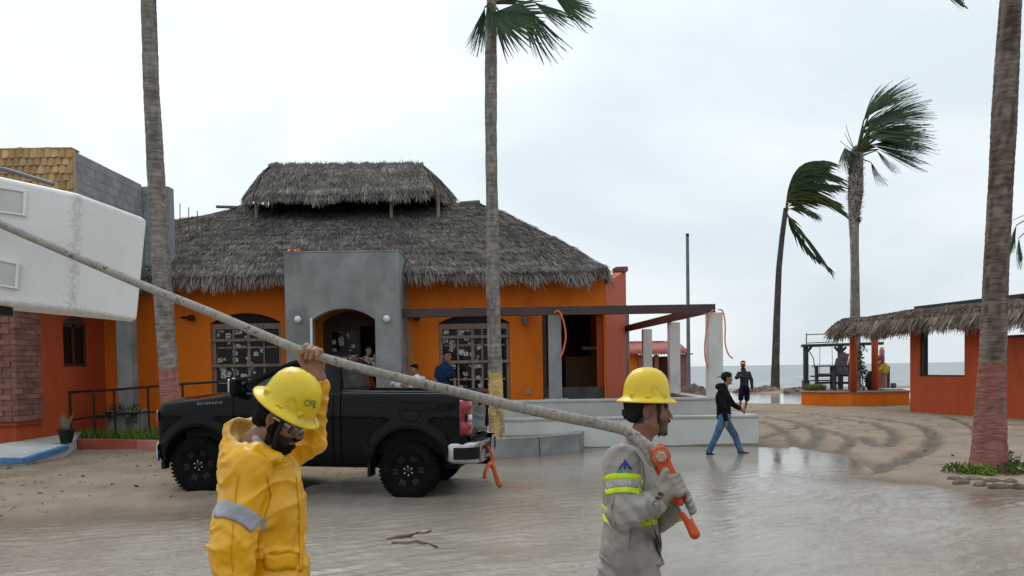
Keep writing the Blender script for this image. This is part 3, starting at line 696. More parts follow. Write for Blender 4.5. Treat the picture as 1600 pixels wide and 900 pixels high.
for u0, u1 in ((.09, .47), (.55, .91)):
    for v0, v1 in ((.1, .48), (.52, .7), (.74, .95)):
        MB().boxp(xa+(xb-xa)*u0, xa+(xb-xa)*u1, FY+.145, FY+.155, z0+.02+(zs-.145-z0)*v0, z0+.02+(zs-.145-z0)*v1).build('pane', STICK, door)
# lamps on the wall
def sconce(x, y, k):
    p = at(x, y, FY-.12); mb = MB(); mb.smooth = True
    if k: mb.tube([(p.x-.32, FY, p.z+.02), (p.x-.1, FY-.12, p.z+.02), (p.x, FY-.14, p.z)], [.025, .025, .03], 8); mb.lathe([(.0, .08), (.075, .06), (.085, -.04), (.06, -.07), (0, -.07)], 12, Matrix.Translation((p.x, FY-.15, p.z)))
    else: mb.lathe([(.02, .22), (.06, .18), (.085, .12), (.075, -.12), (.04, -.2), (0, -.21)], 10, Matrix.Translation((p.x, FY-.1, p.z))); mb.tube([(p.x, FY+.01, p.z+.1), (p.x, FY-.08, p.z+.16)], .02, 6)
    return mb.build('wall_lamp', BLACKM if k else M('grey_lantern', (.12, .11, .11), (.2, .19, .18), .5, 6), rest)
sconce(651, 497, 1); sconce(300, 497, 1); sconce(820, 496, 0)
MB().box(at(825, 612, FY-.02), (.09, .04, .1)).build('socket', CONC, rest)
# thatched roof
EV = FY-.72
eL, eR = -10.6, at(950, 444, EV).x
RY = 24.6
def rp_(x, y): p = at(x, y, RY); return p
ridge = [(0, -11.6, RY, rp_(255, 362).z), (.13, rp_(290, 347).x, RY, rp_(290, 347).z), (.30, rp_(385, 325).x, RY, rp_(385, 325).z), (.55, rp_(560, 328).x, RY, rp_(560, 328).z), (.93, rp_(715, 322).x, RY, rp_(715, 322).z), (1, rp_(742, 322).x, RY, rp_(742, 322).z)]
eave = [(0, eL, EV, at(230, 436, EV).z), (.30, -8.0, EV, at(280, 434, EV).z), (.7, -1.5, EV, at(690, 430, EV).z), (.92, 1.5, EV+.02, at(900, 426, EV).z), (1, eR, EV+.1, at(945, 424, EV).z)]
back = [(0, -11.6, 29.6, 3.9), (1, 4.2, 29.6, 3.9)]
ridgef, eavef = curve3(ridge), curve3(eave)
S1 = slope(ridgef, eavef, .12, .12, 3)
rt, rb = Vector(ridge[-1][1:]), Vector(eave[-1][1:])
S2 = slope(curve3([(0, *rt), (1, *rt+Vector((.03, .05, 0)))]), curve3([(0, *rb), (1, 3.55, 29.6, 4.0)]), .10, .1, 6)
S3 = slope(ridgef, curve3(back), .1, .1, 9)
mb = MB()
for s_ in (S1, S2, S3): slope_grid(mb, s_)
roof = mb.build('roof', THATCHD, rest, thick=.16)
V, Q, cc = thatch_mesh([(S1, 105000, .21, .015, 7500, .36), (S2, 12000, .22, .017, 900, .26)])
tag(npobj('thatch', V, Q, THATCH, roof, cc), kind='stuff')
# raised cupola
cy = 24.2; cr0, cr1 = at(425, 265, cy), at(658, 263, cy); fy = 22.9
f0, f1 = at(401, 306, fy), at(676, 301, fy); b1 = at(708, 312, 25.6); b0 = at(384, 312, 25.6)
cuTop = curve3([(0, *cr0), (1, *cr1)])
C1 = slope(cuTop, curve3([(0, *f0), (.5, (f0.x+f1.x)/2, fy, (f0.z+f1.z)/2+.03), (1, *f1)]), .06, .10, 13)
C2 = slope(curve3([(0, *cr1), (1, *cr1+Vector((.02, .06, 0)))]), curve3([(0, *f1), (1, *b1)]), .06, .05, 15)
C3 = slope(curve3([(0, *cr0+Vector((-.02, .06, 0))), (1, *cr0)]), curve3([(0, *b0), (1, *f0)]), .06, .05, 16)
C4 = slope(cuTop, curve3([(0, *b0), (1, *b1)]), .1, .05, 17)
mb = MB()
for s_ in (C1, C2, C3, C4): slope_grid(mb, s_, 24, 8)
cup = mb.build('cupola_roof', THATCHD, rest, thick=.14)
V, Q, cc = thatch_mesh([(C1, 20000, .22, .015, 3600, .32), (C2, 5000, .22, .015, 800, .28), (C3, 5000, .22, .015, 800, .28), (C4, 2500, .3, .03, 200, .3)], 1.2)
tag(npobj('thatch', V, Q, THATCH, cup, cc), kind='stuff')
mb = MB(); mb.smooth = True; k = 30                          # mossy ridge roll
pp = [cr0.lerp(cr1, i/k)+Vector((0, 0, .06+.03*math.sin(i*2.1)+.02*random.random())) for i in range(k+1)]
pp[0].x -= .08; pp[-1].x += .08
mb.tube(pp, [.11+.02*math.sin(i*1.7) for i in range(k+1)], 8).build('ridge_roll', M('mossy_thatch', (.12, .118, .10), (.2, .19, .165), .95, 12, .8, 40), cup)
V = []
for i in range(700):
    p = cr0.lerp(cr1, random.random())+Vector((0, random.uniform(-.1, .1), .12)); dd = Vector((random.uniform(-.5, .5), random.uniform(-.6, .6), random.uniform(.1, 1))).normalized()*random.uniform(.04, .15); s_ = Vector((.008, 0, .004))
    V += [p-s_, p+s_, p+dd+s_*.3, p+dd-s_*.3]
tag(npobj('ridge_straw', [tuple(p) for p in V], np.arange(len(V)).reshape(-1, 4), M('ridge_straw', (.13, .13, .10), (.2, .19, .16), .95, 10), cup), kind='stuff')
for x in (611, 684, 400):
    p = at(x, 318, fy+.25); MB().tube([(p.x, p.y, 5.9), (p.x+.01, p.y, p.z+.3)], .05, 7).build('cupola_post', WOOD, rest)
zb = at(550, 333, fy+.3).z
mb = MB(); mb.boxp(f0.x+.25, f1.x+.1, 25.1, 25.2, zb-.4, f0.z+.35); mb.boxp(f0.x+.2, f0.x+.3, fy+.5, 25.2, zb-.5, f0.z+.2); mb.boxp(f0.x+.2, f1.x+.2, fy+.2, 25.1, zb-.55, zb-.50)
mb.build('cupola_dark_backing', DARK, rest)  # added dark boards: hide the sky and make the cupola gap read black
p = at(700, 322, fy+.6); MB().bar((f1.x-.2, fy+.9, p.z+.0), (b1.x+.1, fy+1.6, p.z+.05), .05, .05).build('cupola_rafter', DARKWOOD, rest)
MB().tube([tuple(at(718, 321, RY-.2)+Vector((0, 0, .05))), tuple(at(750, 317, RY-.2)+Vector((0, 0, .02)))], .07, 7).build('ridge_pole', MATS['mossy_thatch'], rest)
MB().tube([tuple(at(338, 323, RY-.4)), tuple(at(378, 324, RY-.4))], .045, 6).build('ridge_pole', MATS['mossy_thatch'], rest)
# portico
py0 = 18.9
pl, pr = at(446, 500, py0).x, at(625, 500, py0).x; pz = at(540, 394, py0).z
po = (at(487, 500, py0).x, at(586, 500, py0).x, -.1, at(530, 500, py0).z, at(530, 482, py0).z)
arched_wall(MB(), pl, pr, py0, py0+.3, -.1, pz, [po], 14).build('portico', CONC, rest)
for xa, xb in ((pl, pl+.25), (pr-.25, pr)): MB().boxp(xa, xb, py0+.301, FY-.001, -.1, pz-.001).build('portico_side', CONC, rest)
MB().boxp(pl+.251, pr-.251, py0+.301, FY-.001, pz-.25, pz-.002).build('portico_slab', CONC, rest)
MB().boxp(pl-.015, pr+.015, py0-.015, FY-.03, pz+.001, pz+.03).build('portico_cap', CONC, rest, bevel=.012)
MB().tube([at(486, 497, py0-.03), at(487, 562, py0-.03)], .03, 8).build('conduit', WHITE, rest)
for x, y in ((465, 499), (604, 498)):
    p = at(x, y, py0-.10); mb = MB(); mb.smooth = True
    mb.lathe([(0, -.085), (.05, -.07), (.085, -.02), (.085, .02), (.05, .07), (0, .085)], 14, Matrix.Translation(p)); gl = mb.build('globe_lamp', M('milk_glass', (.7, .7, .68), (.78, .78, .76), .25, 4), rest)
    MB().tube([(p.x, py0+.01, p.z), (p.x, py0-.06, p.z)], .04, 8).build('lamp_base', BLACKM, gl)
# porch platform and steps
MB().boxp(XL+.3, -5.6, FY-1.15, FY-.001, -.1, FL-.12).build('porch_walkway', CONCL, rest)
MB().boxp(pl+.02, 1.2, 18.15, FY-.002, -.1, FL).build('porch_slab', CONCL, rest)
MB().boxp(po[0]+.02, po[1]-.02, py0+.02, FY+.3, FL, FL+.3).build('door_step', CONC, rest)
# rope scrap on the portico
p = at(467, 388, py0+.2); mb = MB(); mb.smooth = True
for k in range(3):
    mb.tube([(p.x-.22+.1*k+.05*math.sin(i+k), p.y+.06*math.cos(i*1.3+k), pz+.05+.06*abs(math.sin(i*1.1+k*2))) for i in range(6)], .018, 6)
tag(mb.build('rope_scrap', ORANGEHOSE), 'tangled scrap of orange rope on top of the grey portico', 'rope')
# ================================================================== terrace and pergola in front of the restaurant
ter = thing('terrace', 'pale low terrace walls with flat caps in front of the restaurant opening', 'wall', (2.5, 18.5, 0))
TY, TX = 17.9, at(1185, 670, 17.9).x; T2 = 19.15; T2X = at(1128, 630, T2).x
MB().boxp(-.6, TX, TY, TY+.22, -.25, .61).build('lower_wall', WHITEW, ter)
MB().boxp(-.6, TX+.02, TY-.03, TY+.26, .611, .67).build('lower_cap', CONCL, ter, bevel=.012)
mb = MB(); mb.add([(TX-.22, TY+.221, -.25), (TX, TY+.221, -.25), (TX-.18, T2-.001, -.25), (TX-.4, T2-.001, -.25), (TX-.22, TY+.221, .61), (TX, TY+.221, .61), (TX-.18, T2-.001, .61), (TX-.4, T2-.001, .61)], [(0,1,2,3), (4,5,6,7), (0,1,5,4), (1,2,6,5), (2,3,7,6), (3,0,4,7)]); mb.build('return_wall', WHITEW, ter)
mb = MB(); mb.add([(TX-.26, TY+.262, .611), (TX+.02, TY+.262, .611), (TX-.16, T2-.031, .611), (TX-.44, T2-.031, .611), (TX-.26, TY+.262, .668), (TX+.02, TY+.262, .668), (TX-.16, T2-.031, .668), (TX-.44, T2-.031, .668)], [(0,1,2,3), (4,5,6,7), (0,1,5,4), (1,2,6,5), (2,3,7,6), (3,0,4,7)]); mb.build('return_cap', CONCL, ter)
MB().boxp(-.6, TX-.45, TY+.22, T2, -.2, .36).build('planter_fill', M('planter_soil', (.16, .12, .09), (.24, .19, .15), .95, 4, .6, 20, coord='World'), ter)
MB().boxp(-.6, T2X, T2, T2+.22, -.2, .97).build('upper_wall', CONCL, ter)
MB().boxp(-.6, T2X+.02, T2-.03, T2+.26, .971, 1.03).build('upper_cap', CONCL, ter, bevel=.012)
MB().boxp(T2X-.36, T2X-.12, T2+.261, 28, -.2, .96).build('side_wall', CONCL, ter)
MB().boxp(T2X-.39, T2X-.09, T2+.262, 28, .961, 1.015).build('side_cap', CONCL, ter)
MB().boxp(2.4, T2X-.37, T2+.23, 28, -.2, .48).build('terrace_floor', CONC, ter)
per = thing('pergola', 'unfinished pergola of square concrete posts and dark steel beams on the terrace', 'pergola', (3.5, 20, 1.0))
PB = at(860, 490, 19.3); bz0, bz1 = at(1000, 489, 19.3).z-.02, at(1000, 477, 19.3).z
bxr = at(1117, 480, 19.3).x
MB().boxp(pr+.002, bxr, 19.24, 19.40, bz0, bz1).build('beam', STEEL, per, bevel=.006)
e0 = Vector((bxr-.1, 19.41, (bz0+bz1)/2)); e1 = at(977, 514, 28.3)
MB().bar(e0, e1, .14, bz1-bz0).build('beam', STEEL, per, bevel=.006)
cx = at(867, 560, 19.32).x; MB().boxp(cx-.155, cx+.155, 19.2, 19.44, 1.031, bz0-.002).build('post', CONC, per, bevel=.01)
MB().boxp(cx-.26, cx+.3, 19.16, 19.45, 1.0305, 1.05).build('mortar_pad', CONCL, per)
cx = at(1116, 560, 19.32).x
for k, (xx, yy, wd) in enumerate(((1116, 19.35, .17), (1053, 23.0, .155), (1011, 26.6, .15))):
    c = at(xx, 560, yy); t = (yy-e0.y)/(e1.y-e0.y); zt = bz0 if k == 0 else e0.lerp(e1, t).z-(bz1-bz0)/2
    MB().boxp(c.x-wd, c.x+wd, yy-wd, yy+wd, 1.016 if k else 1.031, zt-.004).build('post', WHITEW, per, bevel=.012)
def hose(name, P, r, label):
    P = [Vector(p) for p in P]; Q = []
    for i in range(len(P)-1):
        p0, p1, p2, p3 = P[max(i-1, 0)], P[i], P[i+1], P[min(i+2, len(P)-1)]
        for k in range(6):
            t = k/6; Q.append(.5*((2*p1)+(p2-p0)*t+(2*p0-5*p1+4*p2-p3)*t*t+(3*p1-p0-3*p2+p3)*t**3))
    Q.append(P[-1]); mb = MB(); mb.smooth = True; mb.tube(Q, r, 8)
    return tag(mb.build(name, ORANGEHOSE), label, 'hose', 'hoses hung on the pergola')
yy = 19.13
hose('orange_hose', [at(866, 489, yy), at(873, 486, yy), at(880, 500, yy), at(884, 525, yy), at(880, 548, yy), at(875, 560, yy)], .021, 'orange hose looped over the grey pergola post')
hose('orange_hose', [at(1116, 484, yy), at(1110, 490, yy), at(1104, 515, yy), at(1101, 545, yy), at(1103, 565, yy), at(1107, 574, yy)], .017, 'red orange hose dangling left of the pergola corner post')
hose('orange_hose', [at(1122, 484, yy), at(1129, 486, yy), at(1133, 505, yy), at(1133, 535, yy), at(1138, 553, yy), at(1145, 560, yy)], .017, 'red orange hose dangling right of the pergola corner post')
# diagonal grey kerb that holds the palm bed
kb = thing('planter_kerb', 'low grey concrete kerb around the yellow painted palm', 'kerb', (.3, 16.4, 0))
K = [Vector((-3.4, 15.75, 0)), Vector((-.5, 15.95, 0)), Vector((.5, 16.35, 0)), Vector((1.36, 17.05, 0)), Vector((1.5, 17.85, 0))]
for i in range(4):
    a, b = K[i], K[i+1]; MB().bar(a+Vector((0, .09, .085)), b+Vector((0, .09, .085)), .2-.001*i, .59-.002*i).build('kerb_section', CONC, kb)
mb = MB(); mb.prism([(-3.4, 15.9), (-.5, 16.1), (.45, 16.5), (1.25, 17.15), (1.4, 17.85), (-3.4, 17.85)], lambda p, z: (p[0], p[1], z), -.1, .3); mb.build('bed_fill', MATS['planter_soil'], kb)
# ================================================================== left wing
wing = thing('brick_annex', 'red annex with tan tiled parapet and bare block upper wall left of the restaurant', 'building', (-12, 18, 0))
WX = -10.3
def hitX(x, y, Xp=WX): r = ray(x, y); t = Xp/r.x; return Vector((Xp, r.y*t, CAMZ+r.z*t))
fyb = hitX(24, 560, WX+.13).y+.13
y0, y1 = hitX(99, 540).y, hitX(138, 540).y; zs0, zs1, zs2 = hitX(118, 573).z, hitX(118, 507).z, hitX(118, 494).z
mb = MB()           # side wall with the arched window: build along y
cy = 14.5
def yb(ya, yb_, za, zb): mb.boxp(WX-.3, WX, ya, yb_, za, zb)
yb(fyb, y0, -.1, 4.0); yb(y1, FY-.002, -.1, 4.0); yb(y0, y1, -.1, zs0)
n = 10
for i in range(n):
    a = y0+(y1-y0)*i/n; b = y0+(y1-y0)*(i+1)/n; ha, hb = arch(a, y0, y1, zs1, zs2), arch(b, y0, y1, zs1, zs2)
    mb.add([(WX, a, ha), (WX, b, hb), (WX, b, 4), (WX, a, 4), (WX-.3, a, ha), (WX-.3, b, hb), (WX-.3, b, 4), (WX-.3, a, 4)], [(0,1,2,3), (7,6,5,4), (0,4,5,1), (3,2,6,7)])
mb.build('side_wall', REDP, wing)
MB().boxp(-14, WX-.3, fyb, fyb+.3, -.1, 4.0).build('front_wall', REDP, wing)
mb = MB(); ym = (y0+y1)/2
mb.boxp(WX-.12, WX-.06, y0, y0+.07, zs0, zs1); mb.boxp(WX-.12, WX-.06, y1-.07, y1, zs0, zs1); mb.boxp(WX-.12, WX-.06, ym-.04, ym+.04, zs0, zs1+.02); mb.boxp(WX-.13, WX-.05, y0+.07, y1-.07, zs0, zs0+.07); mb.boxp(WX-.12, WX-.06, y0+.07, y1-.07, zs1-.07, zs1)
awn = mb.build('arched_window', DARKWOOD, wing)
for ya, yb2 in ((y0+.07, ym-.04), (ym+.04, y1-.07)): MB().boxp(WX-.1, WX-.09, ya, yb2, zs0+.07, zs1-.07).build('pane', GLASS, awn)
mb = MB(); mb.prism([(y0+(y1-y0)*i/n, arch(y0+(y1-y0)*i/n, y0, y1, zs1, zs2)) for i in range(n+1)]+[(y1, zs1), (y0, zs1)], lambda p, t: (t, p[0], p[1]), WX-.1, WX-.085); mb.build('arched_pane', M('dull_glass', (.07, .07, .075), (.1, .1, .105), .25, 3), awn)
# brick bay
BR = M('rustic_brick', (.18, .08, .06), (.26, .125, .098), .9, 7, .5, 30, rj=.22, coord='World')
MORT = M('mortar', (.17, .09, .07), (.22, .13, .10), .95, 8)
bx = WX+.13; by0, by1 = hitX(24, 560, bx).y, hitX(65, 560, bx).y; bz0_, bz1_ = hitX(45, 657, bx).z, 4.0
bay = MB().boxp(WX-1.3, bx-.02, by0+.02, by1-.02, bz0_+.02, bz1_).build('brick_bay', MORT, wing)
MB().boxp(WX-1.2, bx-.06, by0+.06, by1+.12, bz0_-.09, bz0_+.015).build('bay_ledge', M('dark_red_plaster', (.3, .06, .025), (.36, .08, .03), .8, 4), wing)
bl = (by1-by0)/2.5
bm_ = MB().boxp(-.05, .05, -bl/2+.006, bl/2-.006, -.052, .052).mesh('brick', BR)
bmf = MB().boxp(-bl/2+.006, bl/2-.006, -.05, .05, -.052, .052).mesh('brick', BR)
bmh = MB().boxp(-.05, .05, -bl/4+.006, bl/4-.006, -.052, .052).mesh('brick', BR)
c_ = 0; z = bz0_+.055
while z < 3.75:
    odd = c_ % 2
    if odd: cs_ = [(bmh, by0+bl/4), (bm_, by0+bl), (bm_, by0+2*bl)]
    else: cs_ = [(bm_, by0+bl/2), (bm_, by0+1.5*bl), (bmh, by0+2.25*bl)]
    for me, yc in cs_: inst('brick', me, bay, Matrix.Translation((bx-.048+random.uniform(-.008, .012), yc, z)) @ Matrix.Rotation(random.uniform(-.02, .02), 4, 'X'))
    for k in range(3): inst('brick', bmf, bay, Matrix.Translation((bx-.105-bl/2-bl*k-(bl/2 if odd else 0), by0+.045+random.uniform(-.01, .008), z)) @ Matrix.Rotation(random.uniform(-.02, .02), 4, 'Y'))
    z += .113; c_ += 1
# upper storey of bare blocks
UY0 = 17.05; _c = at(118, 237, UY0); UX, UZ = _c.x, _c.z; UY1 = hitX(222, 290, UX).y
MB().boxp(-14, UX-.012, UY0+.01, UY1, 4.001, UZ-.01).build('upper_core', M('block_mortar', (.24, .245, .25), (.3, .3, .3), .95, 5), wing)
BLK = M('concrete_block', (.235, .245, .25), (.31, .32, .325), .92, 5, .4, 40, rj=.10, coord='World')
up = wing.children[-1]
me1 = MB().boxp(-.03, .03, -.196, .196, -.096, .096).mesh('block', BLK); me2 = MB().boxp(-.03, .03, -.096, .096, -.096, .096).mesh('block', BLK)
me3 = MB().boxp(-.196, .196, -.03, .03, -.096, .096).mesh('block', BLK); me4 = MB().boxp(-.096, .096, -.03, .03, -.096, .096).mesh('block', BLK)
for r_ in range(10):
    z = UZ-.1-.2*r_; y = UY0+(0 if r_ % 2 else .2)
    if r_ % 2 == 0: inst('block', me2, up, Matrix.Translation((UX-.035, UY0+.1, z)))
    while y < UY1-.1:
        if y+.4 <= UY1+.01: inst('block', me1, up, Matrix.Translation((UX-.035+random.uniform(-.004, .004), y+.2, z)))
        elif y+.2 <= UY1+.01: inst('block', me2, up, Matrix.Translation((UX-.035, y+.1, z)))
        y += .4
px1 = at(265, 350, UY1).x; pz1 = at(240, 291, UY1).z
MB().boxp(UX-.02, px1, UY1+.015, UY1+.3, 3.9, pz1-.01).build('block_pier', MATS['block_mortar'], wing); up = wing.children[-1]
for r_ in range(13):
    z = pz1-.1-.2*r_; x = UX+.02
    for k, me in enumerate((me3, me4) if r_ % 2 else (me4, me3)):
        wd = .4 if me is me3 else .2; inst('block', me, up, Matrix.Translation((x+wd/2, UY1+.02+random.uniform(-.004, .004), z))); x += wd
for k in range(3):                       # starter bars
    x = px1+.05+k*.22; MB().tube([(x, UY1+.5, 5.4), (x+.02, UY1+.5, at(280, 318+k*6, UY1+.5).z)], .012, 6).build('starter_bar', M('rusty_bar', (.12, .07, .05), (.18, .10, .07), .8, 9), wing)
# tan tiled parapet
TAN = M('tan_clay', (.40, .255, .12), (.52, .35, .18), .85, 6, .3, 30, rj=.28, coord='World')
tz0, tz1 = 4.6, UZ+.02
MB().boxp(-14, UX-.004, UY0-.09, UY0+.005, tz0, tz1).build('tile_backing', TAN, wing)
bk = wing.children[-1]
mb = MB(); mb.smooth = True; P = []
for i in range(7):
    a = math.pi*i/6; P.append([Vector((-.074*math.cos(a), -.030*math.sin(a)*s1-o1, z1+.03*(1-math.sin(a))*(z1 < 0))) for s1, o1, z1 in ((1, .028, -.09), (1, .016, .0), (.75, 0, .13))])
mb.grid(P); tm_ = mb.mesh('roof_tile', TAN)
mb = MB(); mb.smooth = True; mb.tube([(-.12, 0, 0), (.12, 0, 0)], .07, 10); 
nr_ = 12
for r_ in range(nr_):
    z = tz1-.08-r_*.165
    for k in range(16):
        inst('roof_tile', tm_, bk, Matrix.Translation((UX-.085-.148*k-(.074 if r_ % 2 else 0), UY0-.085+random.uniform(-.008, .004), z+random.uniform(-.01, .01))) @ Matrix.Rotation(random.gauss(0, .035), 4, 'Y') @ Matrix.Rotation(random.gauss(0, .03), 4, 'X'))
MB().boxp(-14, UX-.01, UY0-.12, UY0+.2, tz1+.002, tz1+.05).build('parapet_cap', TAN, wing, bevel=.02)
MB().boxp(-14, UX-.002, UY0+.0, UY1+.29, 3.80, 3.999).build('floor_slab', CONC, wing)
# support column on a pedestal
cp_ = at(200, 600, 19.1)
MB().boxp(cp_.x-.17, cp_.x+.17, 18.93, 19.27, .95, 3.8).build('column', CONC, wing, bevel=.012)
MB().boxp(cp_.x-.37, cp_.x+.35, 18.75, 19.45, .05, .951).build('pedestal', M('stained_concrete', (.30, .31, .29), (.2, .2, .19), .9, 3, .3, 30, c3=(.04, .04, .04), s3=3.5, p3=(.55, .66), st=(2.5, 2.5, .25), coord='World'), wing, bevel=.015)
# ------------------------------------------------ ramp, kerb, rail, grass
rmp = thing('ramp', 'grey concrete ramp with blue painted edge below the brick bay', 'ramp', (-11, 17.5, 0))
zA = gz(-10.5, 17)
A = gr(-60, 721, zA+.03); B = gr(38, 722, zA+.03); Cc = gr(104, 701, .30); Dd = Vector((WX-.02, 19.2, .46)); E_ = Vector((-14, 17.8, .46))
mb = MB(); mb.add([A, B, Cc, Dd, (WX-.02, 15.9, .44), (-14, 15.9, .44)], [(0, 1, 2, 3, 4, 5)])
lo = [Vector((p[0], p[1], -.1)) for p in mb.v]; mb.add(mb.v[:6]+lo, [(0, 1, 7, 6), (1, 2, 8, 7), (2, 3, 9, 8), (11, 10, 9, 8, 7, 6)])
mb.build('ramp_surface', CONCL, rmp)
BLUE = M('blue_paint', (.05, .16, .35), (.08, .22, .44), .6, 5, .2, 30)
up_ = Vector((0, 0, .03)); MB().bar(A+up_, B+up_, .12, .09).build('painted_edge', BLUE, rmp, bevel=.01); MB().bar(B+up_*1.1, Cc+up_, .13, .09).build('painted_edge', BLUE, rmp, bevel=.01)
rk = thing('garden_kerb', 'red painted kerb edging the grass beside the truck nose', 'kerb', (-9, 18.2, 0))
zk = .10; p0, p1, p2 = gr(106, 704, zk), gr(214, 706, zk), gr(300, 711, zk)
for a, b, mt in ((p0, p1, M('kerb_red', (.33, .07, .045), (.42, .11, .075), .85, 5, .3, 30, coord='World')), (p1+Vector((.03, 0, 0)), p2, M('kerb_pink', (.42, .15, .12), (.50, .21, .17), .85, 5, .3, 30, coord='World'))):
    MB().bar(a+Vector((0, .1, .09)), b+Vector((0, .1, .09)), .2, .34).build('kerb_section', mt, rk, bevel=.015)
MB().prism([(p0.x, p0.y+.22), (p1.x, p1.y+.22), (p2.x, p2.y+.22), (-5.6, 19.1), (-10.2, 19.1)], lambda p, z: (p[0], p[1], z), -.1, .22).build('garden_soil', MATS['planter_soil'], rk)
def blades_obj(name, label, cat, pts_, hmin, hmax, w_, cols, parent=None, kind='stuff', lean=.3, wind=.25):
    n = len(pts_); P = np.array(pts_, float); h = hmin+(hmax-hmin)*rng.random(n); a = rng.random(n)*6.283
    s_ = np.stack([np.cos(a), np.sin(a), a*0], -1)*w_; d = np.stack([rng.normal(wind, lean, n), rng.normal(0, lean, n), np.ones(n)], -1); d /= np.linalg.norm(d, axis=1)[:, None]
    mid = P+d*h[:, None]*.55; d2 = d+np.stack([d[:, 0]*.8, d[:, 1]*.8, -.35*np.ones(n)], -1); tip = mid+d2/np.linalg.norm(d2, axis=1)[:, None]*h[:, None]*.5
    V = np.stack([P-s_, P+s_, mid+s_*.8, mid-s_*.8, tip], 1).reshape(-1, 3)
    b = np.arange(n)[:, None]*5; Q = np.concatenate([b+np.array([[0, 1, 2, 3]]), b+np.array([[3, 2, 4, 4]])])
    c = np.array(cols)[rng.integers(0, len(cols), n)]*(.6+.8*rng.random((n, 1)))
    Q3 = np.concatenate([b+np.array([[0, 1, 2]]), b+np.array([[0, 2, 3]]), b+np.array([[3, 2, 4]])])
    o = npobj(name, V, Q3, MC('leaf_blades', .6, 0, spec=.3, var=.2, translucent=.25), parent, np.repeat(c, 5, 0))
    return tag(o, label, cat, kind=kind)
G1, G2, G3 = (.11, .2, .03), (.16, .25, .045), (.07, .14, .022)
gp = []
for i in range(4200):
    t = random.random(); a = p0.lerp(p2, t); f = random.random()**.8; y = a.y+.25+f*(18.95-a.y-.25)
    if abs(a.x-cp_.x) < .42 and y > 18.6: continue
    gp.append((a.x, y, .21))
blades_obj('grass', 'green grass bed behind the red kerb', 'grass', gp, .14, .46, .013, [G1, G2, G3])
rl = thing('handrail', 'black metal ramp handrail in front of the orange wall', 'handrail', (-8.5, 18.85, .3))
RYY = 18.6
tp = [(107, 613), (178, 609), (232, 604.5), (285, 600), (335, 597), (400, 588)]; bp_ = [(107, 657), (147, 651), (215, 645), (285, 641), (335, 638), (400, 631)]
mb = MB(); mb.tube([at(x, y, RYY) for x, y in tp], .028, 8).build('top_rail', BLACKM, rl)
mb = MB(); mb.tube([at(x, y, RYY) for x, y in bp_], .022, 8).build('lower_rail', BLACKM, rl)
for x, yt in ((109, 613), (146, 611), (178, 609), (231, 604), (285, 600), (340, 596)):
    p = at(x, yt, RYY); MB().tube([(p.x, p.y, p.z), (p.x, p.y, .1)], .026, 8).build('post', BLACKM, rl)
# creeping plant on the pedestal
def leafy(name, label, cat, centers, n, ls, cols, stems=(), group=None):
    """bush of separate small leaf faces"""
    root = thing(name, label, cat, tuple(Vector(stems[0][0]) if stems else Vector(centers[0][0])-Vector((0, 0, centers[0][1][2]))), 0, group)
    P, U, W_, Cc_ = [], [], [], []
    for i in range(n):
        c, r_ = random.choice(centers); d = Vector((random.gauss(0, 1), random.gauss(0, 1), random.gauss(0, 1))).normalized()*random.random()**.45
        p = Vector(c)+Vector((d.x*r_[0], d.y*r_[1], d.z*r_[2])); u = (d+Vector((random.uniform(-.8, .8), random.uniform(-.8, .8), random.uniform(-.6, .8)))).normalized()
        v = u.orthogonal().normalized(); v.rotate(Matrix.Rotation(random.random()*6.28, 3, u)); l = ls*random.uniform(.6, 1.3)
        P += [p, p+u*l*.5+v*l*.28, p+u*l, p+u*l*.5-v*l*.28]; cl = random.choice(cols); s_ = random.uniform(.6, 1.35); Cc_ += [[c0*s_ for c0 in cl]]*4
    o = npobj('foliage', [tuple(p) for p in P], np.arange(len(P)).reshape(-1, 4), MC('leaf_blades', .6, 0), root, np.array(Cc_)); tag(o, kind='stuff')
    for st in stems:
        mb = MB(); mb.tube([Vector(q) for q in st], [.018]*(len(st)-1)+[.006], 6); mb.build('stem', M('plant_stem', (.09, .07, .04), (.13, .11, .06), .8, 8), root)
    return root
q = at(188, 642, 18.6)
leafy('creeping_plant', 'straggly green creeper spilling over the column pedestal', 'plant', [(at(205, 641, 18.7), (.28, .14, .12)), (at(180, 640, 18.65), (.22, .12, .16)), (at(165, 650, 18.65), (.2, .1, .07)), (at(205, 655, 18.66), (.12, .06, .16))], 420, .075, [(.08, .10, .03), (.12, .13, .05), (.05, .08, .02)], [[at(200, 684, 18.68), at(198, 660, 18.66), at(185, 640, 18.65)]])
pt = at(104, 692, 16.9); pot = thing('potted_plant', 'black pot with a spiky plant by the handrail end', 'plant', pt)
mb = MB(); mb.smooth = True; mb.lathe([(.11, 0), (.165, .27), (.175, .275), (.175, .30), (.15, .30), (.145, .25), (0, .25)], 18, Matrix.Translation(pt)); mb.build('pot', M('black_pot', (.015, .015, .016), (.025, .025, .026), .5, 6), pot)
for i in range(13):
    a = i*2.4; l = random.uniform(.25, .46); d = Vector((math.cos(a)*.28, math.sin(a)*.28, 1)).normalized(); b = pt+Vector((math.cos(a)*.05, math.sin(a)*.05, .25)); s_ = Vector((-math.sin(a), math.cos(a), 0))*.022
    MB().add([b-s_, b+s_, b+d*l*.6+s_*1.2, b+d*l*.6-s_*1.2, b+d*l], [(0, 1, 2, 3), (3, 2, 4)]).build('leaf', M('spike_leaf', (.13, .14, .09), (.2, .2, .14), .7, 9), pot)
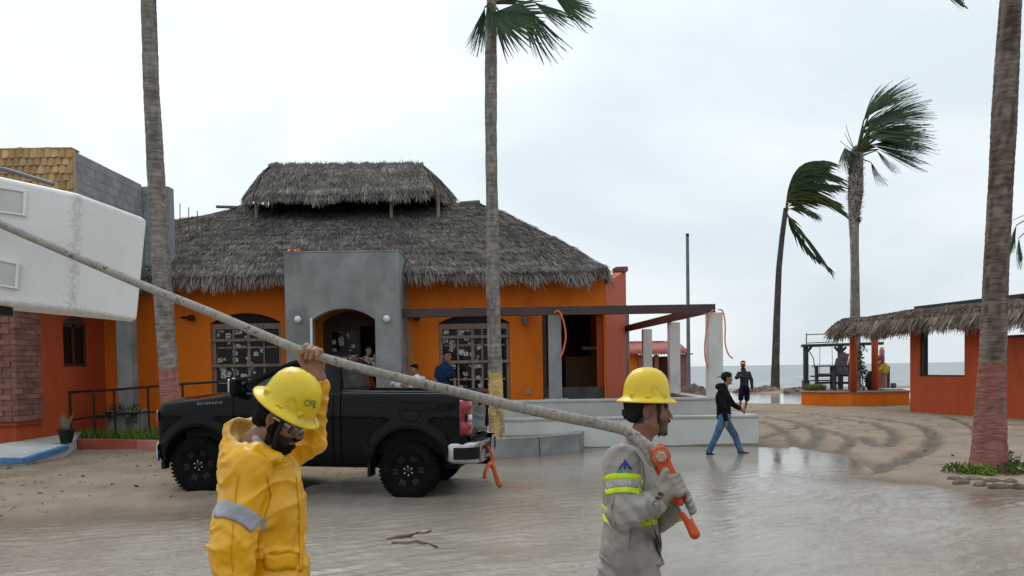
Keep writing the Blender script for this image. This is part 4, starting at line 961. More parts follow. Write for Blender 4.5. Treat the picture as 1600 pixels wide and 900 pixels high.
# ================================================================== small house and things by the beach
hs = thing('beach_house', 'small orange house with red corrugated roof behind the pergola posts', 'building', (7, 40, 0))
HY = 40.
def hx(x): return at(x, 580, HY).x
def hz(y): return at(1030, y, HY).z
MB().boxp(hx(930), hx(997), HY, HY+4, 0, hz(552)).build('wall', ORANGE, hs)
MB().boxp(hx(997)+.002, hx(1072), HY+2.2, HY+4, 0, hz(556)).build('back_wall', M('dark_brown_wall', (.06, .03, .018)), hs)
mb = MB(); mb.smooth = True; k = 120; xa, xb = hx(925), hx(1075)
mb.grid([[Vector((xa+(xb-xa)*i/k, HY-.5+yy2, zz2+.06*math.sin(i*1.9))) for i in range(k+1)] for yy2, zz2 in ((0, hz(553)), (1.6, hz(553)+.35), (3.2, hz(553)+.7))])
mb.build('corrugated_roof', M('red_tin', (.30, .06, .052), (.38, .105, .095), .6, 3), hs, thick=.03)
MB().boxp(hx(930), hx(1052), HY+2.4, HY+4.6, hz(553)+.72, hz(541)).build('upper_roof', DARKWOOD, hs)
for x in (1000, 1025, 1066, 1072): MB().boxp(hx(x)-.1, hx(x)+.1, HY-.2, HY, 0, hz(554)).build('post', M('pinkish_post', (.22, .09, .075), (.3, .14, .12), .8, 5), hs)
MB().boxp(hx(1045), hx(1066), HY+.02, HY+.1, 0, 1.1).build('half_wall', M('dark_green_wall', (.05, .06, .05), (.08, .085, .07), .8, 4), hs)
pp_ = at(1076, 588, 38); pole = thing('light_pole', 'tall thin grey pole standing behind the pergola', 'pole', (pp_.x, 38, 0))
zt = at(1076, 369, 38).z; MB().tube([(pp_.x, 38, 0), (pp_.x, 38, zt)], [.10, .075], 10).build('shaft', M('grey_pole', (.12, .13, .14), (.18, .19, .2), .5, 4), pole)
MB().tube([(pp_.x, 38, zt), (pp_.x, 38, zt+.12)], [.09, .07], 10).build('cap', BLACKM, pole); p = at(1079, 553, 38); MB().bar((p.x-.25, 38, p.z), (p.x+.1, 38, p.z), .06, .06).build('bracket', BLACKM, pole)
def mound(name, label, cat, c, r_, mat, seed, amp=.3, fr=1.6, n=44):
    V = []; th = np.linspace(0, 2*np.pi, n, endpoint=False); ph = np.linspace(0, np.pi/2, n//3)
    for p in ph:
        for t in th: V.append((math.cos(t)*math.cos(p), math.sin(t)*math.cos(p), math.sin(p)))
    V = np.array(V); f = 1+amp*fbm(V*fr, 4, seed)+.5*amp*fbm(V*fr*5, 3, seed+3); V = V*f[:, None]*np.array(r_)+np.array(c); V[:n, 2] = c[2]-.1
    I = np.arange(len(V)).reshape(len(ph), n); J = np.roll(I, -1, 1); Q = np.stack([I[:-1], J[:-1], J[1:], I[1:]], -1).reshape(-1, 4)
    return tag(npobj(name, V, Q, mat, smooth=False), label, cat)
BRUSH = M('dry_brush', (.10, .075, .055), (.2, .155, .12), .95, 7, 1, 25)
c = at(1078, 612, 35); mound('brush_pile', 'brown heap of dry brush beside the thin pole', 'debris', (c.x+.1, 35, gz(c.x, 35)-.05), (.95, .9, .85), BRUSH, 3, .35, 2.2)
c = at(1094, 611, 31); mound('tarp', 'crumpled pale tarp lying at the foot of the brush heap', 'tarp', (c.x, 31, gz(c.x, 31)), (.5, .4, .26), M('pale_tarp', (.35, .38, .42), (.6, .63, .67), .4, 3, .3, 10), 5, .4, 2.5)
RK = M('beach_rock', (.10, .075, .06), (.2, .15, .12), .9, 6, .6, 20, coord='World')
bk_ = M('beach_rubble', (.16, .09, .07), (.24, .17, .13), .95, 5, .5, 20, coord='World')
for k, (x, y, D, s_) in enumerate(((1165, 611, 58, .8), (1180, 610, 60, .7), (1196, 610, 58, .75), (1240, 611, 57, .6), (1249, 612, 55, .8))):
    c = gr(x, y+2, 0); mound('rubble_heap', ['low brown rubble heap on the shore right beside the hooded man', 'brown rubble heap on the shore, second along from the hooded man', 'rubble heap on the shore just left of the far thin palm', 'dark rubble heap on the shore right of the far thin palm', 'dark rubble heap at the left end of the orange planter'][k], 'rubble', (c.x, c.y, gz(c.x, c.y)-.1), (s_*1.2, .7, s_*.55), RK if k > 2 else bk_, 20+k, .5, 3, 24)
# ================================================================== beach bar on the right
A = gr(1422, 646); B = gr(1600, 660); dv = (B-A).normalized(); rzb = math.atan2(dv.y, dv.x)
bar = thing('beach_bar', 'red beach bar with shaggy thatched eave on the right', 'building', A, rzb)
TB = WM[bar]; TBi = TB.inverted()
def hitL(x, y):                          # pixel -> (u, z) on the wall plane
    r = ray(x, y); n_ = Vector((dv.y, -dv.x, 0)); t = (A-Vector((0, 0, CAMZ))).dot(n_)/r.dot(n_)
    p = Vector((0, 0, CAMZ))+r*t; q = TBi @ p; return q.x, q.z
LB = lambda mb, name, mat, **k: mb.build(name, mat, bar, local=True, **k)
ua, zb_ = hitL(1437, 588); ub, zt_ = hitL(1507, 512); uc = hitL(1562, 540)[0]; zl = hitL(1585, 527)[1]; UE = 9.5; WT = 3.15
mb = MB(); mb.boxp(0, ua, 0, .25, -.3, WT); mb.boxp(ub, uc, 0, .25, -.3, WT); mb.boxp(ua, ub, 0, .25, -.3, zb_); mb.boxp(ua, ub, 0, .25, zt_+.25, WT); mb.boxp(uc, UE, 0, .25, -.3, zl)
LB(mb, 'front_wall', REDP)
mb = MB(); mb.boxp(ua, ua+.16, .04, .2, zb_+.05, zt_+.25); mb.boxp(ua, ub, .03, .22, zb_, zb_+.05); mb.boxp(uc+.01, UE, .0, .3, zl+.001, zl+.07); wf = LB(mb, 'window_frame', BLACKM)
um = hitL(1451, 550)[0]; LB(MB().boxp(um-.05, um+.10, 2.2, 2.35, -.2, 3.2), 'inner_post', BLACKM)
LB(MB().boxp(0, .25, .26, 4.5, -.3, .62), 'end_wall', REDP)
LB(MB().boxp(.26, UE, .26, 4.5, -.3, .04), 'floor', CONC)
# thatched eave strip: local u along, v outwards/down
e0l = TBi @ Vector((12.45, 31.6, 0)); u0 = e0l.x
zA_ = 3.10
topc = curve3([(0, u0+.2, .0, zA_+.36), (.45, 0, .15, zA_+.40), (1, UE, .15, zA_+.32)]); botc = curve3([(0, u0, -.62, zA_+.14), (.45, 0, -.66, zA_+.06), (1, UE, -.66, zA_-.02)])
def wrap(fn):
    mt = np.array(TB)
    def g(u, v): p = fn(u, v); return p @ mt[:3, :3].T+mt[:3, 3]
    return g
Sb = wrap(slope(topc, botc, .10, .09, 31)); mb = MB(); slope_grid(mb, Sb, 50, 8); br = mb.build('eave_roof', THATCHD, bar, thick=.1)
Se = wrap(slope(curve3([(0, u0+.9, 2.6, zA_+.38), (1, u0+.2, .0, zA_+.36)]), curve3([(0, u0-.1, 2.8, zA_+.15), (1, u0, -.62, zA_+.14)]), .05, .05, 33)); mb = MB(); slope_grid(mb, Se, 12, 6); mb.build('eave_roof', THATCHD, bar, thick=.08)
V, Q, cc = thatch_mesh([(Sb, 12000, .42, .035, 4200, .50), (Se, 2500, .4, .035, 900, .45)], np.array([.80, .70, .63]), .4)
Vl = (V-np.array(TB)[:3, 3]) @ np.array(TB)[:3, :3]
me = npmesh('thatch', Vl, Q, THATCH, cc); o = bpy.data.objects.new('thatch', me); link(o, br); WM[o] = TB; tag(o, kind='stuff')
LB(MB().boxp(-.2, UE, .3, 5.2, zA_+.55, zA_+.66), 'flat_roof', BLACKM)
for u in (.9, 4, 8): LB(MB().boxp(u, u+.12, .75, .87, WT+.002, zA_+.549), 'rafter_post', BLACKM)
LB(MB().boxp(u0+.6, UE, .5, .62, WT+.003, WT+.12), 'wall_plate', DARKWOOD)
# orange planter with posts
C0, C1, C2 = gr(1332, 638), gr(1253, 636), gr(1421, 636)
plz = at(1332, 612.5, C0.y).z
plt_ = thing('bar_planter', 'low orange walled planter at the end of the beach bar', 'planter', C0)
back_l, back_r = C1+Vector((.9, 2.6, 0)), C2+Vector((.9, 2.6, 0))
MB().prism([(p.x, p.y) for p in (C0, C2, back_r, back_l, C1)], lambda p, z: (p[0], p[1], z), -.2, plz-.06).build('planter_wall', ORANGE, plt_)
cc_ = (C0+C1+C2+back_l+back_r)/5; ex = lambda p: cc_+(p-cc_)*1.03
MB().prism([(p.x, p.y) for p in map(ex, (C0, C2, back_r, back_l, C1))], lambda p, z: (p[0], p[1], z), plz-.059, plz).build('planter_cap', M('brown_cap', (.17, .10, .07), (.24, .16, .12), .8, 4), plt_)
for x, dy, k in ((1333, .1, 0), (1367, 1.6, 1)):
    c = at(x, 600, C0.y+dy); mb = MB(); mb.smooth = True
    mb.tube([(c.x, c.y, plz), (c.x, c.y, 3.6)], .135, 12); tag(mb.build('porch_post', REDP), ['red porch post on the near corner of the orange planter', 'red porch post beside the painted statue'][k], 'post', 'porch posts of the beach bar')
# swing frame, big chair, statue, plants
SY = 36.0; SWOOD = M('grey_green_wood', (.035, .04, .042), (.06, .065, .065), .8, 6)
sw = thing('swing_frame', 'dark timber swing frame with flat top beam by the sea', 'swing', at(1290, 608, SY))
def S(x, y, d=0): return at(x, y, SY+d)
gzs = gz(S(1260, 605).x, SY)
for x, d in ((1259, 0), (1313, -.4)):
    p = S(x, 545, d); MB().boxp(p.x-.09, p.x+.09, p.y-.09, p.y+.09, gzs-.1 if x == 1259 else plz, S(x, 541, d).z).build('post', SWOOD, sw)
    for s_ in (1,) if x == 1259 else (-1, 1): MB().bar(S(x, 552, d), S(x+s_*9, 542, d), .09, .09).build('brace', SWOOD, sw)
MB().bar(S(1253, 540.5), S(1379, 536.5, -.2), .3, .13).build('top_beam', SWOOD, sw)
p = S(1259, 600); MB().boxp(p.x-.13, p.x+.13, SY-.13, SY+.13, gzs-.1, S(1259, 594).z).build('post_base', SWOOD, sw)
for x in (1260, 1308): MB().tube([S(x, 540), S(x, 521)], .025, 6).build('rail_post', MATS['grey_pole'], sw)
MB().tube([S(1260, 523), S(1308, 521)], .022, 6).build('rail', MATS['grey_pole'], sw); MB().tube([S(1260, 536), S(1308, 534)], .022, 6).build('rail', MATS['grey_pole'], sw)
MB().bar(S(1269, 588), S(1302, 587), .5, .07).build('swing_seat', SWOOD, sw); MB().bar(S(1263, 595), S(1303, 594), .3, .05).build('foot_board', SWOOD, sw)
MB().tube([S(1264, 548), S(1271, 560), S(1275, 588)], .022, 6).build('rope', SWOOD, sw); MB().tube([S(1281, 541), S(1281, 588)], .012, 5).build('rope', SWOOD, sw); MB().tube([S(1300, 541), S(1301, 587)], .012, 5).build('rope', SWOOD, sw)
CHW = M('purple_grey_wood', (.045, .04, .05), (.075, .068, .08), .7, 6)
c0 = at(1303, 609, 34.6); ch = thing('giant_chair', 'oversized dark wooden armchair between the swing posts', 'chair', c0, R(200))
ch.rotation_euler.z = R(25); WM[ch] = Matrix.Translation(c0) @ Matrix.Rotation(R(25), 4, 'Z')
LC = lambda mb, nm: mb.build(nm, CHW, ch, local=True, bevel=.01)
for x in (-.5, .5):                      # local: faces -x
    pass
for y in (-.5, .5):
    LC(MB().boxp(-.55, -.43, y-.06, y+.06, 0, 1.0), 'leg'); LC(MB().boxp(.35, .47, y-.06, y+.06, 0, 1.0), 'leg')
    LC(MB().boxp(-.68, .5, y-.09, y+.09, 1.002, 1.06), 'armrest'); LC(MB().bar((-.5, y, .3), (.42, y, .3), .05, .1), 'stretcher')
LC(MB().bar((-.52, 0, .68), (.4, 0, .6), .9, .07), 'seat')
for k in range(5):
    y = -.36+.18*k; h_ = 1.62-.25*((k-2)/2)**2; LC(MB().bar((.36, y, .6), (.62, y, h_), .165, .04, up=(1, 0, .2)), 'back_slat')
LC(MB().bar((.52, -.46, 1.0), (.52, .46, 1.0), .06, .09), 'back_rail')
# painted statue
sb = at(1378, 608, 34.8); stt = thing('statue', 'painted wooden statue in yellow and red on the planter', 'statue', sb)
h0 = plz
def scol(V):
    z = V[:, 2]-h0; c = np.tile(np.array([.33, .13, .10]), (len(V), 1)); c[z > .72] = (.52, .34, .03); c[z > 1.12] = (.22, .05, .07); c[z > 1.5] = (.45, .24, .26); c[(z > .95) & (z < 1.25) & (V[:, 0] < sb.x-.12)] = (.35, .16, .10); return c
X0, Y0 = sb.x, sb.y
sdf('carving', [cap((X0, Y0, h0), (X0+.02, Y0, h0+.7), .20, .19), (ell((X0+.04, Y0, h0+.88), (.26, .22, .3)), .08), (ell((X0-.04, Y0-.02, h0+1.32), (.15, .15, .2)), .05), (ell((X0-.0, Y0, h0+1.6), (.11, .11, .24)), .05), (cap((X0-.2, Y0-.1, h0+1.1), (X0-.02, Y0-.16, h0+1.25), .06), .04), (cap((X0-.22, Y0-.08, h0+1.1), (X0-.12, Y0-.12, h0+.45), .03), .02), (cap((X0+.05, Y0-.18, h0+1.05), (X0-.18, Y0-.2, h0+.85), .07, .05), .04)], .02, MC('painted_carving', .55, .2, 30, var=.15), stt, color=scol, disp=lambda P: .012*fbm(P*9, 3, 2))
MB().boxp(X0+.16, X0+.34, Y0-.02, Y0+.14, h0, h0+1.0).build('back_post', DARKWOOD, stt)
MB().boxp(X0-.35, X0+.45, Y0-.5, Y0-.15, h0, h0+.05).build('plinth', CONCL, stt)
p = at(1361, 610, 34.0); mb = MB(); mb.smooth = True; mb.lathe([(.12, 0), (.2, .12), (.24, .35), (.2, .62), (.13, .74), (.16, .8), (.14, .8), (.1, .7), (0, .6)], 16, Matrix.Translation((p.x, 34.0, plz)))
tag(mb.build('clay_jar', M('dark_clay', (.05, .04, .035), (.09, .07, .06), .7, 5)), 'tall dark clay jar between the red posts', 'jar')
leafy('potted_shrub', 'thin leafy shrub standing left of the clay jar', 'plant', [(at(1349, 592, 33.8), (.22, .2, .4)), (at(1347, 578, 33.8), (.15, .15, .2))], 160, .13, [(.03, .05, .03), (.05, .06, .04)], [[at(1350, 611, 33.8), at(1347, 590, 33.8), at(1345, 572, 33.8)], [at(1350, 611, 33.8), at(1354, 595, 33.8), at(1356, 582, 33.8)], [at(1349, 611, 33.8), at(1344, 598, 33.8), at(1343, 585, 33.8)]])
leafy('climbing_vine', 'green vine climbing the thick palm behind the red post', 'plant', [(at(1347, 545, 33.1), (.16, .1, .18)), (at(1345, 560, 33.1), (.08, .08, .25)), (at(1346, 572, 33.1), (.14, .1, .2))], 150, .13, [(.04, .07, .03), (.06, .09, .035)], [[at(1343, 610, 33.1), at(1344, 575, 33.1), at(1346, 545, 33.1)]])
gp = []
for i in range(900): t = random.random(); p = at(1264+26*t, 609, 34.2); gp.append((p.x, 34.2+random.random()*.7, plz-.02))
blades_obj('grass_clump', 'yellow green grass clump on the left of the orange planter', 'grass', gp, .12, .42, .02, [(.17, .2, .04), (.2, .22, .06), (.12, .16, .03)])
mb = MB(); p = at(1392, 610, 33.4); mb.boxp(p.x-.35, p.x+.4, 33.2, 33.7, plz, plz+.07); tag(mb.build('stone_slab', M('white_stone', (.45, .45, .44), (.55, .55, .53), .7, 4), bevel=.02), 'pale stone slab lying below the statue', 'slab')
p = at(1396, 606, 34); mb = MB(); mb.smooth = True; mb.lathe([(.1, 0), (.12, .2), (.11, .28), (0, .28)], 12, Matrix.Translation((p.x, 34, plz))); tag(mb.build('bucket', M('grey_plastic', (.1, .11, .12), (.14, .15, .16), .5, 5)), 'small dark bucket right of the statue', 'bucket')
# ================================================================== palms
def trunk(base, path, radii, paint=None, seed=0, ring=.11, shag=None, cols=((.15, .135, .12), (.30, .27, .245)), n=18):
    """path: list of points, radii along it; paint: (z, colour)"""
    P = np.array([tuple(p) for p in path]); seg = np.r_[0, np.cumsum(np.linalg.norm(np.diff(P, axis=0), axis=1))]; L_ = seg[-1]; k = int(L_/.055)
    s_ = np.linspace(0, L_, k); cx = np.stack([np.interp(s_, seg, P[:, i]) for i in range(3)], -1)
    for _ in range(6): cx[1:-1] = .25*cx[:-2]+.5*cx[1:-1]+.25*cx[2:]
    rr = np.interp(s_, seg, radii)
    th = np.linspace(0, 2*np.pi, n, endpoint=False); V = np.zeros((k, n, 3)); Cl = np.zeros((k, n, 3))
    tt = np.stack([np.cos(th), np.sin(th)], -1)
    saw = (s_/ring+.6*fbm(np.stack([s_*2, s_*0, s_*0+seed], -1), 2, 1)) % 1
    for j in range(n):
        q = np.stack([tt[j, 0]*2+seed+s_*0, tt[j, 1]*2+s_*0, s_*1.1], -1); nzv = fbm(q*1.3, 4, seed); nf = fbm(q*6, 3, seed+7)
        r_ = rr*(1+.05*nzv+.05*(saw-.5)+.05*nf)
        V[:, j] = cx+np.stack([tt[j, 0]*r_, tt[j, 1]*r_, r_*0], -1)
        f = np.clip(.5+.9*nzv+.5*(saw-.5)+1.0*nf, 0, 1)[:, None]; c = np.array(cols[0])*(1-f)+np.array(cols[1])*f
        if paint:
            pz_, pc, wear = paint; e = pz_+.06*fbm(q*2, 2, 3); wr = np.clip((fbm(q*2.2, 4, seed+5)-.12+wear)*4, 0, 1)[:, None]
            pcv = np.array(pc)*(.85+.3*f); c = np.where((V[:, j, 2] < e)[:, None], pcv*(1-wr)+c*wr, c)
        Cl[:, j] = c
    I = np.arange(k*n).reshape(k, n); J = np.roll(I, -1, 1); Q = np.stack([I[:-1], J[:-1], J[1:], I[1:]], -1).reshape(-1, 4)
    return V.reshape(-1, 3), Q, Cl.reshape(-1, 3)
BARK = MC('palm_bark', .95, .9, 9, spec=.1, var=.3, vscale=5, st=(1, 1, 4), bdist=.03)
LEAF = MC('palm_leaf', .55, 0, spec=.25, var=.25, vscale=3, translucent=.2)
WIND = np.array([1., .1, -.12])
def fan(hub, d, side, size, spread, bend=.5, nseg=30, droop=.25, curl=.0, split=.5, seed=0):
    """blade of a fan palm: hub point, axis d, side vector"""
    r_ = np.random.default_rng(seed); d = np.array(d, float)/np.linalg.norm(d); side = np.array(side, float); side -= d*(side @ d); side /= np.linalg.norm(side); nn = np.cross(d, side)
    Vs, Qs, Cs = [], [], []; T_ = 8
    for i in range(nseg):
        ph = (i/(nseg-1)-.5)*spread+r_.normal(0, .015); L_ = size*(.72+.28*math.cos(ph*.9))*r_.uniform(.78, 1.12)
        dd = d*math.cos(ph)+side*math.sin(ph)+nn*(.10*(1 if i % 2 else -1)*.5+curl*abs(ph)); dd /= np.linalg.norm(dd)
        p = np.array(hub, float); row = []
        da = spread/(nseg-1)
        for t in range(T_+1):
            f = t/T_; w_ = min(f*L_*da*.8, .8*L_*split*da)*(1 if f < split else max(0.04, (1-f)/(1-split))**.8)+.002
            cd = dd+WIND*bend*f*f+np.array([0, 0, -1.])*droop*f*f+r_.normal(0, .06 if f > split else .005, 3); cd /= np.linalg.norm(cd)
            if t: p = p+cd*L_/T_
            sv = np.cross(cd, nn); sv /= np.linalg.norm(sv)+1e-9
            row.append((p-sv*w_+nn*.006*(i % 2), p+sv*w_-nn*.006*(i % 2)))
        b = len(Vs)*2*(T_+1); Vs.append(np.array(row).reshape(-1, 3))
        for t in range(T_): Qs.append((b+2*t, b+2*t+1, b+2*t+3, b+2*t+2))
        c = np.array([.046, .088, .044])*r_.uniform(.75, 1.35); tipc = c*.75+np.array([.045, .042, .02])*.7
        Cs.append(np.array([c*(1-(t//2)/T_*.6)+tipc*((t//2)/T_*.6) for t in range(2*(T_+1))]))
    return np.concatenate(Vs), np.array(Qs), np.concatenate(Cs)
def petiole(a, b, up, r0=.03, r1=.014, n=7):
    a = Vector(a); b = Vector(b); mid = (a+b)/2+Vector(up)*(b-a).length*.15; P = [a*(1-t)**2+mid*2*t*(1-t)+b*t*t for t in [i/n for i in range(n+1)]]
    mb = MB(); mb.tube(P, [r0+(r1-r0)*i/n for i in range(n+1)], 6); return mb
def add_fan(root, base, hub, d, size, spread, side=(0, 1, 0), seed=0, col=None, **k):
    V, Q, c = fan(hub, d, side, size, spread, seed=seed, **k)
    if col is not None: c = c*np.array(col)
    mb = petiole(base, hub, (0, 0, .4), .028*size+.01, .012*size+.004); pv = np.array([tuple(p) for p in mb.v]); n0 = len(V)
    pf = [tuple(i+n0 for i in f) for f in mb.f if len(f) == 4]
    V = np.vstack([V, pv]); Q = np.vstack([Q, np.array(pf)]); c = np.vstack([c, np.tile([.075, .095, .03], (len(pv), 1))])
    npobj('frond', V, Q, LEAF, root, c)
def pinnate(root, P, ll, seed=0, dens=26, hang=(.9, 0, -.5), col=(1, 1, 1)):
    r_ = np.random.default_rng(seed); P = np.array([tuple(p) for p in P]); k = 14; t0 = np.linspace(0, 1, len(P)); t = np.linspace(0, 1, k)
    C_ = np.stack([np.interp(t, t0, P[:, i]) for i in range(3)], -1)
    for _ in range(2): C_[1:-1] = .25*C_[:-2]+.5*C_[1:-1]+.25*C_[2:]
    mb = MB(); mb.tube([Vector(p) for p in C_], [.035*(1-.8*f)+.004 for f in t], 5); V = [np.array([tuple(p) for p in mb.v])]; Q = [f for f in mb.f if len(f) == 4]; cl = [np.tile([.1, .1, .03], (len(mb.v), 1))]; n0 = len(mb.v)
    for i in range(dens*2):
        f = .12+.88*(i//2)/dens; s_ = 1 if i % 2 else -1; p = np.array([np.interp(f, t, C_[:, j]) for j in range(3)]); tg = np.array([np.interp(min(1, f+.05), t, C_[:, j]) for j in range(3)])-np.array([np.interp(f-.05, t, C_[:, j]) for j in range(3)]); tg /= np.linalg.norm(tg)
        d = tg*.75+np.array([0, s_*.45, 0])+np.array(hang)*.7+np.array([0, 0, s_*.25])+r_.normal(0, .12, 3); d /= np.linalg.norm(d); L_ = ll*(.55+.6*math.sin(math.pi*min(1, f*.9+.08)))*r_.uniform(.8, 1.15); wv = np.cross(d, [0, 1, .3]); wv /= np.linalg.norm(wv); wv *= .045*ll
        m_ = p+d*L_*.5; e = m_+(d+np.array([.15, 0, -.3]))*L_*.5
        V.append(np.array([p-wv*.6, p+wv*.6, m_+wv, m_-wv, e+wv*.15, e-wv*.15])); Q += [(n0, n0+1, n0+2, n0+3), (n0+3, n0+2, n0+4, n0+5)]; n0 += 6
        c = np.array([.048, .075, .034])*r_.uniform(.7, 1.4)*np.array(col); cl.append(np.tile(c, (6, 1)))
    npobj('frond', np.concatenate(V), np.array(Q), LEAF, root, np.concatenate(cl))
# --- palm behind the truck nose
D_ = 15.0; b0 = at(268, 640, D_); z0 = .15
pL = thing('palm_tree', 'tall leaning palm with faded red painted foot behind the truck nose', 'tree', (b0.x+.05, D_, z0), group='palm trees')
def pth(l, D): return [at(x, y, D) for x, y in l]
path = [Vector((b0.x+.03, D_, z0-.1))]+pth([(266, 620), (259, 520), (251, 400), (243, 260), (236, 130), (232, 0), (228, -110)], D_)
V, Q, c = trunk(None, path, [.19, .175, .168, .165, .155, .14, .135, .13], (at(262, 577, D_).z, (.33, .15, .125), .0), 3)
npobj('trunk', V, Q, BARK, pL, c, True)
def crown_up(root, top, n, size, seed):
    r_ = random.Random(seed)
    for i in range(n):
        a = i*2.4; el = r_.uniform(.15, 1.2); d = Vector((math.cos(a)*math.cos(el)+.5, math.sin(a)*math.cos(el), math.sin(el))).normalized(); hub = Vector(top)+d*size*r_.uniform(.6, .9)
        add_fan(root, top, hub, d+Vector((.6, 0, -.1)), size, R(r_.uniform(80, 130)), side=Vector((-d.y, d.x, .2)), seed=seed*31+i, nseg=22)
crown_up(pL, path[-1], 12, .95, 3)
# --- yellow-footed palm in the middle
D_ = 17.0; pM = thing('palm_tree', 'tall straight palm with yellow painted foot right of the truck', 'tree', (at(776, 683, D_).x, D_, .3), group='palm trees')
path = pth([(777, 690), (775, 640), (773, 560), (770, 450), (769, 330), (767, 200), (767, 100), (768, 30), (768, -20)], D_)
V, Q, c = trunk(None, path, [.19, .165, .15, .14, .125, .125, .13, .10, .10], (at(774, 581, D_).z, (.55, .40, .15), .04), 11)
npobj('trunk', V, Q, BARK, pM, c, True)
top = at(768, 8, D_)
def scr(x, y, D=17.0): return at(x, y, D)
def ang(a, y=0.): return Vector((math.cos(R(a)), y, math.sin(R(a))))
S_ = [((772, 28), -30, -.25, 1.25, 95, (0.2, .25, 1), .15), ((818, 4), -60, .2, 1.25, 44, (1, .3, .3), .25), ((836, 0), -38, -.2, .95, 36, (1, .3, .3), .3), ((868, -8), -25, .3, .95, 60, (.5, .4, .6), .35), ((757, 8), -104, .2, .9, 30, (1, .35, 0), -.12), ((762, 16), -80, -.3, .8, 34, (1, .4, 0), -.1), ((800, -30), 10, .3, 1.1, 80, (0, .8, .6), .3), ((780, 14), -15, .3, .9, 80, (0.2, .8, .8), .3)]
for i, (h_, a, yy2, sz, spd, sd_, bnd) in enumerate(S_): add_fan(pM, top+Vector((0, 0, .05)), scr(*h_)+Vector((0, -.25 if i in (0, 5) else .12, 0)), ang(a, yy2), sz, R(spd), side=sd_, seed=50+i, bend=bnd, nseg=34, droop=.08)
crown_up(pM, scr(768, -70), 10, 1.0, 9)
# --- red-footed palm on the right
b0 = gr(1545, 742); D_ = b0.y; pR = thing('palm_tree', 'thick palm with red painted flared foot near the right edge', 'tree', b0, group='palm trees')
path = [b0+Vector((0, 0, -.15))]+pth([(1545, 728), (1546, 690), (1548, 620), (1551, 560), (1556, 430), (1563, 300), (1569, 180), (1575, 70), (1580, -10), (1588, -120)], D_)
V, Q, c = trunk(None, path, [.34, .285, .245, .21, .19, .18, .175, .18, .165, .15, .15], (at(1548, 567, D_).z, (.27, .115, .095), .0), 19, cols=((.075, .056, .046), (.22, .175, .15)))
npobj('trunk', V, Q, BARK, pR, c, True); crown_up(pR, path[-1], 11, 1.0, 5)
add_fan(pR, path[-1], at(1466, -18, D_), ang(-25, .2), .52, R(40), side=(0, .6, 1), seed=77, bend=.3)
# --- shaggy palm behind the beach bar planter
D_ = 33.6; pB = thing('palm_tree', 'shaggy fan palm streaming in the wind behind the orange planter', 'tree', at(1336, 612, D_), group='palm trees')
path = pth([(1336, 616), (1336, 520), (1336, 430), (1335, 380), (1334, 340), (1337, 300), (1338, 240)], D_)
V, Q, c = trunk(None, path, [.24, .21, .17, .17, .21, .30, .27], None, 23, n=14); npobj('trunk', V, Q, BARK, pB, c, True)
P, cl = [], []
for i in range(650):                      # dead leaf bases
    y = random.uniform(236, 352); cpt = at(1336.5, y, D_); a = random.random()*6.28; rr_ = .27 if y < 320 else .2; p = cpt+Vector((math.cos(a)*rr_*.8, math.sin(a)*rr_*.8, 0)); d = Vector((math.cos(a), math.sin(a), random.uniform(.1, 1.6))).normalized()*random.uniform(.12, .24); s_ = Vector((-math.sin(a), math.cos(a), 0))*.035
    P += [p-s_, p+s_, p+d+s_*.4, p+d-s_*.4]; f = random.uniform(.6, 1.4); cl += [[.12*f, .092*f, .075*f]]*4
tag(npobj('leaf_stubs', [tuple(p) for p in P], np.arange(len(P)).reshape(-1, 4), MC('palm_bark'), pB, np.array(cl)), kind='stuff')
top = at(1339, 240, D_)
FB = [(82, 1.35, 52, 1.85, 50), (78, 1.5, 40, 2.0, 45), (72, 1.2, 28, 2.1, 48), (62, 1.2, 16, 2.15, 50), (55, 1.0, 6, 2.1, 45), (48, 1.1, -2, 2.2, 45), (36, .95, -10, 2.1, 45), (25, .9, -22, 1.95, 45), (60, .6, 8, 1.8, 50), (30, .7, -5, 2.0, 50), (5, .75, -55, 1.25, 45), (-25, .75, -62, 1.15, 50), (75, .9, 20, 2.0, 45), (100, .35, -115, .8, 60), (150, .55, -95, 1.0, 55), (168, .6, -80, 1.0, 50), (86, 1.2, 60, 1.4, 34), (20, .9, -16, 2.2, 46), (10, .9, -28, 2.0, 46), (38, 1.0, -12, 2.3, 48), (66, 1.3, 22, 2.2, 48), (50, 1.1, 2, 2.3, 46)]
for i, (pa, plen, ba, sz, spd) in enumerate(FB):
    yj = random.uniform(-.45, .45); hub = top+ang(pa, yj)*plen; low = i > 9 and ba < -50
    add_fan(pB, top+Vector((0, 0, -.2 if low else 0)), hub, ang(ba, yj*.6), sz, R(spd), side=(-.35, .75, .65), seed=90+i, bend=.42, droop=.14, nseg=40, split=.5, col=(1, 1, 1) if i != 12 else (1.6, 1.25, .9))
for i, (pa, ln_) in enumerate(((118, 1.0), (108, 1.3), (140, .9))): petiole(top, top+ang(pa, .1)*ln_, (-.6, 0, .3), .02, .008).build('bare_stalk', M('plant_stem', (.09, .07, .04)), pB)
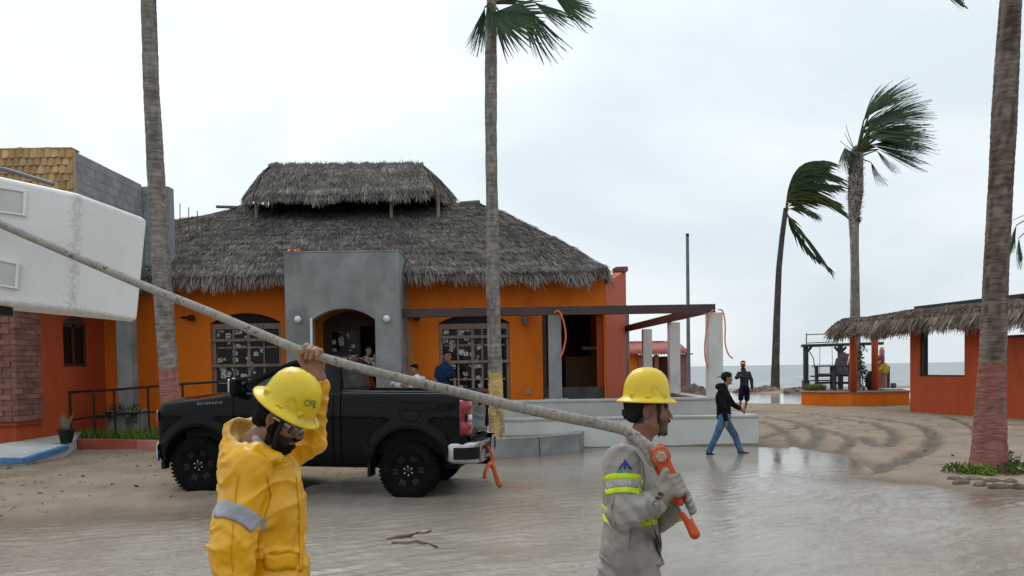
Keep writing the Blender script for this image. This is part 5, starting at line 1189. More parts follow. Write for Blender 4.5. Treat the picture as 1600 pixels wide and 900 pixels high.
# --- thin palm on the shore
D_ = gr(1211, 611).y; pA = thing('palm_tree', 'thin bent palm alone on the shore beyond the walkers', 'tree', gr(1211, 611), group='palm trees')
path = pth([(1211, 613), (1212, 560), (1214, 490), (1217, 420), (1222, 370), (1228, 325)], D_); V, Q, c = trunk(None, path, [.33, .27, .23, .2, .18, .17], None, 29, n=10, ring=.2, cols=((.055, .045, .04), (.1, .085, .075))); npobj('trunk', V, Q, BARK, pA, c, True)
FA = [([(1228, 325), (1231, 296), (1241, 268), (1260, 252), (1288, 254)], 1.7), ([(1228, 325), (1234, 298), (1250, 278), (1275, 268), (1304, 278)], 1.7), ([(1228, 324), (1238, 300), (1262, 288), (1306, 290)], 1.6), ([(1228, 324), (1242, 306), (1268, 300), (1304, 318)], 1.5), ([(1228, 322), (1232, 300), (1243, 284), (1262, 276)], 1.5), ([(1228, 328), (1244, 324), (1258, 330), (1270, 336)], 1.0), ([(1229, 333), (1240, 348), (1262, 376), (1298, 424)], 1.15), ([(1229, 333), (1236, 352), (1252, 378), (1275, 404)], 1.1), ([(1228, 326), (1245, 312), (1275, 308), (1315, 332)], 1.4), ([(1229, 324), (1236, 290), (1252, 262), (1274, 258)], 1.5)]
for i, (l, ll) in enumerate(FA): pinnate(pA, [at(x, y, D_+random.uniform(-.6, .6)) for x, y in l], ll, 200+i, 30, col=(.8, .75, .7) if i in (6, 7) else ((1.5, 1.2, .7) if i == 3 else (1, 1, 1)), hang=(.8, 0, -.35) if i not in (6, 7) else (.35, 0, -.6))
# --- palm whose fronds reach in at the right edge
D_ = 27.; bq = at(1668, 640, D_); pE = thing('palm_tree', 'palm fronds hanging in from beyond the right edge behind the thick palm', 'tree', (bq.x, D_, 0), group='palm trees')
path = [Vector((bq.x, D_, -.1)), Vector((bq.x-.15, D_, 4)), at(1655, 320, D_)]; V, Q, c = trunk(None, path, [.22, .17, .16], None, 37, n=12); npobj('trunk', V, Q, BARK, pE, c, True); top = path[-1]
for i, (h_, a, sz, spd) in enumerate((((1588, 352), -100, .95, 50), ((1592, 372), -85, 1.0, 46), ((1604, 345), -60, 1.1, 60), ((1625, 318), 20, 1.3, 70), ((1580, 345), -130, .35, 40), ((1690, 310), 0, 1.4, 70), ((1650, 280), 60, 1.3, 70), ((1700, 350), -40, 1.3, 60))): add_fan(pE, top, at(*h_, D_), ang(a, .2), sz, R(spd), side=(.7, .7, .1), seed=300+i, bend=.18, nseg=26)
# plants and stones round the foot of the right palm
for k, (x, y, rx, rz_, n, cs_) in enumerate(((1524, 743, .24, .10, 520, [(.16, .24, .03), (.2, .28, .05), (.1, .17, .02)]), (1500, 741, .25, .12, 300, [(.07, .10, .03), (.1, .12, .04)]), (1590, 742, .32, .16, 420, [(.06, .11, .025), (.09, .14, .03)]), (1575, 728, .16, .18, 240, [(.07, .11, .03), (.1, .13, .04)]))):
    c = gr(x, y, .05); leafy('ground_plant', ['bright lime green plant in front of the red palm foot', 'dull green weeds left of the red palm foot', 'leafy green weeds at the right edge by the palm foot', 'taller green weed close behind the right side of the palm foot'][k], 'plant', [(c+Vector((0, 0, .04)), (rx, .22, rz_))], n, .07, cs_)
for k, x in enumerate((1490, 1502, 1518, 1532, 1548, 1562, 1578, 1592)):
    y = (751, 757, 753, 760, 756, 763, 757, 764)[k]; c = gr(x, y, .03)
    mound('stone', ['leftmost small grey stone of the ring at the right palm', 'second stone from the left in the ring at the right palm', 'third stone from the left in the ring at the right palm', 'dark stone nearest the water left of the red palm foot', 'stone right below the centre of the red palm foot', 'dark stone nearest the water right of the red palm foot', 'second stone from the right edge below the palm weeds', 'rightmost stone by the water at the right edge'][k], 'stone', (c.x, c.y, gz(c.x, c.y)-.01), (.10+.04*(k % 3), .08, .055+.02*(k % 2)), RK, 60+k, .35, 2, 16)['group'] = 'stones around the right palm'
# ================================================================== black pickup
PAINT = M('black_paint', (.0035, .004, .0055), None, .06, 3, coat=0, spec=.15)
TRIM = M('black_trim', (.006, .006, .006), (.011, .011, .011), .7, 10, .2, 80, spec=.2)
RUB = M('tyre_rubber', (.005, .005, .005), (.010, .0095, .009), .9, 12, .3, 60, spec=.05)
RIM = M('black_rim', (.004, .004, .0045), (.008, .008, .009), .35, 9, spec=.3)
CHROME = M('chrome', (.42, .43, .44), (.52, .53, .54), .2, 5, metal=1.)
TGLASS = M('tinted_glass', (.010, .012, .014), (.014, .016, .018), .05, 3, coat=.6)
REDL = M('red_lens', (.22, .006, .010), (.30, .010, .015), .12, 8, coat=.8)
TH = R(6.7); XRA, XFA = 4.17, 1.06
wz = .43; rear = gr(638, 777)
d_ = Vector((math.cos(-TH), math.sin(-TH), 0)); nf = Vector((math.sin(TH), math.cos(TH), 0))   # rearwards, away from the camera
org = Vector((rear.x, rear.y, -.015))-d_*XRA+nf*1.0
trk = thing('pickup_truck', 'black single cab pickup truck parked in the flood water', 'truck', org, -TH)
trk.rotation_euler = (0, R(1.0), -TH)           # nose a little higher, on the sand
TT = Matrix.Translation(org) @ trk.rotation_euler.to_matrix().to_4x4()
TT = Matrix.Translation(org+Vector((0, 0, .06))) @ trk.rotation_euler.to_matrix().to_4x4(); trk.location = org+Vector((0, 0, .06)); WM[trk] = TT
def tk(mb, name, mat, parent=None, **k):
    mb.v = [(x if x > .48 else .48-(.48-x)*.3, y, z) for x, y, z in mb.v]
    o = mb.build(name, mat, parent or trk, local=True, **k); return o
def zlow(x):
    z = .46
    for xc in (XFA, XRA):
        r_ = .535
        if abs(x-xc) < r_: z = max(z, wz+.02+math.sqrt(max(0, r_*r_-(x-xc)**2)))
    if x < .3: z = max(z, .46+(.3-x)*.8)
    if x > 4.75: z = max(z, .46+(x-4.75)*1.5)
    return z
def ztop(x): return float(np.interp(x, [0, .06, .16, .45, 1.0, 1.4, 1.6, 3.12, 3.2, 4.6, 5.02], [1.09, 1.18, 1.26, 1.33, 1.39, 1.45, 1.49, 1.50, 1.505, 1.50, 1.49]))
def yside(x, z):
    zt = ztop(x); y = float(np.interp(z, [.4, .5, .62, .80, 1.0, 1.16, 1.22, zt-.09, zt-.03, zt+.001], [.90, .94, .975, .985, .992, 1.012, 1.0, .985, .965, .915]))
    w_ = float(np.interp(x, [0, .05, .12, .25, .5, .8], [.72, .80, .87, .935, .975, 1.0])); 
    for xc in (XFA, XRA):                # flared arches
        rr = math.hypot(x-xc, z-wz-.02); y += .035*max(0, 1-abs(rr-.57)/.13) if z > .5 else 0
    if x > 4.9: w_ *= 1-(x-4.9)*.22
    return y*w_
def side_panel(xa, xb, name, mat=PAINT, parent=None):
    for s_ in (-1, 1):
        xsn = sorted(set([round(xa+(xb-xa)*i/max(4, int((xb-xa)/.045)), 4) for i in range(max(4, int((xb-xa)/.045))+1)]+[x for xc in (XFA, XRA) for x in (xc-.534, xc-.53, xc-.51, xc+.51, xc+.53, xc+.534) if xa < x < xb]))
        P = []
        for x in xsn:
            a, b = zlow(x), ztop(x); zs_ = [a+(b-a)*t for t in (0, .04, .12, .22, .34, .46, .58, .68, .76, .84, .9, .95, .98, 1)]
            col_ = [Vector((x, s_*yside(x, z), z)) for z in zs_]; P.append([Vector((x, s_*(yside(x, a)-.05), a))]+col_+[Vector((x, s_*(yside(x, b)-.05), b+.004))])
        mb = MB(); mb.smooth = True; mb.grid(P); o = tk(mb, name, mat, parent)
        yield o
for _ in side_panel(.02, 1.59, 'front_fender'): pass
doors = list(side_panel(1.602, 3.075, 'door'))
for _ in side_panel(3.087, 3.185, 'cab_corner'): pass
for _ in side_panel(3.20, 5.0, 'bed_side'): pass
tk(MB().boxp(.8, 3.16, -.86, .86, .5, 1.28), 'dark_gap_backing', TRIM)  # dark box added behind the panel gaps so they read black
tk(MB().boxp(3.2, 4.9, -.80, .80, .62, .92), 'bed_floor', TRIM)
tk(MB().boxp(.6, 4.8, -.55, .55, .38, .6), 'chassis', TRIM)
# arch liners and lips
for xc in (XFA, XRA):
    for s_ in (-1, 1):
        mb = MB(); mb.smooth = True; P = []
        for i in range(17):
            a = math.pi*i/16; cx_, cz_ = xc+.53*math.cos(a), wz+.02+.53*math.sin(a); P.append([Vector((cx_, s_*.55, cz_)), Vector((cx_, s_*(yside(cx_, max(cz_, .52))-.02), cz_))])
        mb.grid(P); tk(mb, 'arch_liner', TRIM)
    tk(MB().boxp(xc-.52, xc+.52, -.56, .56, .6, .98), 'wheel_house', TRIM)
# hood and cowl
mb = MB(); mb.smooth = True; P = []
for x in (.03, .06, .12, .2, .35, .6, .9, 1.2, 1.4, 1.54):
    yw = yside(x, ztop(x))-.02; zt = ztop(x); row = []
    for k in range(-8, 9):
        t = k/8; cr = .05*(1-t*t)+(.022*math.exp(-((abs(t)-.62)/.1)**2) if x > .15 else 0); row.append(Vector((x, t*yw, zt+cr*min(1, x/.3)+.003)))
    P.append(row)
mb.grid(P); tk(mb, 'hood', PAINT)
mb = MB(); mb.grid([[Vector((x, t*.9, z)) for t in (-1, -.5, 0, .5, 1)] for x, z in ((1.52, 1.49), (1.68, 1.51))]); tk(mb, 'cowl', TRIM)
# greenhouse
def gy(z): return float(np.interp(z, [1.48, 1.55, 1.90, 2.0], [.925, .90, .745, .70]))
outer = [(1.47, 1.49), (1.90, 1.735), (2.26, 1.90), (2.46, 1.955), (2.70, 1.975), (2.98, 1.965), (3.07, 1.93), (3.12, 1.75), (3.165, 1.49), (2.4, 1.49)]
inner = [(1.76, 1.535), (2.02, 1.70), (2.29, 1.84), (2.42, 1.873), (2.56, 1.88), (2.72, 1.878), (2.75, 1.86), (2.77, 1.75), (2.78, 1.535), (2.3, 1.535)]
for s_ in (-1, 1):
    mb = MB(); mb.smooth = True; n = len(outer)
    vs = [(x, s_*gy(z), z) for x, z in outer]+[(x, s_*(gy(z)+.002), z) for x, z in inner]+[(x, s_*(gy(z)-.03), z) for x, z in inner]
    mb.add(vs, [(i, (i+1) % n, n+(i+1) % n, n+i) for i in range(n)]+[(n+i, n+(i+1) % n, 2*n+(i+1) % n, 2*n+i) for i in range(n)])
    tk(mb, 'window_frame', PAINT, doors[0 if s_ < 0 else 1])
    mb = MB(); mb.add([(x, s_*(gy(z)-.022), z) for x, z in inner], [tuple(range(n))]); tk(mb, 'side_window', TGLASS, doors[0 if s_ < 0 else 1])
    mb = MB(); mb.boxp(2.76, 2.79, s_*.87, s_*.90, 1.535, 1.6); tk(MB().box((2.82, s_*1.006, 1.27), (.2, .035, .045)), 'door_handle', PAINT, doors[0 if s_ < 0 else 1], bevel=.012)
    m_ = thing  # mirror
    mb = MB(); mb.box((1.69, s_*1.10, 1.57), (.10, .22, .26)); mr_ = tk(mb, 'wing_mirror', PAINT, bevel=.035); tk(MB().box((1.622, s_*1.10, 1.585), (.035, .19, .20)), 'mirror_cap', CHROME, mr_, bevel=.016); tk(MB().bar((1.69, s_*.9, 1.52), (1.69, s_*1.02, 1.54), .09, .06), 'mirror_arm', TRIM, mr_)
mb = MB(); mb.smooth = True; P = []
for x, z in ((2.28, 1.89), (2.36, 1.93), (2.46, 1.957), (2.6, 1.972), (2.75, 1.977), (2.9, 1.973), (3.0, 1.96), (3.06, 1.94)):
    P.append([Vector((x-.05*(1-abs(t))*(x < 2.4)+.02*(1-t*t)*(x > 2.95), t*gy(z), z+.045*(1-abs(t)**2.6)*(1-.6*(x > 3.03)))) for t in [k/8 for k in range(-8, 9)]])
mb.grid(P); tk(mb, 'roof', PAINT, thick=.02)
mb = MB(); mb.smooth = True; mb.grid([[Vector((1.50+(2.25-1.50)*f-.10*(1-t*t)*(1-f*.4), t*(.90-.155*f), 1.50+.395*f+.03*(1-t*t)*f)) for t in [k/6 for k in range(-6, 7)]] for f in (0, .33, .66, 1)]); tk(mb, 'windscreen', TGLASS)
# cab back: frame with rear window
fo = [(-.915, 1.49), (-.73, 1.94), (.73, 1.94), (.915, 1.49)]; fi = [(-.72, 1.56), (-.61, 1.875), (.61, 1.875), (.72, 1.56)]
xb_ = lambda z: 3.165-(z-1.49)*.22
mb = MB(); mb.add([(xb_(z), y, z) for y, z in fo]+[(xb_(z)+.003, y, z) for y, z in fi], [(i, (i+1) % 4, 4+(i+1) % 4, 4+i) for i in range(4)]); tk(mb, 'cab_back', PAINT)
mb = MB(); mb.add([(xb_(z)-.006, y, z) for y, z in fi], [(0, 1, 2, 3)]); tk(mb, 'rear_window', TGLASS)
tk(MB().boxp(3.165, 3.175, -.9, .9, .6, 1.488), 'cab_rear_panel', PAINT)
tk(MB().box((3.06, 0, 1.975), (.05, .34, .035)), 'brake_light', REDL, bevel=.01)
for s_ in (-.42, .42): tk(MB().box((2.55, s_, 1.3), (.5, .5, .7)), 'seat', TRIM, bevel=.08)
# bed
for s_ in (-1, 1):
    tk(MB().boxp(3.22, 4.95, min(s_*.80, s_*.83), max(s_*.80, s_*.83), .9, 1.46), 'bed_liner', TRIM)
    mb = MB(); mb.smooth = False; mb.grid([[Vector((x, s_*y, ztop(x)+.005+dz)) for y, dz in ((.78, -.03), (.785, .012), (.87, .018), (.925, .0))] for x in (3.2, 3.8, 4.4, 5.0)]); tk(mb, 'bed_rail', TRIM)
tk(MB().boxp(3.19, 3.22, -.83, .83, .7, 1.48), 'bed_front', PAINT)
mb = MB(); mb.smooth = True; P = []
for z, x in ((.80, 4.985), (.88, 5.005), (1.05, 5.01), (1.25, 5.012), (1.36, 5.02), (1.43, 5.045), (1.475, 5.05), (1.50, 5.03), (1.50, 4.95)):
    P.append([Vector((x+.012*(1-t*t), t*.80, z)) for t in [k/6 for k in range(-6, 7)]])
mb.grid(P); tg = tk(mb, 'tailgate', PAINT, thick=.02)
tk(MB().box((5.035, 0, 1.33), (.03, .32, .09)), 'tailgate_handle', TRIM, tg, bevel=.015)
# emblem plate and small script on the tailgate
text_part('lettering', 'SILVERADO', .062, CHROME, tg, TT @ frame((5.022, -.56, .99), (0, 1, 0), (0, 0, 1)), .003, 1.1, 1.35)
text_part('lettering', 'SILVERADO', .050, CHROME, trk, TT @ frame((1.24, -1.003, 1.335), (1, 0, .06), (0, -.08, 1)), .004, 1.08, 1.45, .15)
text_part('lettering', 'SILVERADO', .050, CHROME, trk, TT @ frame((1.24, 1.003, 1.335), (-1, 0, -.06), (0, .08, 1)), .004, 1.08, 1.45, .15)
for s_ in (-1, 1):                       # lights: profile wraps round the bed corner
    def lens(z0, z1, nm, mat, a0, a1, par=None, e_=0.):
        mb = MB(); mb.smooth = True; P = []
        for i in range(7):
            t = a0+(a1-a0)*i/6; x = 4.90+.115*math.sin(t*math.pi/2); y = .80+.195*math.cos(t*math.pi/2)
            P.append([Vector((x+(o_+e_)*math.sin(t*math.pi/2), s_*(y+(o_+e_)*math.cos(t*math.pi/2)), z0+(z1-z0)*f)) for f, o_ in ((0, 0.004), (.06, .02), (.94, .02), (1, .004))])
        mb.grid(P); return tk(mb, nm, mat, par, thick=.012)
    tl = lens(.90, 1.40, 'tail_light', M('smoked_red', (.14, .008, .01), (.18, .012, .014), .15, 8, coat=.8), 0.02, 1)
    P_ = None; lens(1.205, 1.385, 'red_lens', REDL, .1, .98, tl, .012); lens(.92, 1.10, 'red_lens', REDL, .1, .98, tl, .012)
    lens(1.115, 1.19, 'reverse_lens', M('white_lens', (.6, .6, .6), (.7, .7, .7), .15, 8), .6, .98, tl, .012)
# rear bumper: chrome corners with dark step pockets
for s_ in (-1, 1):
    mb = MB(); mb.smooth = True; P = []
    path_ = [(4.72, .985), (4.86, .985), (4.97, .96), (5.09, .88), (5.15, .74), (5.165, .52), (5.165, .33)]
    for (x, y) in path_: P.append([Vector((x+o_*.3, s_*(y-o_*.6), z)) for z, o_ in ((.505, .05), (.52, .0), (.545, -.012), (.76, -.012), (.785, .0), (.80, .05))])
    mb.grid(P); bm2 = tk(mb, 'rear_bumper', CHROME, thick=.012)
    mb = MB(); mb.smooth = True; P = []
    for (x, y) in [(4.80, .998), (4.87, .998), (4.975, .975), (5.09, .902), (5.145, .80)]: P.append([Vector((x+.016, s_*(y+.012), z)) for z in (.565, .60, .70, .735)])
    mb.grid(P); tk(mb, 'step_pocket', TRIM, bm2)
tk(MB().boxp(5.0, 5.15, -.34, .34, .50, .77), 'bumper_centre', CHROME, bevel=.02); tk(MB().boxp(5.151, 5.158, -.2, .2, .56, .72), 'plate_recess', TRIM)
tk(MB().boxp(4.9, 5.2, -.05, .05, .40, .50), 'tow_hitch', TRIM); tk(MB().boxp(4.75, 5.02, -.9, .9, .52, .80), 'bumper_backing', TRIM)
# front end
mb = MB(); mb.smooth = True; P = []
for t in [k/8 for k in range(-8, 9)]: P.append([Vector((.0+.10*abs(t)**3+o_, t*.80, z)) for z, o_ in ((.72, .0), (1.0, -.02), (1.24, .03))])
mb.grid(P); gri = tk(mb, 'grille', TRIM)
for z in (.82, .92, 1.02, 1.12): 
    mb = MB(); mb.tube([Vector((-.02+.1*abs(t)**3, t*.66, z)) for t in [k/6 for k in range(-6, 7)]], .018, 6); tk(mb, 'grille_bar', CHROME, gri)
mb = MB(); mb.smooth = True; P = []
for t in [k/10 for k in range(-10, 11)]: P.append([Vector((-.07+.13*abs(t)**3+.14*abs(t)**9+o_, t*.955, z)) for z, o_ in ((.48, .08), (.52, .0), (.70, -.01), (.74, .06))])
mb.grid(P); tk(mb, 'front_bumper', CHROME, thick=.02)
for s_ in (-1, 1):
    mb = MB(); mb.smooth = True; P = []
    for x, y in ((.05, .68), (.035, .76), (.06, .83), (.13, .895), (.24, .948), (.30, .965)): P.append([Vector((x-.012, s_*(y+.008), z)) for z in (1.06, 1.11, 1.19, 1.225)])
    mb.grid(P); hl = tk(mb, 'headlight', M('clear_lens', (.25, .26, .27), (.4, .4, .4), .08, 10, coat=1), thick=.01); tk(MB().box((.31, s_*.972, 1.15), (.035, .02, .08)), 'side_marker', REDL, hl)
    tk(MB().boxp(.36, .5, min(s_*.80, s_*.93), max(s_*.80, s_*.93), .36, .47), 'air_dam', TRIM); tk(MB().boxp(XRA-.60, XRA-.56, min(s_*.70, s_*.97), max(s_*.70, s_*.97), .30, .62), 'mud_flap', TRIM)
# wheels
def wheel_meshes():
    RX = Matrix.Rotation(R(90), 4, 'X')
    mb = MB(); mb.smooth = True
    mb.lathe([(.235, -.12), (.25, -.135), (.30, -.147), (.36, -.145), (.395, -.132), (.408, -.11), (.412, 0), (.408, .11), (.395, .132), (.36, .145), (.30, .147), (.25, .135), (.235, .12)], 44, RX)
    mb.smooth = False
    for i in range(46):
        a = 2*math.pi*i/46
        for k, yy3 in enumerate((-.118, -.045, .045, .118)):
            aa = a+(.06 if k % 2 else 0); rot = Matrix.Rotation(-aa, 3, 'Y'); c = Vector((.414*math.cos(aa), yy3, .414*math.sin(aa))); mb.box(c, (.014, .058, .036), rot)
        aa = a+.03*(i % 2); c = Vector((.388*math.cos(aa), -.142, .388*math.sin(aa))); mb.box(c, (.04, .012, .03), Matrix.Rotation(-aa, 3, 'Y'))
    ty = mb.mesh('tyre', RUB)
    mb = MB(); mb.smooth = True
    mb.lathe([(.0, -.05), (.20, -.045), (.222, -.06), (.232, -.115), (.245, -.128), (.245, -.115), (.238, .1), (0, .1)], 36, RX)
    mb.smooth = False
    for i in range(6):
        for o_ in (-.13, .13):
            a = 2*math.pi*i/6+o_; d2 = Vector((math.cos(a), 0, math.sin(a))); mb.bar(d2*.05+Vector((0, -.085, 0)), d2*.232+Vector((0, -.108, 0)), .038, .045, up=(0, 1, 0))
    mb.smooth = True; mb.lathe([(0, .125), (.05, .12), (.075, .10), (.08, .05)], 18, Matrix.Rotation(R(90), 4, 'X'))
    rm = mb.mesh('rim', RIM)
    mb = MB()
    for i in range(6): a = 2*math.pi*(i+.5)/6; mb.lathe([(.011, 0), (.011, .02), (0, .024)], 6, Matrix.Translation((.062*math.cos(a), -.118, .062*math.sin(a))) @ RX)
    lg = mb.mesh('lug_nuts', CHROME); return ty, rm, lg
ty, rm, lg = wheel_meshes()
for xc in (XFA, XRA):
    for s_ in (-1, 1):
        T = TT @ Matrix.Translation((xc, s_*.87, wz-.03 if xc == XRA else wz)) @ (Matrix.Rotation(math.pi if s_ > 0 else 0, 4, 'Z')) @ Matrix.Rotation(random.random()*6, 4, 'Y')
        wh = inst('wheel', ty, trk, T); inst('rim', rm, wh, T); tag(inst('lug_nuts', lg, wh, T), kind='stuff')
# strap tied to the hitch
st = thing('tow_strap', 'orange tow strap tied to the rear bumper and trailing into the water', 'strap', gr(775, 760))
STR = M('orange_strap', (.62, .10, .04), (.75, .16, .06), .7, 20, .3, 90)
def ribbon(px, w_, nm):
    P = [at(x, y, dd) for x, y, dd in px]; mb = MB(); mb.smooth = True; rows = []; n = len(P)
    for i in range(n):
        t = (P[min(i+1, n-1)]-P[max(i-1, 0)]).normalized(); s2 = t.cross(Vector((math.sin(i*.9)*.6, 1, .3))).normalized()*w_/2; rows.append([P[i]-s2, P[i], P[i]+s2])
    mb.grid(rows); mb.build(nm, STR, st, thick=.004)
ribbon([(757, 698, 11.75), (763, 699, 11.65), (768, 708, 11.6), (769, 722, 11.6), (765, 730, 11.6)], .055, 'loop')
ribbon([(766, 722, 11.58), (771, 730, 11.58), (774, 742, 11.6), (779, 756, 11.62), (783, 761, 11.63)], .075, 'tail')
ribbon([(768, 722, 11.56), (762, 728, 11.56), (758, 737, 11.56), (757, 748, 11.57)], .055, 'tail')
g0 = gr(782, 761, .006); rows = [g0+Vector((.12*i+.03*math.sin(i), .06*math.sin(i*1.3)-.01*i, 0)) for i in range(5)]
mb = MB(); mb.grid([[p+Vector((0, -.014, .002)), p+Vector((0, .014, .003))] for p in rows]); mb.build('floating_end', STR, st)
# ================================================================== people
from mathutils.bvhtree import BVHTree
SKIN = MC('skin', .5, .15, 90, spec=.25, var=.08, vscale=12, bdist=.004, sss=.05)
CLOTH = MC('cloth', .85, .35, crease=(5.5, 1., .085), crumple=(6., .7, .06), bscale= 130, spec=.06, var=.10, vscale=10, bdist=.004)
HAIRM = MC('hair', .8, .8, 220, spec=.04, var=.4, vscale=60, bdist=.006)
def sdf_raw(prims, h, k=.03, sub=(), ksub=.01, disp=None, color=None, T=None, cut=None):
    pr = [(p if isinstance(p, tuple) else (p, k)) for p in prims]
    lo = np.min([p[0].bb[0] for p in pr], 0)-.04; hi = np.max([p[0].bb[1] for p in pr], 0)+.04
    n = np.ceil((hi-lo)/h).astype(int)+1
    P = np.stack(np.meshgrid(*[lo[i]+np.arange(n[i])*h for i in range(3)], indexing='ij'), -1); D = None
    for f, kk in pr: d = f(P); D = d if D is None else smin(D, d, kk)
    for f in sub:
        f, kk = f if isinstance(f, tuple) else (f, ksub); D = smax(D, -f(P), kk)
    if disp is not None: nr = np.abs(D) < .07; dd = np.zeros_like(D); dd[nr] = disp(P[nr]); D = D+dd
    if cut is not None: D = np.maximum(D, cut(P))
    V, Q = surfnet(D, lo, h); col = None if color is None else color(V)
    if T is not None: T = np.array(T); V = V @ T[:3, :3].T+T[:3, 3]
    return V, Q, col
def join(parts):
    Vs, Qs, Cs = [], [], []; n = 0
    for V, Q, c in parts: Vs.append(V); Qs.append(Q+n); Cs.append(c); n += len(V)
    return np.concatenate(Vs), np.concatenate(Qs), np.concatenate(Cs)
def flat(c): return lambda V: np.tile(np.array(c, float), (len(V), 1))
def tup(*a): return [tuple(x) for x in a]
def head_prims(fat=1.0):
    s = 1
    P = [ell((-.012, 0, .045), (.100, .078, .090)), (ell((.032, 0, -.025), (.062, .064, .085)), .03), (ell((.012, 0, -.065), (.062, .058, .05)), .03),
         (cap((-.005, -.050, -.062), (.062, -.022, -.100), .020, .018), .02), (cap((-.005, .050, -.062), (.062, .022, -.100), .020, .018), .02), (ell((.070, 0, -.100), (.026, .026, .022)), .02),
         (cap((.084, -.036, .020), (.084, .036, .020), .011), .012), (cap((.088, 0, .012), (.109, 0, -.032), .008, .0125), .010), (ell((.098, -.013, -.040), (.011, .009, .009)), .006), (ell((.098, .013, -.040), (.011, .009, .009)), .006),
         (ell((.088, 0, -.064), (.014, .024, .008)), .006), (ell((.086, 0, -.077), (.013, .021, .008)), .006), (ell((.055, -.045, -.022), (.03, .022, .022)), .02), (ell((.055, .045, -.022), (.03, .022, .022)), .02)]
    for y in (-1, 1): P += [(ell((-.016, y*.079, -.004), (.020, .009, .034), Matrix.Rotation(y*-.25, 3, 'Z')), .006)]
    sub = [(ell((.103, -.033, -.002), (.020, .020, .013)), .01), (ell((.103, .033, -.002), (.020, .020, .013)), .01), (ell((.11, 0, -.0705), (.02, .02, .0022)), .004)]
    for y in (-1, 1): sub += [(ell((-.010, y*.092, -.004), (.010, .009, .020)), .004)]
    return P, sub
EYES = [ell((.080, -.032, -.002), (.0125, .0125, .0125)), ell((.080, .032, -.002), (.0125, .0125, .0125))]
def skin_col(base, beard=None, hair=None):
    base = np.array(base)
    def f(V):
        x, y, z = V[:, 0], V[:, 1], V[:, 2]; c = np.tile(base, (len(V), 1)); n = fbm(V*60, 3, 4)
        lips = (x > .078) & (np.abs(y) < .024) & (z < -.057) & (z > -.084); c[lips] = base*np.array([.95, .62, .6])
        c[(np.abs(y) > .074) & (np.abs(z) < .04)] *= np.array([1.0, .82, .8])
        br = (x > .07) & (np.abs(z-.020) < .009) & (np.abs(y) > .010) & (np.abs(y) < .052); c[br] = c[br]*.25
        if beard is not None:
            edge = .014*n; full = beard[1]
            jaw = (z < -.045+edge+.9*np.clip(.035-x, 0, .03)*full) & (x > .046-.054*full) & ~lips & (z > -.135)
            must = (x > .074) & (z < -.045) & (z > -.060) & (np.abs(y) < .034)
            side = (x > .002) & (x < .030) & (z < .035) & (z > -.07) & (np.abs(y) > .045)
            mk = jaw | must | (side if full else False); c[mk] = c[mk]*(1-beard[2])+np.array(beard[0])*beard[2]
        if hair is not None:
            hm = ((z > .062+edge_n(V)) | ((x < -.028+.006*n) & (z > -.062+.01*n)) | ((x < .012) & (z > .028))) & ~((np.abs(y) > .072) & (np.abs(x+.016) < .022) & (z < .028)); c[hm] = hair
        return c
    return f
def edge_n(V): return .004*fbm(V*50, 2, 9)
def hat(parent, T, s=1.0, hcol=(.78, .60, .02), text=None):
    """full-brim hard hat; local z=0 is the brim plane"""
    HM = M('hard_hat_yellow', (.68, .48, .010), (.76, .54, .018), .33, 7, .05, 60, spec=.45, c3=(.55, .38, .03), s3=12, p3=(.57, .68))
    Tm = T @ Matrix.Diagonal((s, s, s, 1)); n = 64; prof = [(1.0, -.004, 1), (1.0, .001, 1), (.97, .006, 1), (.88, .014, .8), (.80, .022, .55), (.765, .030, .2), (.745, .045, 0), (.72, .075, 0), (.665, .108, 0), (.57, .136, 0), (.44, .156, 0), (.29, .168, 0), (.14, .1735, 0), (.03, .175, 0)]
    mb = MB(); mb.smooth = True; rows = []
    for r_, z, br in prof:
        row = []
        for j in range(n):
            a = 2*math.pi*j/n; ex, ey = (.160, .138) if r_ > .76 else (.160, .138); x, y = ex*r_*math.cos(a), ey*r_*math.sin(a)
            if r_ <= .765:               # crown ridges
                rid = .007*math.exp(-(y/.014)**2)*min(1, z/.06)+.0035*(math.exp(-((y-.034)/.010)**2)+math.exp(-((y+.034)/.010)**2))*min(1, max(0, z-.05)/.06)
                L_ = math.sqrt(x*x+y*y+(z*.9)**2)+1e-6; x += x/L_*rid; z2 = z+z/L_*rid
            else: z2 = z-.010*br*(abs(math.cos(a))**3)*0+.0*br
            row.append(Vector((x, y, z2)))
        rows.append(row+[row[0]])
    mb.grid(rows); mb.add([Vector((0, 0, .175))], [])
    h = mb.build('hard_hat', HM, parent) if False else None
    me = mb.mesh('hard_hat', HM, None); o = inst('hard_hat', me, parent, Tm)
    md = o.modifiers.new('solid', 'SOLIDIFY'); md.thickness = .004; md.offset = -1
    def lug(c_, d_):
        lm = MB().box(c_, d_).mesh('hat_lug', HM); lo_ = inst('hat_lug', lm, o, Tm); b_ = lo_.modifiers.new('b', 'BEVEL'); b_.width = .004; b_.segments = 2
    for sy in (-1, 1):
        for sx in (-.083, .083): y = sy*.1035*math.sqrt(max(0, 1-(sx/.122)**2)); lug((sx, y, .036), (.024, .020, .024))
        lug((0, sy*.108, .030), (.03, .012, .010))
    mb = MB(); mb.smooth = True; mb.lathe([(.72, -.012), (.74, .03)], 32, None, .150, .126); bnd = mb.mesh('hat_band', BLACKM); inst('hat_band', bnd, o, Tm)
    return o, me, Tm
def strap(parent, pts_, w_, mat, nm='chin_strap'):
    mb = MB(); mb.smooth = True; n = len(pts_); rows = []
    for i, (p, nrm) in enumerate(pts_):
        p = Vector(p); t = (Vector(pts_[min(i+1, n-1)][0])-Vector(pts_[max(i-1, 0)][0])).normalized(); s_ = t.cross(Vector(nrm)).normalized()*w_/2; rows.append([p-s_, p+s_])
    mb.grid(rows); return mb.build(nm, mat, parent, thick=.003)
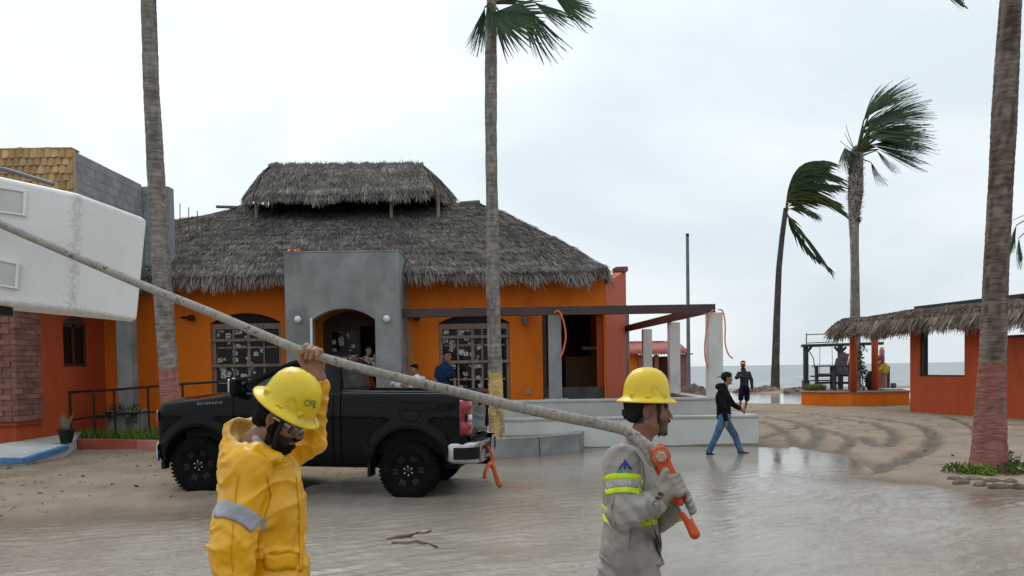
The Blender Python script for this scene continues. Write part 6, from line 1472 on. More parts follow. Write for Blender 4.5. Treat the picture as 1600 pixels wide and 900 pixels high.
def head_T(c, pitch=0, yaw=0, roll=0, s=1.0): return Matrix.Translation(c) @ Matrix.Rotation(yaw, 4, 'Z') @ Matrix.Rotation(pitch, 4, 'Y') @ Matrix.Rotation(roll, 4, 'X') @ Matrix.Diagonal((s, s, s, 1))
def grip(c, a, e1, e2, r_, angs, fr=.0095, n=4, gap=.0205, L0=-1.5, thumb=None):
    """fingers wrapped round a rod: centre c, axis a; angles from e1 (0) to e2 (90)"""
    out = []; c = Vector(c); a = Vector(a).normalized(); e1 = Vector(e1); e1 = (e1-a*e1.dot(a)).normalized(); e2 = Vector(e2); e2 = (e2-a*e2.dot(a)-e1*e2.dot(e1)).normalized()
    ends = []
    for i in range(n):
        o_ = a*(L0+i)*gap; ln = (.94, 1.04, 1.0, .84)[i]; rr = r_+fr*.9; A_ = [angs[0]+(angs[1]-angs[0])*f*(ln if f > .5 else 1) for f in (0, .25, .5, .75, 1)]
        P = [c+o_+(e1*math.cos(R(q))+e2*math.sin(R(q)))*rr*(1.12 if k in (1, 3) else 1) for k, q in enumerate(A_)]
        for k in range(4): out.append((cap(P[k], P[k+1], fr*(1.08-.06*k), fr*(1.02-.06*k)), .006 if k else .004))
        ends.append(P[0])
    return out, ends
def wrinkle(P, s=1.0, seed=0, sx=(7, 7, 16), amp=.010):
    q = P*np.array(sx); r1 = np.clip(1-np.abs(fbm(q+fbm(P*3, 2, seed)[:, None]*1.5, 3, seed+1))*2.4, 0, 1)**2.5; return -amp*1.1*r1*s+amp*.3*fbm(P*5, 2, seed+2)

# ------------------------------------------------------------------ worker in the yellow raincoat
W1 = .0
d0 = 3.42
base = at(420, 1500, d0); bx0 = at(420, 900, d0).x; foot = -.07
p1_ = thing('person', 'worker in yellow raincoat and hard hat holding the cable overhead', 'person', (bx0, d0, foot))
Hc = at(442, 652, 3.40); H1 = head_T(Hc, R(31), R(-5), R(6))
nb = at(404, 704, 3.44); RS, LS = at(384, 735, 3.24), at(424, 728, 3.62); RE, LE = at(361, 856, 3.13), at(486, 690, 3.66); RW, LW = at(368, 960, 3.08), at(497.5, 592, 3.56)
ch, be, hp = at(419, 785, 3.44), at(419, 862, 3.44), at(418, 935, 3.44)
sk = (.235, .125, .085)
HP, HS = head_prims()
hd = sdf_raw(HP+[(cap((-.012, 0, -.07), (-.06, 0, -.17), .052, .06), .03)], .0036, .02, HS, .006, color=skin_col(sk, ((.012, .010, .010), 1, .95), (.012, .010, .010)), T=H1)
ey = sdf_raw(EYES, .003, .0, color=flat((.5, .45, .42)), T=H1)
# raised hand gripping the cable
CD = (at(540, 574, 3.52)-at(420, 527, 3.55)).normalized(); hc = at(486.5, 554.5, 3.52); upv = Vector((0, 0, 1)); tocam = Vector((.05, -1, 0))
fg, ends = grip(hc, CD, (0, 1, .0), (0, 0, 1), .023, (-35, 205), .0105, 4, .0215)
pc = at(490, 573, 3.55); hp1 = fg+[(rbox(pc, (.045, .019, .046), .018, frame((0, 0, 0), (CD.x, 0, CD.z), (0, 1, 0)).to_3x3()), .014), (cap(at(493, 572, 3.555), LW, .028, .027), .02), (cap(at(488, 561, 3.575), at(500, 566, 3.575), .014), .012)]
hp1 += [(cap(at(478, 575, 3.535), at(468.5, 561, 3.505), .0155, .0125), .012), (cap(at(468.5, 561, 3.505), at(467.5, 548, 3.492), .0122, .0105), .005)]
nails = lambda V: np.tile(np.array((.30, .165, .12)), (len(V), 1))
ha = sdf_raw(hp1+[(cap(LW, at(499, 640, 3.62), .030, .037), .02)], .0036, .01, color=nails)
inn = sdf_raw([cap(nb, ch, .06, .14), cap(ch, be, .14, .13), cap(be, hp, .13, .14), cap(RS, RE, .045), cap(RE, RW, .04, .03), cap(LS, LE, .045), cap(LE, LW, .04, .03), cap(RS, LS, .05)], .016, .03, color=flat(sk))
# near hand hanging, lower body
rh = RW+Vector((.01, 0, -.07)); hn = [cap(RW, rh, .03, .036)]
for i in range(4): q0 = rh+Vector((-.03+.02*i, -.005, -.03)); q1 = q0+Vector((.008, .0, -.045)); q2 = q1+Vector((.004, .02, -.035)); hn += [(cap(q0, q1, .0105, .0095), .008), (cap(q1, q2, .0095, .008), .003)]
hn += [(cap(rh+Vector((.03, .01, .01)), rh+Vector((.055, .02, -.05)), .012, .009), .01)]
hn2 = sdf_raw(hn, .005, .012, color=flat(sk))
V, Q, c = join([hd, ey, ha, inn, hn2]); npobj('body', V, Q, SKIN, p1_, c, True)
# beard volume
bd = [ell((.064, 0, -.108), (.036, .042, .040)), (cap((.0, -.060, -.050), (.05, -.036, -.105), .017, .024), .02), (cap((.0, .060, -.050), (.05, .036, -.105), .017, .024), .02), (cap((.004, -.071, .02), (.002, -.063, -.05), .010, .016), .015), (cap((.004, .071, .02), (.002, .063, -.05), .010, .016), .015), (ell((.101, -.013, -.0535), (.010, .017, .0075)), .006), (ell((.101, .013, -.0535), (.010, .017, .0075)), .006), (ell((.09, 0, -.092), (.017, .03, .012)), .008)]
V, Q, c = sdf_raw(bd, .0038, .015, color=flat((.012, .010, .010)), T=H1, disp=lambda P: .004*fbm(P*90, 3, 3)); npobj('beard', V, Q, HAIRM, p1_, c, True)
V, Q, c = sdf_raw([ell((-.030, 0, .035), (.094, .081, .088)), (cap((-.075, -.03, -.045), (-.075, .03, -.045), .035), .03)], .005, .02, sub=[(ell((.09, 0, -.02), (.10, .2, .12)), .01), (rbox((.03, 0, -.06), (.055, .2, .085), .02), .01)], color=flat((.014, .012, .012)), T=H1, disp=lambda P: .003*fbm(P*90, 3, 3)); npobj('hair', V, Q, HAIRM, p1_, c, True)
TH1 = H1 @ Matrix.Translation((-.004, 0, .046)) @ Matrix.Rotation(R(4), 4, 'Y')
hat1, hme1, hT1 = hat(p1_, TH1, .99)
# safety glasses
GL = M('clear_safety_glass', (.93, .94, .94), None, .02, 3, trans=1., spec=.5); gls = MB(); gls.smooth = True
gls.grid([[H1 @ Vector((.106-.012*abs(t)**2.2-.028*abs(t)**6, t*.068, z)) for t in [k/8 for k in range(-8, 9)]] for z in (.018, .008, -.010, -.024)]); go = gls.build('safety_glasses', GL, p1_, thick=.002)
for s_ in (-1, 1): mb = MB(); mb.bar(H1 @ Vector((.07, s_*.071, .006)), H1 @ Vector((-.02, s_*.084, .010)), .004, .009); mb.build('temple', M('pale_plastic', (.42, .40, .36), (.5, .48, .44), .3, 5), go)
mb = MB(); mb.tube([H1 @ Vector((.110-.012*abs(t)**2.2-.028*abs(t)**6, t*.069, .019)) for t in [k/8 for k in range(-8, 9)]], .0022, 6); mb.build('brow_bar', BLACKM, go)
# raincoat
YC, YL, GB = np.array((.74, .36, .004)), np.array((.74, .46, .13)), np.array((.33, .33, .36))
rsn, ren = np.array(RS), np.array(RE); ad = (ren-rsn)/np.linalg.norm(ren-rsn); al = np.linalg.norm(ren-rsn)
hoodc = np.array(at(378, 690, 3.42)); nbn = np.array(nb)
def ycol(V):
    c = np.tile(YC, (len(V), 1)); t = ((V-rsn) @ ad)/al; d = np.linalg.norm(V-rsn-(t*al)[:, None]*ad, axis=1)
    tt_ = t+.10*((V[:, 0]-rsn[0])/.1)*-.55; c[(tt_ > .53) & (tt_ < .69) & (d < .125) & (V[:, 1] < 3.28)] = GB
    rr = np.linalg.norm((V-np.array(at(402, 672, 3.43)))/np.array([.105, .125, .075]), axis=1); c[rr < 1.16] = YL
    return c
jk = [ell(ch, (.148, .20, .24)), (ell(be, (.145, .21, .25)), .06), (cap(at(420, 900, 3.44), at(420, 1000, 3.44), .150, .165), .08), (cap(RS, LS, .085), .06), (cap(nb, at(412, 740, 3.44), .085, .12), .05),
      (cap(RS, RE, .088, .080), .05), (cap(RE, RW, .080, .072), .03), (cap(LS, LE, .080, .058), .04), (cap(LE, at(496, 604, 3.57), .058, .043), .02)]
hood = [(cap(at(372, 678, 3.44), at(360, 725, 3.40), .06, .045), .03), (cap(at(372, 676, 3.44), at(396, 672, 3.60), .05, .045), .02), (cap(at(363, 712, 3.38), at(400, 702, 3.26), .042, .03), .02), (cap(at(400, 702, 3.26), at(432, 716, 3.28), .03, .018), .015), (cap(at(396, 672, 3.60), at(430, 706, 3.62), .045, .03), .02)]
hol = [(ell(at(402, 672, 3.43), (.105, .125, .075)), .02)]
def yd(P): return wrinkle(P, 1.0, 5, (6.5, 6.5, 11), .012)
V, Q, c = sdf_raw(jk+hood, .0075, .03, sub=hol, disp=yd, color=ycol, cut=lambda P: .60-P[..., 2])
RAIN = MC('rain_coat', .34, .2, 40, crease=(5., .9, .07), crumple=(5., .6, .06), spec=.42, var=.10, vscale=5, bdist=.01); npobj('raincoat', V, Q, RAIN, p1_, c, True); jmesh = (V, Q); 
# shirt collar, placket, pocket flap
V, Q, c = sdf_raw([cap(at(398, 672, 3.50), at(401, 688, 3.36), .016), (cap(at(400, 686, 3.37), at(426, 712, 3.34), .016, .013), .01), (cap(at(426, 712, 3.34), at(448, 738, 3.37), .013, .009), .01), (cap(at(398, 672, 3.50), at(432, 712, 3.52), .016), .01)], .005, .01, color=flat((.38, .37, .36))); npobj('shirt_collar', V, Q, CLOTH, p1_, c, True)
V, Q, c = sdf_raw([cap(at(482, 712, 3.58), at(491, 690, 3.60), .068, .064)], .007, .0, color=flat((.30, .29, .29)), disp=lambda P: wrinkle(P, 1, 8, (9, 9, 12), .006)); 
bvj = BVHTree.FromPolygons([tuple(v) for v in jmesh[0]], [tuple(q) for q in jmesh[1]])
def proj(x, y, bv, off=.004, hint=None):
    r = ray(x, y); hit = bv.ray_cast(Vector((0, 0, CAMZ)), r.normalized())
    if hit[0] is None:
        q_ = bv.find_nearest(at(x, y, hint or 3.3)); return q_[0]+q_[1]*off
    return hit[0]+hit[1]*0-r.normalized()*off
def decal(poly, bv, mat, parent, nm, off=.004, thick=.003):
    P = [proj(x, y, bv, off) for x, y in poly]; mb = MB(); mb.add(P, [tuple(range(len(P)))]); return mb.build(nm, mat, parent, thick=thick)
def strip(edge, w_, bv, mat, parent, nm, off=.005, n=16, nw=3):
    """ribbon along a pixel polyline"""
    e = np.array(edge, float); s_ = np.r_[0, np.cumsum(np.hypot(*np.diff(e, axis=0).T))]; t = np.linspace(0, s_[-1], n); x = np.interp(t, s_, e[:, 0]); y = np.interp(t, s_, e[:, 1]); gx, gy_ = np.gradient(x), np.gradient(y); L_ = np.hypot(gx, gy_)
    mb = MB(); mb.smooth = True; mb.grid([[proj(x[i]-gy_[i]/L_[i]*w_*f, y[i]+gx[i]/L_[i]*w_*f, bv, off) for f in np.linspace(-.5, .5, nw)] for i in range(n)]); return mb.build(nm, mat, parent, thick=.004)
YM = M('raincoat_yellow', tuple(YC*.95), tuple(YC*1.05), .45, 6, .2, 40)
strip([(466, 745), (470, 800), (471, 850), (470, 893)], 5, bvj, YM, p1_, 'placket', .006)
pk = MB(); pk.smooth = True; pk.grid([[proj(x, y+2*math.sin(x*.15), bvj, .008) for x in np.linspace(413, 463, 9)] for y in (866, 874, 882, 890)]); pk.build('pocket_flap', YM, p1_, thick=.006)
SEAM = M('coat_seam', tuple(YC*.78), tuple(YC*.86), .5, 8)
for e_ in ([(417, 742), (424, 775), (414, 808), (404, 830)], [(372, 742), (366, 790), (362, 860), (364, 893)]): strip(e_, 1.4, bvj, SEAM, p1_, 'seam', .003, 20, 2)
BANDM = M('reflective_grey', (.27, .27, .30), (.36, .36, .39), .4, 9, .25, 60, spec=.6)
strip([(334, 795), (352, 795), (372, 801), (388, 810), (402, 822)], 27, bvj, BANDM, p1_, 'reflective_band', .006, 18, 7)
# trousers and boots below the frame
hz_ = hp.z
tr = []
for s_, xo in ((-1, -.16), (1, .14)):
    a = Vector((bx0, d0+s_*.10, .88)); kn = Vector((bx0+xo*.4+.03, d0+s_*.11, .47)); an = Vector((bx0+xo, d0+s_*.11, .06)); tr += [(cap(a, kn, .10, .075), .04), (cap(kn, an, .075, .065), .02)]
V, Q, c = sdf_raw([ell((bx0, d0, .9), (.16, .19, .14))]+tr, .014, .04, color=flat((.70, .36, .01)), disp=lambda P: wrinkle(P, 1, 15, (6, 6, 9), .008)); npobj('rain_trousers', V, Q, RAIN, p1_, c, True)
bt = []
for s_, xo in ((-1, -.16), (1, .14)): an = Vector((bx0+xo, d0+s_*.11, .10)); bt += [cap(an, an+Vector((0, 0, -.1)), .06, .055), (cap(an+Vector((-.02, 0, -.125)), an+Vector((.15, 0, -.13)), .045, .04), .03)]
V, Q, c = sdf_raw(bt, .012, .0, color=flat((.02, .02, .02))); npobj('boots', V, Q, CLOTH, p1_, c, True)
# ------------------------------------------------------------------ worker in grey with the hook
d0 = 3.97; bx0 = at(985, 890, d0).x
p2_ = thing('person', 'worker in grey work shirt with reflective bands carrying the cable on his shoulder', 'person', (bx0, d0, foot))
Hc = at(1013, 641, 3.96); H2 = head_T(Hc, R(1), R(-4), 0, 1.0)
nb = at(994, 697, 3.97); RS, LS = at(971, 722, 3.79), at(1000, 716, 4.16); RE, LE = at(974, 804, 3.70), at(1022, 812, 4.16); RW, LW = at(1023, 786, 3.64), at(1060, 797, 3.93)
ch, be, hp = at(986, 768, 3.98), at(986, 846, 3.98), at(978, 905, 3.98)
sk2 = (.24, .118, .075)
HP, HS = head_prims()
hd = sdf_raw(HP+[(cap((-.015, 0, -.07), (-.055, 0, -.20), .054, .062), .03)], .0036, .02, HS, .006, color=skin_col(sk2, ((.035, .025, .02), 0, .75), (.03, .024, .02)), T=H2)
ey = sdf_raw(EYES, .003, .0, color=flat((.16, .12, .11)), T=H2)
inn = sdf_raw([cap(nb, ch, .06, .12), cap(ch, be, .12, .11), cap(be, hp, .11, .12), cap(RS, RE, .045), cap(RE, RW, .04, .03), cap(LS, LE, .045), cap(LE, LW, .04, .03), cap(RS, LS, .05)], .016, .03, color=flat(sk2))
V, Q, c = join([hd, ey, inn]); npobj('body', V, Q, SKIN, p2_, c, True)
V, Q, c = sdf_raw([ell((-.032, 0, .035), (.092, .080, .088)), (cap((-.082, -.03, -.035), (-.082, .03, -.035), .026), .03)], .005, .02, sub=[(ell((.09, 0, -.02), (.10, .2, .12)), .01), (rbox((.03, 0, -.06), (.06, .2, .085), .02), .01)], color=flat((.022, .018, .015)), T=H2, disp=lambda P: .002*fbm(P*90, 3, 3)); npobj('hair', V, Q, HAIRM, p2_, c, True)
V, Q, c = sdf_raw([ell((.074, 0, -.112), (.022, .022, .016)), (ell((.103, 0, -.0535), (.007, .024, .006)), .004)], .0036, .006, color=flat((.04, .028, .022)), T=H2, disp=lambda P: .003*fbm(P*110, 3, 3)); npobj('goatee', V, Q, HAIRM, p2_, c, True)
hat2, hme2, hT2 = hat(p2_, H2 @ Matrix.Translation((-.010, 0, .044)) @ Matrix.Rotation(R(1), 4, 'Y'), .93)
STRP = M('strap_webbing', (.018, .014, .013), (.03, .025, .022), .8, 40)
for s_ in (-1, 1): strap(hat2, [(H2 @ Vector((x, s_*y, z)), H2.to_3x3() @ Vector((.25, s_, 0))) for x, y, z in ((.042, .076, .045), (.044, .0735, .0), (.046, .066, -.045), (.05, .050, -.09), (.056, .028, -.118), (.058, 0, -.126))], .018, STRP)
mb = MB(); mb.box(H2 @ Vector((-.118, 0, -.012)), (.022, .05, .034), H2.to_3x3()); mb.box(H2 @ Vector((-.112, 0, -.034)), (.02, .03, .02), H2.to_3x3()); mb.tube([H2 @ Vector((-.10, y, .0)) for y in (-.03, 0, .03)], .012, 6); mb.build('ratchet_knob', BLACKM, hat2, bevel=.004)
for s_ in (-1, 1): strap(hat1, [(H1 @ Vector((x, s_*y, z)), H1.to_3x3() @ Vector((.25, s_, 0))) for x, y, z in ((.030, .082, .045), (.032, .083, .0), (.034, .080, -.045), (.04, .066, -.10), (.055, .036, -.146), (.058, 0, -.152))], .020, STRP)
# work shirt
SC = np.array((.335, .305, .285)); HV = np.array((.62, .80, .03)); RG = np.array((.36, .36, .34))
rsn, ren, rwn = np.array(RS), np.array(RE), np.array(RW); ad = (ren-rsn)/np.linalg.norm(ren-rsn); al = np.linalg.norm(ren-rsn)
zb0, zb1 = at(985, 819, 3.85).z, at(985, 794, 3.85).z
def scol2(V):
    c = np.tile(SC, (len(V), 1)); t = ((V-rsn) @ ad)/al; d = np.linalg.norm(V-rsn-(t*al)[:, None]*ad, axis=1)
    f = np.clip(((V-ren) @ (rwn-ren))/((rwn-ren) @ (rwn-ren)), 0, 1); dfa = np.linalg.norm(V-ren-f[:, None]*(rwn-ren), axis=1); arm = (d < .118) & (t < 1.05) & (V[:, 1] < 3.86); fore = dfa < .10
    tt_ = t+.0*V[:, 0]; bnd = arm & (tt_ > .29) & (tt_ < .59); c[bnd] = HV; c[arm & (tt_ > .37) & (tt_ < .50)] = RG
    tor = ~arm & ~fore & (V[:, 2] > zb0) & (V[:, 2] < zb1); c[tor] = HV; zm = (zb0+zb1)/2; hw = (zb1-zb0)*.19; c[tor & (np.abs(V[:, 2]-zm) < hw)] = RG
    return c
sh = [ell(ch, (.145, .19, .23)), (ell(be, (.142, .19, .22)), .06), (cap(at(984, 885, 3.98), at(978, 940, 3.98), .148, .155), .06), (cap(RS, LS, .07), .06), (cap(nb, at(990, 730, 3.97), .072, .10), .05),
      (cap(RS, RE, .080, .072), .05), (cap(RE, RW, .074, .052), .022), (cap(LS, LE, .078, .07), .05), (cap(LE, LW, .07, .05), .022)]
col_ = [(cap(at(984, 678, 3.90), at(1012, 712, 3.87), .022, .014), .012), (cap(at(984, 678, 3.90), at(984, 676, 4.03), .022), .012), (cap(at(984, 676, 4.03), at(1014, 710, 4.06), .02, .014), .012)]
def sd2(P):
    w_ = wrinkle(P, 1, 25, (8, 8, 10), .007)
    eb = np.linalg.norm((P-ren)/np.array([.14, .12, .12]), axis=1); w_ = w_-.010*np.exp(-eb**2)*np.sin((P[:, 0]*.7+P[:, 2]*.7)*95)
    wz_ = np.exp(-((P[:, 2]-at(980, 880, 3.95).z)/.05)**2); return w_-.012*wz_*np.sin(P[:, 2]*75+P[:, 0]*30)
V, Q, c = sdf_raw(sh+col_, .007, .03, disp=sd2, color=scol2, cut=lambda P: .69-P[..., 2], sub=[(cap(Vector(nb)+Vector((.02, 0, .02)), Vector(nb)+Vector((.045, 0, .2)), .062, .08), .01)])
npobj('work_shirt', V, Q, CLOTH, p2_, c, True); bvs = BVHTree.FromPolygons([tuple(v) for v in V], [tuple(q) for q in Q])
HVM = M('hi_vis_yellow', (.50, .66, .02), (.58, .74, .03), .6, 9, .2, 80); SILV = M('reflective_silver', (.30, .30, .28), (.37, .37, .35), .45, 9, .2, 80)
for e_ in ([(946, 749), (960, 744), (980, 743.5), (1001, 746)], [(946, 770), (960, 766), (980, 765), (1001, 768)]): strip(e_, 8.5, bvs, HVM, p2_, 'hi_vis_band', .005, 18, 4)
strip([(946, 759.5), (960, 755), (980, 754), (1001, 757)], 13, bvs, SILV, p2_, 'reflective_band', .005, 18, 5)
for e_ in ([(1004, 818), (1018, 816), (1033, 813)],): strip(e_, 7.5, bvs, HVM, p2_, 'hi_vis_band', .005, 9, 4)
SEAM2 = M('shirt_seam', tuple(SC*.7), tuple(SC*.8), .9, 8)
for e_ in ([(992, 705), (1004, 722), (1008, 745), (1004, 775)], [(985, 826), (983, 850), (984, 880)], [(1030, 770), (1033, 830), (1034, 880)], [(960, 775), (956, 795), (962, 822)]): strip(e_, 1.2, bvs, SEAM2, p2_, 'seam', .003, 20, 2)
LOGO = M('logo_blue', (.02, .035, .30), (.03, .05, .36), .7, 10); GRN = M('logo_green', (.06, .25, .16), (.09, .3, .2), .7, 10); LET = M('band_lettering', (.62, .66, .45), (.7, .72, .5), .6, 10)
for poly in ([(976, 717), (979.5, 722), (974, 722)], [(973, 723), (976, 723), (969, 733), (965.5, 733)], [(977, 723), (980, 723), (988, 733), (984.5, 733)], [(975.4, 722), (978, 722), (978.4, 733), (975.2, 733)]): decal(poly, bvs, LOGO, p2_, 'sleeve_emblem', .007)
decal([(964, 734.5), (987, 733.5), (987, 739), (964, 740)], bvs, GRN, p2_, 'sleeve_emblem', .007)
def ptext(body, cx, cy, hgt, ang_, bv, mat, parent, nm='lettering', sx=1.0, off=.004, shear=0):
    cu = bpy.data.curves.new('lettering', 'FONT'); cu.body = body; cu.size = hgt*1.42; cu.align_x = 'CENTER'; cu.align_y = 'CENTER'; cu.resolution_u = 3; cu.space_character = 1.1
    t = bpy.data.objects.new('tmp', cu); C.objects.link(t); dg = bpy.context.evaluated_depsgraph_get(); me = bpy.data.meshes.new_from_object(t.evaluated_get(dg)); bpy.data.objects.remove(t)
    c_, s_ = math.cos(R(ang_)), math.sin(R(ang_)); mb = MB(); vs = []
    for v in me.vertices: x, y = v.co.x*sx, v.co.y; vs.append(proj(cx+x*c_+y*s_, cy+x*s_-y*c_, bv, off))
    mb.add(vs, [tuple(p.vertices) for p in me.polygons]); return mb.build(nm, mat, parent, thick=.0015)
ptext('CFE', 977, 753.5, 6.5, -3, bvs, LET, p2_, sx=1.2, off=.008); ptext('FE', 952, 756, 6.5, -4, bvs, LET, p2_, sx=.9, off=.008)
def hat_bvh(me, T): return BVHTree.FromPolygons([tuple(T @ v.co) for v in me.vertices], [tuple(p.vertices) for p in me.polygons])
ptext('CFE', 485, 631, 10.5, 10, hat_bvh(hme1, hT1), M('hat_green', (.02, .16, .05), (.03, .2, .07), .5, 8), hat1, sx=.75, off=.006)
V, Q, c = sdf_raw([cap(at(985, 682, 3.88), at(1010, 710, 3.86), .017, .012), (cap(at(985, 682, 3.88), at(984, 680, 4.05), .018), .01), (cap(at(1010, 710, 3.86), at(1018, 728, 3.88), .012, .007), .01), (cap(at(984, 680, 4.05), at(1012, 708, 4.08), .017, .012), .01)], .005, .01, color=flat(SC)); npobj('shirt_collar', V, Q, CLOTH, p2_, c, True)
# trousers and boots
tr = []; bt = []
for s_, xo in ((-1, .18), (1, -.20)):
    a = Vector((bx0, d0+s_*.095, .86)); kn = Vector((bx0+xo*.5+.04, d0+s_*.10, .46)); an = Vector((bx0+xo, d0+s_*.10, .06)); tr += [(cap(a, kn, .092, .068), .04), (cap(kn, an, .068, .06), .02)]; bt += [cap(an, an+Vector((0, 0, -.1)), .058, .055), (cap(an+Vector((-.03, 0, -.125)), an+Vector((.14, 0, -.13)), .045, .04), .03)]
V, Q, c = sdf_raw([ell((bx0, d0, .87), (.145, .175, .14))]+tr, .014, .04, color=flat((.30, .275, .26)), disp=lambda P: wrinkle(P, 1, 35, (6, 6, 9), .008)); npobj('work_trousers', V, Q, CLOTH, p2_, c, True)
V, Q, c = sdf_raw(bt, .012, .0, color=flat((.025, .02, .018))); npobj('boots', V, Q, CLOTH, p2_, c, True)
# gloves gripping the hook fitting
ha0, ha1 = at(1030, 712, 3.66), at(1087, 838, 3.62); ax2 = (ha1-ha0).normalized(); gc = ha0.lerp(ha1, .385); er = Vector((ax2.z*-1, 0, ax2.x)); er = Vector((-ax2.z, 0, ax2.x)).normalized()
GLV = np.array((.30, .28, .235))
fg, ends = grip(gc, ax2, (0, -1, 0), er, .027, (5, 200), .0135, 4, .0262, -1.7)
pm = at(1040, 764, 3.635); g1 = fg+[(ell(pm, (.050, .030, .052), Matrix.Rotation(R(-25), 3, 'Y')), .018), (cap(pm, at(1027, 783, 3.64), .038, .040), .02), (cap(at(1030, 758, 3.62), at(1040, 735, 3.61), .020, .015), .012)]+[(cap(Vector(e), pm, .015, .022), .012) for e in ends]
cuffd = (Vector(at(1012, 797, 3.655))-Vector(at(1032, 772, 3.635))).normalized()
gcol = lambda V: np.tile(GLV, (len(V), 1))*(1+.25*fbm(V*30, 3, 6)[:, None])
V, Q, c = sdf_raw(g1, .0045, .012, color=gcol, disp=lambda P: wrinkle(P, 1, 41, (26, 26, 26), .003)); GLM = MC('leather_glove', .75, .4, 90, spec=.3, var=.18, vscale=14, bdist=.005); npobj('glove', V, Q, GLM, p2_, c, True)
V, Q, c = sdf_raw([cap(at(1033, 773, 3.64), at(1016, 791, 3.65), .048, .062)], .005, .0, color=lambda V: np.tile(GLV*.8, (len(V), 1)), sub=[(cap(at(1015, 792, 3.65), at(1005, 803, 3.655), .058), .004)], cut=None, disp=lambda P: wrinkle(P, 1, 43, (16, 16, 16), .003)); npobj('glove_cuff', V, Q, GLM, p2_, c, True); bvc = BVHTree.FromPolygons([tuple(v) for v in V], [tuple(q) for q in Q])
ptext('DRB', 1028.5, 780, 9, -60, bvc, M('marker_ink', (.012, .012, .013), None, .8), p2_, sx=.95)
gc2 = ha0.lerp(ha1, .60); fg, ends = grip(gc2, ax2, (.3, 1, 0), er, .026, (-20, 95), .0145, 4, .0265, -1.2)
pm2 = at(1066, 787, 3.72); V, Q, c = sdf_raw(fg+[(ell(pm2, (.045, .035, .055)), .018), (cap(pm2, at(1050, 800, 3.86), .04, .045), .02), (cap(at(1050, 800, 3.86), at(1040, 806, 3.95), .05, .058), .01), (cap(at(1070, 772, 3.67), at(1079, 796, 3.655), .024, .022), .015)]+[(cap(Vector(e), pm2, .016, .024), .012) for e in ends], .0045, .012, color=gcol, disp=lambda P: wrinkle(P, 1, 45, (26, 26, 26), .003)); npobj('glove', V, Q, GLM, p2_, c, True)
# ------------------------------------------------------------------ cable with hook fitting
cb = thing('pull_cable', 'thick grey braided cable with orange hook carried by both workers', 'cable', at(700, 612, 3.6))
cpx = [(-70, 318, 4.45, 0.0207), (5, 352, 4.35, 0.0207), (133, 407, 4.1, 0.0207), (233, 450, 3.92, 0.0207), (333, 490, 3.74, 0.0202), (401, 519, 3.62, 0.0198), (486, 553, 3.52, 0.0198), (555, 573, 3.52, 0.0202), (650, 597, 3.56, 0.0213), (725, 615, 3.6, 0.0227), (800, 634, 3.64, 0.0242), (880, 651, 3.68, 0.0255), (940, 663, 3.70, 0.0264), (975, 672, 3.70, 0.0255), (998, 684, 3.68, 0.0229)]
P = np.array([tuple(at(x, y, D)) for x, y, D, r_ in cpx]); rr0 = np.array([q[3] for q in cpx]); sg = np.r_[0, np.cumsum(np.linalg.norm(np.diff(P, axis=0), axis=1))]
def catm(P, s_, sg):
    T_ = np.gradient(P, sg, axis=0); i = np.clip(np.searchsorted(sg, s_)-1, 0, len(sg)-2); h = (sg[i+1]-sg[i])[:, None]; t = ((s_-sg[i])/(sg[i+1]-sg[i]))[:, None]
    return (2*t**3-3*t**2+1)*P[i]+(t**3-2*t**2+t)*h*T_[i]+(-2*t**3+3*t**2)*P[i+1]+(t**3-t**2)*h*T_[i+1]
def rope(P, rr0, sg, nm, parent, strands=8, pitch=.16, n=28):
    s_ = np.arange(0, sg[-1], .0075); C_ = catm(P, s_, sg); r_ = np.interp(s_, sg, rr0); t = np.gradient(C_, axis=0); t /= np.linalg.norm(t, axis=1)[:, None]
    e1 = np.cross(t, [0, 1, 0]); e1 /= np.linalg.norm(e1, axis=1)[:, None]; e2 = np.cross(t, e1); th = np.linspace(0, 2*np.pi, n, endpoint=False); V = []; cl = []
    for a in th:
        f1 = np.abs(np.sin(strands/2*(a+2*np.pi*s_/pitch))); f2 = np.abs(np.sin(strands/2*(a-2*np.pi*s_/pitch))); f = np.maximum(f1, f2)
        q = r_*(.93+.09*f); v = C_+(np.cos(a)*e1+np.sin(a)*e2)*q[:, None]; V.append(v); g = .62+.5*f**2; nz_ = fbm(v*55, 2, 7); nb_ = fbm(v*9, 2, 17); fl = np.where(nz_ > .34, .45, 1)*(1+.2*nb_); cl.append(np.array([.30, .275, .245])[None]*(g*fl)[:, None])
    V = np.stack(V, 1); cl = np.stack(cl, 1); k = len(s_); I = np.arange(k*n).reshape(k, n); J = np.roll(I, -1, 1); Q = np.stack([I[:-1], J[:-1], J[1:], I[1:]], -1).reshape(-1, 4)
    return npobj(nm, V.reshape(-1, 3), Q, MC('braided_rope', .9, .3, 160, spec=.2, var=.15, vscale=25, bdist=.004), parent, cl.reshape(-1, 3), True)
rope(P, rr0, sg, 'rope', cb)
for k, l in enumerate(([(985, 675, 3.71), (1000, 686, 3.68), (1014, 696, 3.655), (1028, 708, 3.65)], [(985, 677, 3.69), (1000, 692, 3.67), (1011, 706, 3.665), (1022, 724, 3.66), (1027, 716, 3.665)])):
    P = np.array([tuple(at(*q)) for q in l]); sg = np.r_[0, np.cumsum(np.linalg.norm(np.diff(P, axis=0), axis=1))]; rope(P, np.full(len(P), .0195), sg, 'eye_loop', cb)
ORG = M('orange_enamel', (.46, .058, .016), (.56, .085, .022), .4, 12, .1, 40, c3=(.22, .05, .025), s3=9, p3=(.55, .7))
Rb = frame((0, 0, 0), ax2, (0, 1, 0)).to_3x3()
hk = sdf('link_plate', [rbox(ha0.lerp(ha1, .10)+Vector((0, -.035, 0)), (.085, .011, .034), .010, Rb), (ell(ha0+Vector((0, -.035, 0)), (.047, .013, .047)), .01)], .0045, ORG, cb, k=.01)
